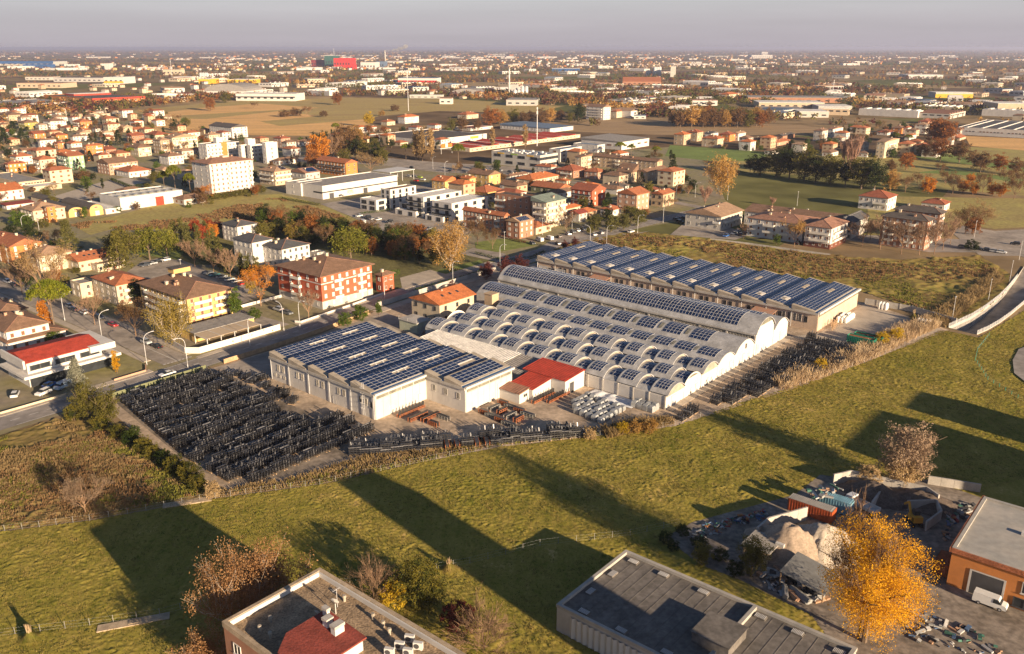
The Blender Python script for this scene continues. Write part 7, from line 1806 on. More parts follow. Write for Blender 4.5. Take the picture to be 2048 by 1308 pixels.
for i in range(8): tag(obj('bulk_bag', BGM, None, (*wab(82 + 1.2 * (i % 4), 173 - 1.3 * (i // 4)), .08), srng.uniform(0, 6), (1.1, 1.1, 1.2)), 'white bulk bag among shrubs at the far corner of the yard', 'bulk bag', 'white bags at the yard corner')
# timber props and green skips
PRP = MB().bar((0, 0, 0), (.35, .2, 2.2), .14, .14).mesh('timber_prop', 'wood')
for i in range(26): tag(obj('timber_prop', PRP, None, (*wab(60.0 + srng.uniform(0, 2.6), 146 + .38 * i), .08), srng.uniform(0, 6), srng.uniform(.7, 1.1)), 'leaning wooden prop in the heap along the end wall of the long hall', 'timber', 'timber props at the long hall')
for i in range(24): tag(obj('timber_prop', PRP, None, (*wab(76.5 + .42 * i, 145.5 + .35 * i + srng.uniform(-.8, .8)), .08), srng.uniform(0, 6), srng.uniform(.8, 1.25)), 'wooden prop standing behind the green skips', 'timber', 'timber props behind the skips')
mat('skipgreen', (.02, .20, .13), .6, .2, .8)
def skip(label, a, b, rz, L_=8.5, w=2.6, h=2.5, m='skipgreen', name='skip', lid=None):
 t = thing(name, label, 'skip' if lid is None else 'container', (*wab(a, b), .08), RZA + rz)
 for nm, q in (('side', (-L_ / 2, L_ / 2, -w / 2, -w / 2 + .08)), ('side', (-L_ / 2, L_ / 2, w / 2 - .08, w / 2)), ('end', (-L_ / 2, -L_ / 2 + .08, -w / 2 + .08, w / 2 - .08)), ('end', (L_ / 2 - .08, L_ / 2, -w / 2 + .08, w / 2 - .08))):
  mb = MB().box(*q, .15, h); x = -L_ / 2 + .3
  if nm == 'side':
   while x < L_ / 2 - .3:
    mb.box(x, x + .14, q[2] - .07 if q[2] < 0 else q[3], q[2] if q[2] < 0 else q[3] + .07, .2, h - .1); x += .55
  else:
   for y in np.arange(-w / 2 + .25, w / 2 - .2, .5): mb.box(q[0] - .06 if q[0] < 0 else q[1], q[0] if q[0] < 0 else q[1] + .06, y, y + .14, .2, h - .1)
  obj(nm, mb.mesh(nm, m), t)
 obj('floor', MB().box(-L_ / 2 + .08, L_ / 2 - .08, -w / 2 + .08, w / 2 - .08, .15, h - .35 if lid is None else .3).mesh('floor', 'rustmetal'), t)
 if lid:
  mb = MB().box(-L_ / 2, L_ / 2, -w / 2, w / 2, h - .08, h)
  for k in range(int(L_ / .4)): mb.box(-L_ / 2 + .4 * k, -L_ / 2 + .4 * k + .18, -w / 2 + .1, w / 2 - .1, h, h + .06)
  obj('roof', mb.mesh('roof', lid), t)
 return t
skip('green steel skip nearest the black stacks beside the reeds', 74.3, 138.5, 0.0); skip('green steel skip behind the nearest one', 75.2, 142.2, 0.0)
# ================================================================ fences and walls
def fence(label, pts, h, step, postm, wires, name='wire_fence', cat='fence', pw=.05):
 G_ = [at(*p) for p in pts]; t = thing(name, label, cat); pm = MB().box(-pw, pw, -pw, pw, 0, h).mesh('post', postm); wm = MB()
 for p, q in zip(G_[:-1], G_[1:]):
  L_ = math.hypot(q[0] - p[0], q[1] - p[1]); n_ = max(1, int(L_ / step))
  for k in range(n_): obj('post', pm, t, (p[0] + (q[0] - p[0]) * k / n_, p[1] + (q[1] - p[1]) * k / n_, 0))
  for z in wires: wm.bar((*p, z), (*q, z), .008, .008)
 obj('wire', wm.mesh('wire', 'zinc'), t)
fence('wire fence with pale posts along the far edge of the meadow', FENCE, 1.5, 3.0, 'paleframe', (.3, .8, 1.4), pw=.035)
fence('wire fence with pale posts along the near lawn', [(-20, 1276), (180, 1252), (320, 1232), (480, 1190), (700, 1170), (940, 1128), (1080, 1092), (1260, 1072), (1360, 1050)], 1.5, 3.0, 'paleframe', (.3, .8, 1.4), pw=.035)
fence('low green mesh fence on the right of the meadow', [(1978, 672), (1955, 700), (1950, 722), (1975, 760), (2048, 805)], 1.2, 2.5, 'skipgreen', (.2, .4, .6, .8, 1.0, 1.2), 'mesh_fence')
def slabwall(label, ab, h, th, m, cat='wall', name='wall', step=None, pm=None):
 t = thing(name, label, cat)
 for p, q in zip(ab[:-1], ab[1:]):
  A_, B_ = Vector(wab(*p)), Vector(wab(*q)); L_ = (B_ - A_).length; n_ = max(1, round(L_ / (step or L_))); s = L_ / n_
  me = MB().box(0, s - .04, -th / 2, th / 2, 0, h).mesh('wall_slab', m); an = math.atan2((B_ - A_).y, (B_ - A_).x)
  for k in range(n_): obj('wall_slab', me, t, (*(A_ + (B_ - A_) * k / n_), 0), an)
  if pm:
   pmh = MB().box(-.18, .18, -.18, .18, 0, h + .08).mesh('pillar', pm)
   for k in range(n_ + 1): obj('pillar', pmh, t, (*(A_ + (B_ - A_) * k / n_), 0), an)
 return t
def graffiti():
 m, nt, out = newmat('graffiti'); N, L = nt.nodes, nt.links
 b = N.new('ShaderNodeBsdfDiffuse'); L.new(b.outputs[0], out.inputs['Surface']); geo = N.new('ShaderNodeNewGeometry')
 vo = N.new('ShaderNodeTexVoronoi'); vo.inputs['Scale'].default_value = .8; L.new(geo.outputs['Position'], vo.inputs['Vector'])
 gt = N.new('ShaderNodeMath'); gt.operation = 'LESS_THAN'; gt.inputs[1].default_value = .24; L.new(vo.outputs['Distance'], gt.inputs[0])
 rp = N.new('ShaderNodeValToRGB'); rp.color_ramp.interpolation = 'CONSTANT'; sx = N.new('ShaderNodeSeparateColor'); L.new(vo.outputs['Color'], sx.inputs[0])
 e = rp.color_ramp.elements; e[0].color = (.65, .60, .53, 1); e[1].position = .35; e[1].color = (.55, .20, .06, 1)
 for p, c in ((.5, (.65, .60, .53, 1)), (.66, (.25, .35, .45, 1)), (.74, (.60, .40, .10, 1)), (.84, (.62, .58, .5, 1))): q = e.new(p); q.color = c
 L.new(sx.outputs[0], rp.inputs[0]); mx = N.new('ShaderNodeMix'); mx.data_type = 'RGBA'; L.new(gt.outputs[0], mx.inputs[0]); mx.inputs[6].default_value = (.66, .62, .55, 1); L.new(rp.outputs[0], mx.inputs[7]); L.new(mx.outputs[2], b.inputs[0]); MATS['graffiti'] = m
graffiti()
slabwall('long white wall with faded painted patches along the main road', [(-92, -3.6), (-83, -4.6), (-79.6, -1.8), (-79.6, 12), (-80.2, 28.4)], 2.0, .22, 'graffiti', step=4)
slabwall('low white wall around the red brick apartments', [(-82.5, 36), (-80.4, 37), (-83.2, 62), (-86, 80)], .9, .2, 'w_white', step=4)
slabwall('white wall of the small car park', [(-112, 28), (-112.5, 52), (-109, 74), (-84, 73)][:3], 1.1, .2, 'w_white', step=4)
slabwall('olive panel fence between the road and the black stacks', [(-65.6, -36), (-65.6, -8)], 1.4, .1, 'w_dkgreen', 'fence', 'panel_fence', 2.5)
slabwall('dark boundary wall between the road and the stepped hall', [(-65.8, -2), (-66, 14), (-67.5, 36), (-71, 60)], 1.4, .14, 'wood', 'wall', 'boundary_wall', 3)
slabwall('concrete slab fence between the long hall yard and the scrub field', [(60, 185), (76, 186), (92, 180)], 2.2, .14, 'concrete', 'fence', 'slab_fence', 4, 'concrete')
slabwall('long pale wall in front of the vaults along the main road', [(-75, 66), (-76.5, 110), (-77, 140)], 1.8, .16, 'concrete', 'wall', 'boundary_wall', 4)
slabwall('low garden wall in front of the red roof block', [(-76.8, -60), (-76.8, -38)], .7, .2, 'w_cream', 'wall', 'garden_wall', 4)
slabwall('low garden wall around the lawn by the junction', [(-77, -30), (-77.2, -20.5), (-82, -18)], .7, .2, 'w_pink', 'wall', 'garden_wall', 4)
slabwall('low grey wall between the white apartments and the scrub field', [toab(at(1420, 480)), toab(at(1500, 490)), toab(at(1660, 512))], 1.0, .2, 'concrete', 'wall', 'garden_wall', 5)
# pergola by the yellow apartments
pg = thing('pergola', 'white pergola with four canvas panels behind the painted wall', 'pergola', (*wab(-85.5, 12.5), 0), RZA)
for k in range(4): obj('canvas_panel', MB().box(-3.6, 3.6, .12, 4.7, 2.95, 3.05).mesh('canvas_panel', 'w_beige'), pg, (0, -10 + 4.9 * k, 0))
for k in range(5): obj('beam', MB().box(-3.8, 3.8, -.1, .1, 2.8, 3.1).mesh('beam', 'frame_white'), pg, (0, -10.05 + 4.9 * k, 0))
for x in (-3.6, 3.6):
 for k in range(5): obj('post', MB().box(x - .1, x + .1, -.1, .1, 0, 2.8).mesh('post', 'frame_white'), pg, (0, -10.05 + 4.9 * k, 0))
ter = thing('terrace_block', 'low flat terrace block between the yellow apartments and the pergola', 'building', (*wab(-94.5, 14), 0), RZA)
obj('wall', MB().box(-4.4, 4.4, -11, 11, 0, 2.9, bottom=False).mesh('wall', 'w_yellow'), ter); obj('roof', MB().box(-4.7, 4.7, -11.3, 11.3, 2.92, 3.15).mesh('roof', 'r_greyr'), ter)
# ================================================================ scrap yard
def at_(x, y): return toab(at(x, y))
def heap(label, x, y, rx, ry, h, m, seed=0):
 n_ = 40; X_, Y_ = np.meshgrid(np.linspace(-1.1, 1.1, n_), np.linspace(-1.1, 1.1, n_), indexing='ij'); r = np.sqrt(X_ ** 2 + Y_ ** 2)
 th_ = np.arctan2(Y_, X_); Z_ = h * np.clip(1.15 - r * (1.1 + .7 * (fbm(np.cos(th_) * 3 + seed, np.sin(th_) * 3, 1.0, 3) - .5)), 0, .97) - .05; Z_ = Z_ + .9 * (fbm(X_ * 5, Y_ * 5 + seed, 2.0, 3) - .5) * np.clip(1.1 - r, 0, 1)
 idx = np.arange(n_ * n_).reshape(n_, n_); f = np.stack([idx[:-1, :-1], idx[1:, :-1], idx[1:, 1:], idx[:-1, 1:]], -1).reshape(-1, 4)
 o = obj('sand_heap', fmesh('sand_heap', np.stack([X_ * rx, Y_ * ry, Z_], -1).reshape(-1, 3), f, m, smooth=True), None, (*at(x, y), .03), RZA); tag(o, label, 'heap')
mat('sand', (.36, .28, .21), 1, .2, .8, fine=.2, fscale=3); mat('soil', (.13, .10, .08), 1, .3, .8, fine=.3, fscale=3); mat('gravelpale', (.42, .36, .29), 1, .2, 1, fine=.2, fscale=3)
heap('large tan sand heap beside the concrete bay', 1575, 1098, 8.0, 7.0, 5.2, 'sand'); heap('pale gravel heap behind the golden tree', 1640, 1092, 7.0, 7.5, 4.6, 'gravelpale', 3)
heap('dark soil heap at the back of the scrap yard', 1745, 990, 7, 5, 3.0, 'soil', 5); heap('dark rubble heap near the loader', 1850, 1005, 9, 5, 2.2, 'soil', 8)
def baywall(label, pts, h=2.4): slabwall(label, [at_(*p) for p in pts], h, .35, 'concrete', 'wall', 'bay_wall', 2.4)
baywall('concrete bay wall around the sand heap', [(1512, 1082), (1535, 1062), (1612, 1040)], 3.0)
baywall('concrete bay wall at the back of the scrap yard', [(1665, 970), (1700, 962), (1760, 975), (1850, 995), (1875, 1012)], 2.6)
baywall('short concrete wall between soil heap and rubble', [(1758, 1000), (1742, 1022)], 2.2); baywall('concrete wall around the loader bay', [(1812, 1020), (1870, 1018), (1880, 1040), (1850, 1062)], 2.2)
baywall('tall slab fence along the right side of the scrap yard', [(1855, 968), (1960, 985)], 2.0)
mat('box_orange', (.42, .095, .03), .6, .25, .8); mat('box_blue', (.22, .40, .48), .6, .2, .8)
o_ = at_(1622, 1030); skip('orange shipping container under pale roof sheets', o_[0], o_[1], 0, 9, 2.6, 2.8, 'box_orange', 'shipping_container', 'sheet_pale')
o_ = at_(1664, 1022); skip('pale blue shipping container next to the orange one', o_[0] + .3, o_[1] + 1.0, 0, 6.5, 2.6, 2.8, 'box_blue', 'shipping_container', 'box_blue')
o_ = at_(1885, 1140); skip('small rusty container at the wall of the orange workshop', o_[0], o_[1], math.pi / 2, 5, 2.4, 2.5, 'rustmetal', 'shipping_container', 'rustmetal')
tr_ = thing('tipper_truck', 'pale tipper truck parked beside the blue container', 'truck', (*at(1722, 1020), .05), RZB + R(75))
obj('chassis', MB().box(-3.4, 3.2, -.5, .5, .55, .85).mesh('chassis', 'darkmetal'), tr_)
obj('cab', prof([(1.6, .7), (3.4, .7), (3.45, 1.5), (3.1, 2.5), (1.6, 2.6)], 1.1, 1.0, 1.6).mesh('cab', 'car_white'), tr_); obj('windscreen', MB().box(3.2, 3.36, -.9, .9, 1.55, 2.35).mesh('windscreen', 'glass'), tr_)
mb = MB().box(-3.5, 1.4, -1.15, 1.15, .95, 1.05); [mb.box(*q, 1.05, 1.75) for q in ((-3.5, 1.4, -1.2, -1.1), (-3.5, 1.4, 1.1, 1.2), (-3.5, -3.4, -1.1, 1.1), (1.3, 1.4, -1.1, 1.1))]
obj('tipper_bed', mb.mesh('tipper_bed', 'zinc'), tr_)
TW = MB().tube((0, -.15, 0), (0, .15, 0), .48, .48, 12).mesh('wheel', 'tyre')
for x in (-2.6, -1.5, 2.4):
 for y in (-.95, .95): obj('wheel', TW, tr_, (x, y, .48))
ld = thing('digger', 'orange-yellow digger with raised arm in the loader bay', 'digger', (*at(1828, 1048), .05), RZB + R(40)); mat('diggeryellow', (.62, .30, .03), .5, .15)
obj('body', MB().box(-1.3, 1.2, -.9, .9, .9, 1.9).box(-1.5, -.6, -.9, .9, 1.0, 2.2).mesh('body', 'diggeryellow'), ld); obj('cab', MB().box(-.4, .8, -.7, .3, 1.92, 3.0).mesh('cab', 'glass'), ld)
mb = MB(); mb.bar((1.0, .4, 1.6), (2.4, .4, 3.6), .35, .4); mb.bar((2.4, .4, 3.6), (4.0, .4, 2.2), .3, .35); obj('boom', mb.mesh('boom', 'diggeryellow'), ld); obj('bucket', MB().box(3.7, 4.6, -.2, 1.0, 1.2, 2.1).mesh('bucket', 'darkmetal'), ld)
for y in (-.85, .85): obj('track', MB().box(-1.6, 1.6, y - .25, y + .25, 0, .75).mesh('track', 'tyre'), ld)
sh_ = thing('corrugated_shed', 'small shed with a ribbed pale roof in front of the sand heap', 'shed', (*at(1522, 1108), 0), RZB)
obj('wall', MB().box(-2.6, 2.6, .6, 2.4, 0, 2.4).box(-2.6, -2.4, -2.4, .6, 0, 2.4).mesh('wall', 'w_tan'), sh_); mb = MB().box(-3, 3, -2.8, 2.8, 2.45, 2.55); [mb.box(-3 + .42 * k, -2.82 + .42 * k, -2.8, 2.8, 2.55, 2.66) for k in range(15)]; obj('roof', mb.mesh('roof', 'sheet_pale'), sh_)
cb_ = thing('site_cabin', 'little white cabin on legs with a ladder before the sand heap', 'cabin', (*at(1560, 1112), 0), RZB)
obj('cabin', MB().box(-.9, .9, -.8, .8, 1.3, 3.0).mesh('cabin', 'frame_white'), cb_); obj('window', MB().box(-.4, .4, -.83, -.8, 1.9, 2.6).mesh('window', 'glass'), cb_)
for x in (-.8, .8):
 for y in (-.7, .7): obj('leg', MB().box(x - .08, x + .08, y - .08, y + .08, 0, 1.3).mesh('leg', 'zinc'), cb_)
mb = MB(); mb.bar((-.2, -1.7, 0), (-.2, -.8, 1.4), .06, .06); mb.bar((.2, -1.7, 0), (.2, -.8, 1.4), .06, .06); [mb.bar((-.2, -1.7 + .15 * k, .23 * k), (.2, -1.7 + .15 * k, .23 * k), .05, .05) for k in range(1, 6)]; obj('ladder', mb.mesh('ladder', 'zinc'), cb_)
# mixed scrap nobody could count
def junk(label, pts, n_, cols, smax=.9, zmax=1.2, seed=1):
 r = random.Random(seed); poly = [at(*p) for p in pts]; xs = [p[0] for p in poly]; ys = [p[1] for p in poly]; mb = MB(); k = 0
 while k < n_:
  x, y = r.uniform(min(xs), max(xs)), r.uniform(min(ys), max(ys))
  if not inpoly(x, y, poly): continue
  k += 1; s = r.uniform(.25, smax); M = Matrix.Translation((x, y, r.uniform(0, zmax) * r.random())) @ Matrix.Rotation(r.uniform(0, 6.28), 4, 'Z') @ Matrix.Rotation(r.uniform(-.5, .5), 4, 'X')
  L_ = s * r.choice((1, 1, 2, 3.5)); mb.box(-L_ / 2, L_ / 2, -s * .4, s * .4, 0, s * r.uniform(.15, .7), r.randrange(len(cols)), M)
 o = obj('scrap', mb.mesh('scrap', cols), kind='stuff'); tag(o, label, 'scrap'); o['kind'] = 'stuff'
for nm, c in dict(j_white=(.45, .44, .42), j_red=(.30, .05, .04), j_blue=(.07, .12, .22), j_dark=(.04, .04, .045), j_orange=(.40, .17, .06), j_green=(.06, .16, .12), j_wood=(.36, .22, .14), j_grey=(.3, .3, .29)).items(): mat(nm, c, .7, .2, 1)
JC = ['j_white', 'j_red', 'j_blue', 'j_dark', 'j_orange', 'j_wood', 'j_grey', 'j_green']
junk('colourful crates and scrap along the scrap yard hedge', [(1372, 1078), (1400, 1085), (1470, 1055), (1540, 1035), (1530, 1022), (1470, 1036), (1410, 1050)], 170, JC, .55, .8, 2)
junk('dark scrap and metal parts at the back of the yard', [(1780, 985), (1900, 1005), (1945, 1010), (1935, 1040), (1885, 1030), (1800, 1000)], 160, ['j_dark', 'j_grey', 'j_dark', 'j_wood', 'j_grey'], .9, 1.0, 3)
junk('scrap, sheets and cloths beside the golden tree', [(1800, 1240), (1850, 1225), (1960, 1265), (2010, 1308), (1900, 1308), (1820, 1280)], 70, ['j_white', 'j_grey', 'j_grey', 'j_wood', 'j_dark', 'j_blue', 'j_white', 'j_green', 'j_orange'], .8, .35, 4)
junk('grey sheets and scrap along the felt roof building', [(1500, 1150), (1560, 1140), (1650, 1190), (1640, 1215), (1560, 1190)], 70, ['j_white', 'j_grey', 'j_dark', 'j_wood'], 1.3, .6, 5)
junk('small things leaning on the orange workshop', [(1900, 1065), (1925, 1030), (1915, 1010), (1888, 1060), (1890, 1090)], 40, JC, .8, .8, 6)
junk('planks and netting on the container roofs', [(1600, 1012), (1660, 990), (1690, 1005), (1640, 1026)], 26, ['j_green', 'j_white', 'j_wood', 'j_grey'], 1.1, .2, 7)
bpy.data.objects[[o.name for o in col.objects if o.name.startswith('scrap') and o.type == 'MESH'][-1]].location.z = 2.9
tp = thing('tarpaulin', 'grey tarpaulin lean-to beside the golden tree', 'tarpaulin', (*at(1618, 1168), 0), RZB)
obj('sheet', MB().add([(-4, -4, 1.6), (4, -4, 1.6), (4, 4, 3.0), (-4, 4, 3.0), (-4, -4, 1.5), (4, -4, 1.5), (4, 4, 2.9), (-4, 4, 2.9)], [(0, 1, 2, 3), (7, 6, 5, 4), (0, 4, 5, 1), (3, 2, 6, 7), (0, 3, 7, 4), (1, 5, 6, 2)]).mesh('sheet', mat('tarp', (.16, .16, .155), .7, .2, .6)), tp)
for x in (-3.8, 3.8): obj('post', MB().box(x - .1, x + .1, -3.9, -3.7, 0, 1.5).box(x - .1, x + .1, 3.7, 3.9, 0, 2.9).mesh('post', 'wood'), tp)
# ================================================================ rough grass, reeds, pampas
def tufts(name, poly, n_, h0, h1, m, blades=5, w=.10, label=None, dens=None, lean=.35, seed=1):
 r = np.random.default_rng(seed); xs = [p[0] for p in poly]; ys = [p[1] for p in poly]
 X_ = r.uniform(min(xs), max(xs), n_ * 4); Y_ = r.uniform(min(ys), max(ys), n_ * 4); k = inpoly_np(X_, Y_, poly)
 if dens: k &= (fbm(X_, Y_, dens, 3) > .47)
 X_, Y_ = X_[k][:n_], Y_[k][:n_]; N_ = len(X_)
 H_ = r.uniform(h0, h1, N_) * (.6 + .8 * fbm(X_, Y_, .15, 2))
 bx = np.repeat(X_, blades) + r.normal(0, .18, N_ * blades); by = np.repeat(Y_, blades) + r.normal(0, .18, N_ * blades); hh = np.repeat(H_, blades) * r.uniform(.6, 1.1, N_ * blades)
 a_ = r.uniform(0, 6.283, N_ * blades); l_ = r.normal(0, lean, (N_ * blades, 2)) * hh[:, None]
 dx, dy = np.cos(a_) * w, np.sin(a_) * w; z0 = np.full_like(bx, .0)
 v = np.stack([np.stack([bx - dx, by - dy, z0], 1), np.stack([bx + dx, by + dy, z0], 1), np.stack([bx + dx * .7 + l_[:, 0], by + dy * .7 + l_[:, 1], hh], 1), np.stack([bx - dx * .7 + l_[:, 0], by - dy * .7 + l_[:, 1], hh], 1)], 1).reshape(-1, 3)
 o = obj(name, fmesh(name, v, np.arange(len(v)).reshape(-1, 4), m), kind='stuff'); o['label'] = label; return o
leafmat('t_straw', (.21, .15, .07), (.36, .255, .125), .3, 0, .25); leafmat('t_brown', (.17, .10, .05), (.27, .165, .08), .3, 0, .2); leafmat('t_green', (.13, .14, .026), (.26, .235, .055), .3, 0, .3); leafmat('t_reed', (.42, .30, .18), (.60, .46, .29), .3, 0, .3)
leafmat('t_meadow', (.13, .135, .026), (.30, .225, .075), .3, 0, .5)
WF = pxs([(-80, 905), (0, 880), (130, 840), (250, 865), (330, 908), (395, 955), (420, 985), (180, 1038), (-80, 1068)])
tufts('dry_grass', WF, 6500, .3, .9, 't_straw', 5, .07, 'tall dry grass on the waste ground', .12, seed=2)
tufts('brown_weeds', WF, 4000, .3, .9, 't_brown', 5, .1, 'brown weeds on the waste ground', .08, seed=13)
tufts('green_weeds', WF, 7000, .2, .7, 't_green', 5, .10, 'green weeds on the waste ground', .1, seed=3)
SFP = pxs([(1120, 500), (1270, 468), (1500, 492), (1700, 520), (1800, 525), (1960, 520), (2010, 555), (1960, 612), (1890, 650), (1850, 622), (1720, 578), (1400, 528)])
tufts('brown_scrub', SFP, 4200, .4, 1.2, 't_brown', 5, .14, 'brown scrub growing over the rough field', .035, seed=4)
tufts('field_grass', SFP, 9000, .2, .6, 't_green', 5, .14, 'green grass growing over the rough field', .05, seed=5)
RD = pxs([(1215, 878), (1350, 848), (1340, 838), (1250, 848), (1200, 862)]); tufts('dry_reeds', RD, 700, .8, 1.8, 't_straw', 7, .06, 'straw coloured reeds at the fence before the pallets', seed=6)
RD = pxs([(1565, 782), (1640, 757), (1740, 722), (1800, 692), (1880, 655), (1850, 640), (1790, 660), (1740, 690), (1600, 740), (1545, 770)]); tufts('dry_reeds', RD, 3200, 1.2, 2.8, 't_reed', 7, .06, 'tall pale reeds between the black stacks and the meadow', seed=7)
RD = pxs([(1890, 655), (1960, 600), (2010, 560), (1990, 545), (1930, 590), (1850, 640)]); tufts('dry_reeds', RD, 2600, 1.0, 2.4, 't_straw', 6, .09, 'golden reeds along the ramp wall', seed=8)
RD = pxs([(640, 966), (1000, 890), (1200, 868), (1190, 858), (1000, 872), (760, 905), (560, 962), (430, 985), (440, 995)]); tufts('weed_strip', RD, 3000, .4, 1.1, 't_straw', 5, .07, 'dry weeds along the fence below the stacks', seed=9)
RD = pxs([(640, 968), (1000, 893), (1200, 870), (1000, 880), (700, 940), (430, 990)]); tufts('weed_strip', RD, 1500, .3, .8, 't_green', 5, .09, 'green weeds along the fence below the stacks', seed=10)
RD = pxs([(140, 450), (230, 435), (330, 412), (470, 398), (560, 395), (690, 435), (540, 450), (420, 466), (330, 458), (180, 466)]); tufts('dry_grass', RD, 4500, .4, 1.1, 't_brown', 4, .2, 'dry brown scrub on the mid field', .04, seed=11)
tufts('meadow_grass', [p for p in pxs(FENCE + RAMP_EDGE + [(2048, 630), (2100, 700), (2100, 940), (1960, 985), (1850, 962), (1700, 952), (1640, 948), (1590, 988), (1470, 1020), (1385, 1043), (1330, 1073), (1300, 1330), (-60, 1330)])], 90000, .10, .30, 't_meadow', 3, .055, 'short grass tufts of the meadow', seed=12, lean=.6)
def pampas(x, y, h, label):
 r = np.random.default_rng(int(x)); t = thing('pampas_grass', label, 'grass clump', (*at(x, y), 0)); n_ = 420
 a_ = r.uniform(0, 6.283, n_); q = r.uniform(.1, 1, n_); d = np.stack([np.cos(a_), np.sin(a_)], 1); H_ = h * .6 * (1.1 - .7 * q)
 b_ = np.concatenate([d * .35 * q[:, None], np.zeros((n_, 1))], 1); m_ = np.concatenate([d * (.2 + 1.0 * q[:, None]), H_[:, None]], 1); e_ = np.concatenate([d * (.3 + 1.7 * q[:, None]), (H_ * .55)[:, None]], 1)
 s = np.stack([-d[:, 1], d[:, 0], np.zeros(n_)], 1) * .035
 v = np.stack([b_ - s, b_ + s, m_ + s, m_ - s, m_ - s, m_ + s, e_ + s * .3, e_ - s * .3], 1).reshape(-1, 3); obj('leaves', fmesh('leaves', v, np.arange(len(v)).reshape(-1, 4), 't_meadow'), t)
 mb = MB()
 for k in range(26):
  a = r.uniform(0, 6.283); l = r.uniform(.1, .6); hh = h * r.uniform(.75, 1.0); mb.tube((0, 0, 0), (l * math.cos(a) * .6, l * math.sin(a) * .6, hh * .62), .012, .012, 3); mb.tube((l * math.cos(a) * .6, l * math.sin(a) * .6, hh * .6), (l * math.cos(a), l * math.sin(a), hh), .09, .02, 5)
 obj('plumes', mb.mesh('plumes', 't_reed'), t)
pampas(62, 1284, 3.6, 'pampas grass clump by the near fence at the left'); pampas(898, 1142, 2.9, 'pampas grass clump by the near fence in the middle'); pampas(1826, 640, 4.2, 'pampas grass clump at the corner of the long hall yard')
# ================================================================ far landmarks
def far(label, cat, name, X0, X1, ytop, ybase, depth, wall, roof, kind='flat', band=None):
 """a far block seen between pixel columns X0 and X1 (tile units), its base at ybase"""
 xa, yb = P(X0, ybase); xb, _ = P(X1, ybase); yt = P(0, ytop)[1]
 g0, g1 = at(xa, yb), at(xb, yb); w = math.hypot(g1[0] - g0[0], g1[1] - g0[1]); h = height_at(*at((xa + xb) / 2, yb), yt)
 c = ((g0[0] + g1[0]) / 2, (g0[1] + g1[1]) / 2 + depth / 2)
 t = thing(name, label, cat, (*c, 0), -.12); FOOT.append((*c, w * .5))
 obj('wall', MB().box(-w / 2, w / 2, -depth / 2, depth / 2, 0, h, bottom=False).mesh('wall', wall), t)
 if kind == 'flat':
  o = obj('roof', MB().box(-w / 2 - .3, w / 2 + .3, -depth / 2 - .3, depth / 2 + .3, h + .02, h + .7).mesh('roof', roof), t)
 elif kind == 'arch':
  mb = MB(); n_ = 10; q = [(-w / 2 * math.cos(math.pi * k / n_), h + w * .16 * math.sin(math.pi * k / n_)) for k in range(n_ + 1)]
  for (x, z), (x2, z2) in zip(q[:-1], q[1:]): mb.face([(x, -depth / 2, z), (x2, -depth / 2, z2), (x2, depth / 2, z2), (x, depth / 2, z)])
  mb.face([(x, -depth / 2 + .1, z) for x, z in q][::-1]); obj('roof', mb.mesh('roof', roof), t)
 else:
  mb = MB().add([(-w / 2, -depth / 2, h), (w / 2, -depth / 2, h), (w / 2, depth / 2, h), (-w / 2, depth / 2, h), (-w / 2, 0, h + depth * .18), (w / 2, 0, h + depth * .18)], [(0, 1, 5, 4), (2, 3, 4, 5), (1, 2, 5), (3, 0, 4)]); obj('roof', mb.mesh('roof', roof), t)
 if band: obj('band', MB().box(-w / 2 - .2, w / 2 + .2, -depth / 2 - .25, -depth / 2 + .2, h * band[1], h * band[2]).mesh('band', band[0]), t)
 n_ = max(2, min(10, int(w / 12)))
 if cat not in ('chimney', 'silo', 'tower'):
  for k in range(n_): obj('window', WIN['dark'], t, (-w / 2 + w * (k + .5) / n_, -depth / 2 - .05, h * .45), 0, (w / n_ * .45, 2, h * .22))
 return t
for nm, c in dict(f_red=(.55, .035, .03), f_green=(.035, .11, .09), f_dred=(.20, .03, .03), f_blue=(.03, .10, .26), f_yellow=(.70, .40, .03)).items(): mat(nm, c, .7, .12, .05)
tile(400, 80, 3.43)
far('bright red plant block on the horizon side of the town', 'factory', 'red_plant', 925, 1042, 126, 192, 90, 'f_red', 'f_red'); far('green plant block left of the bright red one', 'factory', 'green_plant', 864, 924, 108, 186, 90, 'f_green', 'frame_white')
far('dark red plant block left of the green one', 'factory', 'dark_red_plant', 770, 858, 138, 184, 80, 'f_dred', 'f_dred'); far('lower red annex before the bright red plant', 'factory', 'red_annex', 985, 1060, 172, 204, 50, 'f_red', 'f_red')
far('white plant block right of the red plant', 'factory', 'white_plant', 1108, 1212, 154, 200, 70, 'w_white', 'r_whiter'); far('blue-grey plant block beside the tall chimney', 'factory', 'blue_plant', 1214, 1270, 148, 192, 60, 'r_bluer', 'r_bluer')
far('yellow hall at the left of the silos', 'hall', 'far_hall', 0, 74, 268, 302, 60, 'f_yellow', 'r_whiter'); far('long hall with a yellow wall behind the golden field', 'hall', 'far_hall', 195, 366, 272, 298, 60, 'f_yellow', 'r_whiter')
far('long white hall with window ribbons at the golden field edge', 'hall', 'far_hall', 250, 672, 372, 418, 50, 'w_white', 'r_whiter', band=('glass', .5, .66)); far('white hall with a curved roof at the golden field edge', 'hall', 'far_hall', 40, 345, 352, 388, 80, 'w_white', 'r_greyr', 'arch')
for k in range(5):
 x, yb = P(8 + 11 * k, 268); t = thing('silo', 'grey steel silo in the row beside the yellow hall', 'silo', (*at(x, yb), 0), 0, 'silos beside the yellow hall'); obj('drum', MB().tube((0, 0, 0), (0, 0, 16), 5, 5, 12).tube((0, 0, 16), (0, 0, 19), 5, .6, 12).mesh('drum', 'zinc', True), t)
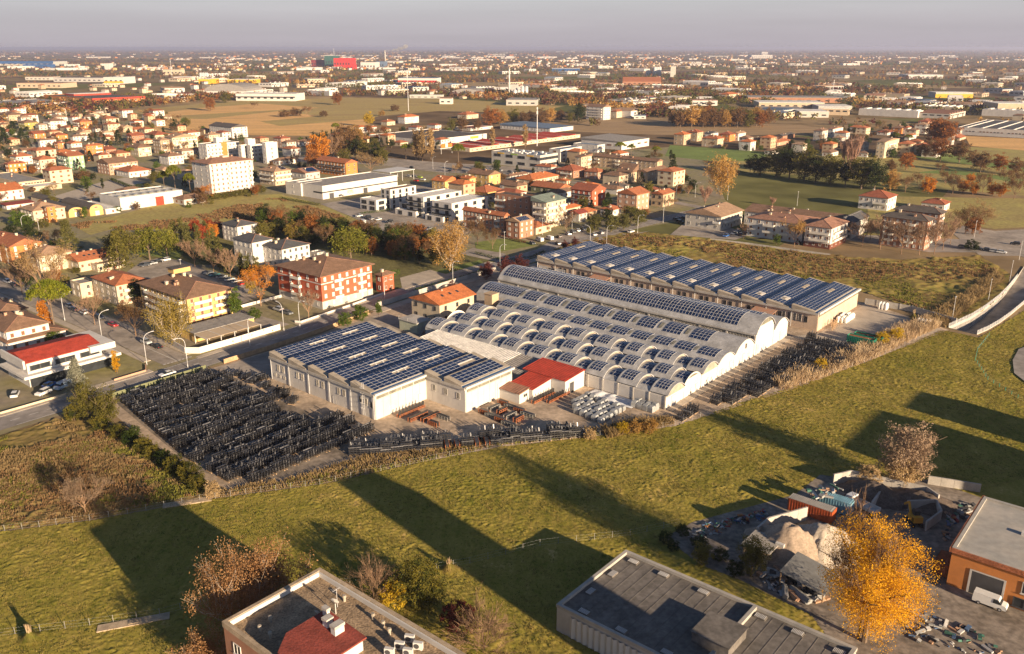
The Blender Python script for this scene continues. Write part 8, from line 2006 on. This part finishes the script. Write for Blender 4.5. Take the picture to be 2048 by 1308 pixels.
def chimney(label, x, yb, yt, r0, r1, m):
 g = at(*P(x, yb)); h = height_at(*g, P(0, yt)[1]); t = thing('tall_chimney', label, 'chimney', (*g, 0)); obj('stack', MB().tube((0, 0, 0), (0, 0, h), r0, r1, 12).mesh('stack', m, True), t)
 for k in (.6, .8, .97): obj('ring', MB().tube((0, 0, h * k), (0, 0, h * k + 1.2), r0 + .35, r0 + .35, 12).mesh('ring', 'concrete'), t)
 return g, h
g_, h_ = chimney('tall smoking chimney right of the red plant', 1272, 170, 72, 4.2, 3.0, 'w_pale')
chimney('pale mast behind the green plant', 920, 120, 58, 2.5, 1.5, 'zinc')
m, nt, out = newmat('smoke'); pv = nt.nodes.new('ShaderNodeVolumePrincipled'); pv.inputs['Color'].default_value = (.95, .93, .93, 1); pv.inputs['Density'].default_value = .1; nt.links.new(pv.outputs[0], out.inputs['Volume']); MATS['smoke'] = m
mb = MB(); r = np.random.default_rng(4)
for k in range(9):
 c = Vector((10 + 14 * k + r.normal(0, 3), 0 + r.normal(0, 5), -1 + 2.6 * k ** 1.1 * .9 + r.normal(0, 2))); rad = 4.5 + 1.3 * k; n1, n2 = 8, 5
 V = [(c + Vector((math.sin(math.pi * i / n2) * math.cos(2 * math.pi * j / n1), math.sin(math.pi * i / n2) * math.sin(2 * math.pi * j / n1), math.cos(math.pi * i / n2) * .7)) * rad * r.uniform(.85, 1.15)) for i in range(n2 + 1) for j in range(n1)]
 mb.add(V, [(i * n1 + j, i * n1 + (j + 1) % n1, (i + 1) * n1 + (j + 1) % n1, (i + 1) * n1 + j)[::-1] for i in range(n2) for j in range(n1)])
sm = obj('smoke', mb.mesh('smoke', 'smoke'), None, (g_[0], g_[1], h_ - 4), kind='stuff'); sm['label'] = 'pale smoke drifting from the tall chimney'
tile(0, 90, 5.12)
far('blue-roofed stand on the far left', 'stand', 'blue_stand', -60, 585, 168, 212, 120, 'w_pale', 'f_blue', band=('f_blue', .45, 1.02)); far('second blue-banded hall below the blue stand', 'hall', 'far_hall', 235, 505, 200, 235, 60, 'f_blue', 'f_blue')
far('white tower block among the far left halls', 'tower', 'white_tower', 1075, 1130, 190, 252, 30, 'w_white', 'r_whiter'); far('tan hall in front of brown trees on the left', 'hall', 'far_hall', 172, 665, 392, 440, 60, 'w_beige', 'r_tanr')
far('long white hall with a yellow stripe on the left', 'hall', 'far_hall', 1075, 1285, 332, 396, 60, 'w_white', 'r_whiter', band=('f_yellow', .1, .4)); far('grey hall with blue doors joined to the yellow-striped hall', 'hall', 'far_hall', 545, 1070, 338, 378, 60, 'w_grey', 'r_greyr')
far('hall with a brown roof behind the tan hall', 'hall', 'far_hall', 262, 532, 328, 360, 50, 'w_pale', 'r_tanr'); far('cream four-storey block on the far left side', 'apartment block', 'far_block', 1670, 1870, 252, 308, 25, 'w_cream', 'r_greyr')
far('white hall left of the yellow one', 'hall', 'far_hall', 1785, 1960, 328, 362, 50, 'w_white', 'r_whiter')
fo = H('long orange factory with red eaves and a dark grey roof', 945, 552, 448, 1485, 612, 'flat', 'orange', 'dark', 'factory', 'orange_factory', nR=8, nL=3, chim=0, amax=230, ww=3, wh=3, floors=1)
sd = DIM[fo.name]; obj('eaves_band', MB().box(-sd.x / 2 - .3, sd.x / 2 + .3, -sd.y / 2 - .4, -sd.y / 2 + 1, sd.z - 2.6, sd.z + .8).mesh('eaves_band', 'r_redm'), fo)
obj('roof_light', MB().box(-sd.x / 2 + 20, sd.x / 2 - 5, .1 * sd.y, .3 * sd.y, sd.z, sd.z + 3).mesh('roof_light', 'r_redm'), fo); obj('roof_light', MB().box(-sd.x / 2 + 22, sd.x / 2 - 7, .12 * sd.y, .28 * sd.y, sd.z + 3.02, sd.z + 3.4).mesh('roof_light', 'r_whiter'), fo)
H('white industrial hall with a grey solar roof at the left edge', 150, 612, -200, 742, 658, 'flat', 'white', 'greyr', 'hall', 'industrial_hall', nR=5, nL=2, chim=0, amax=160, ww=5, wh=3, floors=1)
tile(760, 80, 3.43)
far('barrel-roofed brick hall before the white chimney', 'hall', 'barrel_hall', 490, 715, 372, 386, 60, 'w_brick', 'r_greyr', 'arch')
chimney('slim white chimney beside the grey silos', 887, 385, 196, 1.6, 1.3, 'frame_white')
for k in range(4):
 x, yb = P(925 + 26 * k, 386); t = thing('silo', 'grey silo beside the slim white chimney', 'silo', (*at(x, yb), 0), 0, 'silos by the slim chimney'); obj('drum', MB().tube((0, 0, 0), (0, 0, 17 if k > 1 else 11), 4, 4, 12).tube((0, 0, 17 if k > 1 else 11), (0, 0, 19 if k > 1 else 13), 4, 2, 12).mesh('drum', 'zinc', True), t)
far('grey mill block behind the slim white chimney', 'mill', 'mill_block', 885, 945, 305, 384, 25, 'w_grey', 'r_greyr')
for k in range(4): far('vaulted bay of the cream warehouse row', 'hall', 'vault_bay', 1180 + 40 * k, 1218 + 40 * k, 336, 372, 70, 'w_cream', 'r_whiter', 'arch')['group'] = 'vaulted cream bays'
far('white house with grey roof at the far field edge', 'house', 'far_house', 412, 496, 402, 440, 14, 'w_white', 'r_brown', 'gable'); far('hall with a blue roof and red front in the belt', 'hall', 'far_hall', 130, 400, 262, 300, 60, 'w_white', 'r_bluer', band=('f_red', .2, .6)); far('long pale wall hall at the field edge', 'hall', 'far_hall', 205, 430, 380, 400, 20, 'w_pale', 'r_whiter')
far('blue and white hall on the right of the belt', 'hall', 'far_hall', 1185, 1372, 196, 215, 60, 'f_blue', 'r_whiter'); far('low grey hall with angled roofs near the brown trees', 'hall', 'far_hall', 880, 1090, 412, 450, 60, 'w_grey', 'r_greyr')
tile(1120, 80, 3.43)
ch_ = H('white apartments with balconies beyond the ploughed field', 300, 462, 178, 352, 550, 'gy', 'white', 'brown', 'apartment block', 'apartment_house', nR=3, nL=4, bal=[('L', .1, .9)], chim=3)
H('small cream house with red roof beside the white apartments', 390, 492, 345, 442, 535, 'hip', 'cream', 'terra', nR=2, nL=1)
far('pale silo tower on the right of the belt', 'silo', 'silo_tower', 758, 794, 182, 254, 14, 'w_pale', 'r_whiter'); far('white domed mill left of the silo row', 'mill', 'domed_mill', 592, 628, 214, 248, 20, 'w_white', 'r_whiter', 'arch')
for k in range(3):
 x, yb = P(650 + 15 * k, 250); t = thing('silo', 'tall grey silo in the row before the silo tower', 'silo', (*at(x, yb), 0), 0, 'silos before the tower'); obj('drum', MB().tube((0, 0, 0), (0, 0, 30), 6.5, 6.5, 12).mesh('drum', 'zinc', True), t)
far('wide hall with a brick-red roof in the middle of the belt', 'hall', 'far_hall', 440, 702, 286, 306, 60, 'w_brick', 'r_terra', 'gable'); far('orange house among brown trees', 'house', 'far_house', 590, 645, 392, 412, 14, 'w_orange', 'r_terra', 'gable'); far('small white building at the ploughed field', 'building', 'far_building', 512, 592, 520, 542, 12, 'w_white', 'r_bluer')
H('cream block with orange roofs beyond the woodland row', 1160, 375, 1088, 1232, 418, 'hip', 'cream', 'orange', nR=3, nL=2)
far('long white block behind the woodland row', 'building', 'far_building', 905, 1085, 415, 450, 30, 'w_white', 'r_pinkr')
tile(1480, 80, 3.43)
far('long low grey hall beyond the bare poplars', 'hall', 'far_hall', 165, 460, 478, 508, 60, 'w_grey', 'r_greyr'); far('white-roofed hall behind the long low grey one', 'hall', 'far_hall', 150, 585, 432, 466, 60, 'w_beige', 'r_whiter'); far('hall with open loading bays right of the low grey hall', 'hall', 'far_hall', 425, 620, 494, 532, 50, 'w_pale', 'r_whiter'); far('pale hall behind the loading bays', 'hall', 'far_hall', 555, 780, 456, 482, 50, 'w_grey', 'r_whiter')
far('long dark-roofed hall on the right of the belt', 'hall', 'far_hall', 75, 700, 396, 430, 60, 'w_brick', 'r_greyr'); far('big white hall on the horizon at the right', 'hall', 'far_hall', 90, 230, 104, 126, 200, 'w_white', 'r_whiter'); far('white cube on the horizon at the right', 'hall', 'far_hall', 150, 192, 82, 106, 80, 'w_white', 'r_whiter')
tile(1700, 150, 3.943)
far('yellow-fronted hall at the right of the belt', 'hall', 'far_hall', 690, 970, 140, 180, 40, 'w_pale', 'r_whiter', band=('f_yellow', .0, .75)); far('pale hall above the grey factory', 'hall', 'far_hall', 1180, 1420, 228, 312, 50, 'w_beige', 'r_whiter'); far('white sloping hall at the top right', 'hall', 'far_hall', 475, 740, 0, 28, 90, 'w_white', 'r_whiter')
# ================================================================ the belt of halls, the far houses and the far trees
frng = random.Random(21)
GF = pxs([(230, 262), (470, 280), (640, 280), (760, 260), (900, 262), (1130, 262), (1180, 250), (1500, 280), (1700, 262), (1640, 244), (1480, 238), (1340, 236), (1180, 232), (1130, 214), (900, 196), (700, 192), (520, 197), (420, 202), (330, 210), (250, 220)])
def hallmesh(seed):
 r = random.Random(seed); L_, D_, h = r.uniform(34, 80), r.uniform(24, 46), r.uniform(6, 9.5); mb = MB().box(-L_ / 2, L_ / 2, -D_ / 2, D_ / 2, 0, h, 0, bottom=False)
 mb.box(-L_ / 2 + .5, L_ / 2 - .5, -D_ / 2 + .5, D_ / 2 - .5, h, h + .25, 1)
 k = r.randrange(3)
 if k == 0:
  for j in range(6): mb.box(-L_ / 2 + L_ * (j + .2) / 6, -L_ / 2 + L_ * (j + .55) / 6, -D_ / 2 + 2, D_ / 2 - 2, h + .25, h + 1.3, 1)
 elif k == 1:
  n_ = 3; q = []
  for j in range(n_):
   y0, y1 = -D_ / 2 + D_ * j / n_, -D_ / 2 + D_ * (j + 1) / n_; ym = (y0 + y1) / 2
   mb.add([(-L_ / 2, y0, h), (L_ / 2, y0, h), (L_ / 2, ym, h + 2), (-L_ / 2, ym, h + 2), (L_ / 2, y1, h), (-L_ / 2, y1, h)], [(0, 1, 2, 3), (3, 2, 4, 5), (1, 4, 2), (0, 3, 5)], 1)
 else:
  for j in range(5): mb.box(*(lambda x, y: (x, x + 3, y, y + 2))(r.uniform(-.4, .35) * L_, r.uniform(-.4, .35) * D_), h + .25, h + 1.8, 0)
 for j in range(int(L_ / 9)): mb.box(-L_ / 2 + 9 * j + 2, -L_ / 2 + 9 * j + 7.5, -D_ / 2 - .15, -D_ / 2, h * .55, h * .78, 2)
 for j in range(3): mb.box(-L_ / 2 + L_ * (j + .4) / 3, -L_ / 2 + L_ * (j + .4) / 3 + 4, -D_ / 2 - .15, -D_ / 2, 0, 4, 2)
 for j in range(int(D_ / 9)): mb.box(-L_ / 2 - .15, -L_ / 2, -D_ / 2 + 9 * j + 2, -D_ / 2 + 9 * j + 7.5, h * .55, h * .78, 2)
 w = r.choice(('w_white', 'w_white', 'w_pale', 'w_cream', 'w_grey', 'w_beige')); rf = r.choice(('r_whiter', 'r_whiter', 'r_greyr', 'r_tanr', 'r_greyr', 'r_bluer', 'r_pinkr'))
 return mb.mesh('far_hall', [w, rf, 'glass']), max(L_, D_) / 2
HM = [hallmesh(s) for s in range(16)]
nh = 0; tries = 0
while nh < 160 and tries < 9000:
 tries += 1
 y = 128 + 108 * frng.random() ** .9; x = frng.uniform(-60, 2110)
 if x < 330 and frng.random() < .55: continue
 g = at(x, y)
 if inpoly(g[0], g[1], GF): continue
 if y > 205 and x < 1150: continue
 if fbm(np.array([g[0]]), np.array([g[1]]), 1 / 900., 2)[0] < .40: continue
 me, rad = frng.choice(HM)
 if not free(g[0], g[1], rad * .8): continue
 FOOT.append((g[0], g[1], rad * .8))
 o = obj('far_hall', me, None, (*g, 0), RZB + frng.choice((0, math.pi / 2, .25, -.3)))
 wc = {'w_white': 'white', 'w_pale': 'pale grey', 'w_cream': 'cream', 'w_grey': 'grey', 'w_beige': 'beige'}[me.materials[0].name]; sd_ = 'left' if x < 680 else 'middle' if x < 1360 else 'right'
 tag(o, f'{wc} flat-roofed hall in the {sd_} of the {"near" if y > 175 else "far"} industrial belt', 'hall', f'{wc} halls in the {sd_} of the belt'); nh += 1
nh = 0; tries = 0
while nh < 190 and tries < 8000:
 tries += 1
 y = 120 + 125 * frng.random() ** .8; x = frng.uniform(-40, 2090); g = at(x, y)
 if inpoly(g[0], g[1], GF) or fbm(np.array([g[0] + 5000]), np.array([g[1]]), 1 / 350., 2)[0] < .5 or not free(g[0], g[1], 9): continue
 FOOT.append((g[0], g[1], 9)); o = obj('far_house', frng.choice(HPM), None, (*g, 0), RZB + frng.choice((0, math.pi / 2, .3)))
 wc = o.data.materials[0].name[2:]; sd_ = 'left' if x < 680 else 'middle' if x < 1360 else 'right'
 tag(o, f'small {wc} walled house in the {sd_} of the {"near" if y > 160 else "far"} plain', 'house', f'{wc} houses in the {sd_} of the plain'); nh += 1
# the many houses beyond, one mass
mb = MB(); mats_ = ['w_white', 'w_cream', 'w_orange', 'w_tan', 'r_terra', 'r_brown', 'r_whiter', 'w_yellow']; fr = np.random.default_rng(9)
V, Fq, Mi = [], [], []
def farbox(x, y, a, b, h, rot, w, rf, rh):
 c, s = math.cos(rot), math.sin(rot); i = len(V)
 for px_, py_, z in ((-a, -b, 0), (a, -b, 0), (a, b, 0), (-a, b, 0), (-a, -b, h), (a, -b, h), (a, b, h), (-a, b, h), (-a * .6, 0, h + rh), (a * .6, 0, h + rh)): V.append((x + px_ * c - py_ * s, y + px_ * s + py_ * c, z))
 for q, m_ in (((0, 1, 5, 4), w), ((1, 2, 6, 5), w), ((2, 3, 7, 6), w), ((3, 0, 4, 7), w), ((4, 5, 9, 8), rf), ((6, 7, 8, 9), rf), ((5, 6, 9), rf), ((7, 4, 8), rf)): Fq.append(tuple(i + k for k in q)); Mi.append(m_)
k = 0; tries = 0
while k < 1300 and tries < 40000:
 tries += 1
 y = 97.8 + 44 * fr.random() ** 1.6; x = fr.uniform(-60, 2110); g = at(x, y)
 if g[1] > 45000: continue
 n_ = vnoise(np.array([g[0]]), np.array([g[1]]), 1 / 700.)[0] * .6 + vnoise(np.array([g[0]]), np.array([g[1]]), 1 / 2600.)[0] * .6
 if n_ < .55 + .2 * fr.random(): continue
 d = g[1] / 4000; big = min(2.6, max(1, d * .8))
 if fr.random() < .10: farbox(*g, fr.uniform(20, 60) * min(2, big), fr.uniform(12, 25) * min(2, big), fr.uniform(7, 11), fr.uniform(-.4, .4), 0, 6, .5)
 else: farbox(*g, fr.uniform(5, 9) * big, fr.uniform(4, 6) * big, fr.uniform(5, 9), RZB + fr.uniform(-.3, .3), int(fr.choice((0, 0, 1, 1, 3, 2, 7))), int(fr.choice((4, 5, 4))), 2.2 * big)
 k += 1
o = obj('far_houses', fmesh('far_houses', V, Fq, mats_, Mi), kind='stuff'); o['label'] = 'countless tiny houses and sheds on the plain towards the horizon'
# the woods, hedges and single trees of the plain, one mass
FM = ['l_brown', 'l_rust', 'l_olive', 'l_dark', 'l_amber', 'l_orange', 'l_plum']
def farwood(n_, y0, y1, pw, quads, tr, th, seed, nscale, thr, gf=True):
 r = np.random.default_rng(seed); P_, M_, S_ = [], [], []
 X_ = r.uniform(-80, 2130, n_ * 5); Y_ = y0 + (y1 - y0) * r.random(n_ * 5) ** pw
 rx = (X_ - CX) / FPX; ry = cP + (CY - Y_) / FPX * sP; rz = -sP + (CY - Y_) / FPX * cP; t = -CAMH / rz; gx, gy = rx * t, ry * t
 nz = fbm(gx, gy, nscale, 3); k = (nz + r.normal(0, .05, len(nz)) > thr) & (gy < 52000)
 if gf: k &= ~inpoly_np(gx, gy, GF)
 gx, gy, nz = gx[k][:n_], gy[k][:n_], nz[k][:n_]
 keep_ = np.ones(len(gx), bool)
 if y1 > 140:
  F_ = np.array(FOOT)
  for i in range(len(gx)):
   d2 = (F_[:, 0] - gx[i]) ** 2 + (F_[:, 1] - gy[i]) ** 2
   if (d2 < (F_[:, 2] * .85 + 1) ** 2).any(): keep_[i] = False
 gx, gy = gx[keep_], gy[keep_]; N_ = len(gx)
 sc2 = r.uniform(.6, 1.25, N_) * np.clip(gy / 5000, 1, 3.2) ** .5
 c = np.repeat(np.stack([gx, gy, np.zeros(N_)], 1), quads, 0); s = np.repeat(sc2, quads)
 d = r.normal(size=(len(c), 3)); d /= np.linalg.norm(d, axis=1)[:, None]; q = r.uniform(.45, 1, len(c)) * s
 p = c + np.stack([d[:, 0] * tr * q, d[:, 1] * tr * q, th * s * .55 + d[:, 2] * th * .5 * q], 1)
 v, f = leafquads(p, 1.0, r, asp=.75); ctr = np.repeat(p, 4, 0); v = ctr + (v - ctr) * np.repeat(s * tr * .34, 4)[:, None]; v[:, 2] = np.maximum(v[:, 2], .05)
 hue = fbm(gx + 777, gy, 1 / 160., 2) + r.normal(0, .10, N_); mi = np.digitize(hue, [.36, .43, .50, .56, .64, .70]); mi = np.array([2, 0, 6, 3, 0, 1, 4])[mi]
 return v, f, np.repeat(mi, quads)
parts = [farwood(12000, 128, 252, .8, 22, 4.2, 9.5, 31, 1 / 260., .47), farwood(7000, 104, 140, 1.0, 9, 7.0, 11, 32, 1 / 420., .47), farwood(7000, 97.4, 110, 1.2, 5, 15, 12, 33, 1 / 900., .44)]
v = np.concatenate([p[0] for p in parts]); off = 0; fs = []
for p in parts: fs.append(p[1] + off); off += len(p[0])
o = obj('far_woods', fmesh('far_woods', v, np.concatenate(fs), FM, np.concatenate([p[2] for p in parts])), kind='stuff'); o['label'] = 'brown woods, hedges and trees of the plain towards the horizon'
# thin masts
for x, yb, yt, lab in ((345, 160, 117, 'thin pale mast on the left of the plain'), (1074, 292, 214, 'mobile phone mast between the striped hall and the trees'), (817, 222, 140, 'thin mast behind the golden field'), (1665, 192, 160, 'thin pale mast in the right of the belt')):
 g = at(x, yb); h = height_at(*g, yt); t = thing('mast', lab, 'mast', (*g, 0)); obj('pole', MB().tube((0, 0, 0), (0, 0, h), .5, .3, 6).mesh('pole', 'lightmetal'), t)
 obj('antenna', MB().box(-.7, .7, -.7, .7, h * .82, h * .9).box(-.6, .6, -.6, .6, h * .94, h).mesh('antenna', 'frame_white'), t)
# ================================================================ haze
m, nt, out = newmat('haze'); pv = nt.nodes.new('ShaderNodeVolumePrincipled')
pv.inputs['Color'].default_value = (.72, .76, 1.0, 1); pv.inputs['Density'].default_value = 7e-5; pv.inputs['Anisotropy'].default_value = 0.25
nt.links.new(pv.outputs[0], out.inputs['Volume']); MATS['haze'] = m
hz_ = obj('haze', MB().box(-46000, 46000, -3200, 61000, -6.6, 97.0).mesh('haze', 'haze'), kind='stuff')
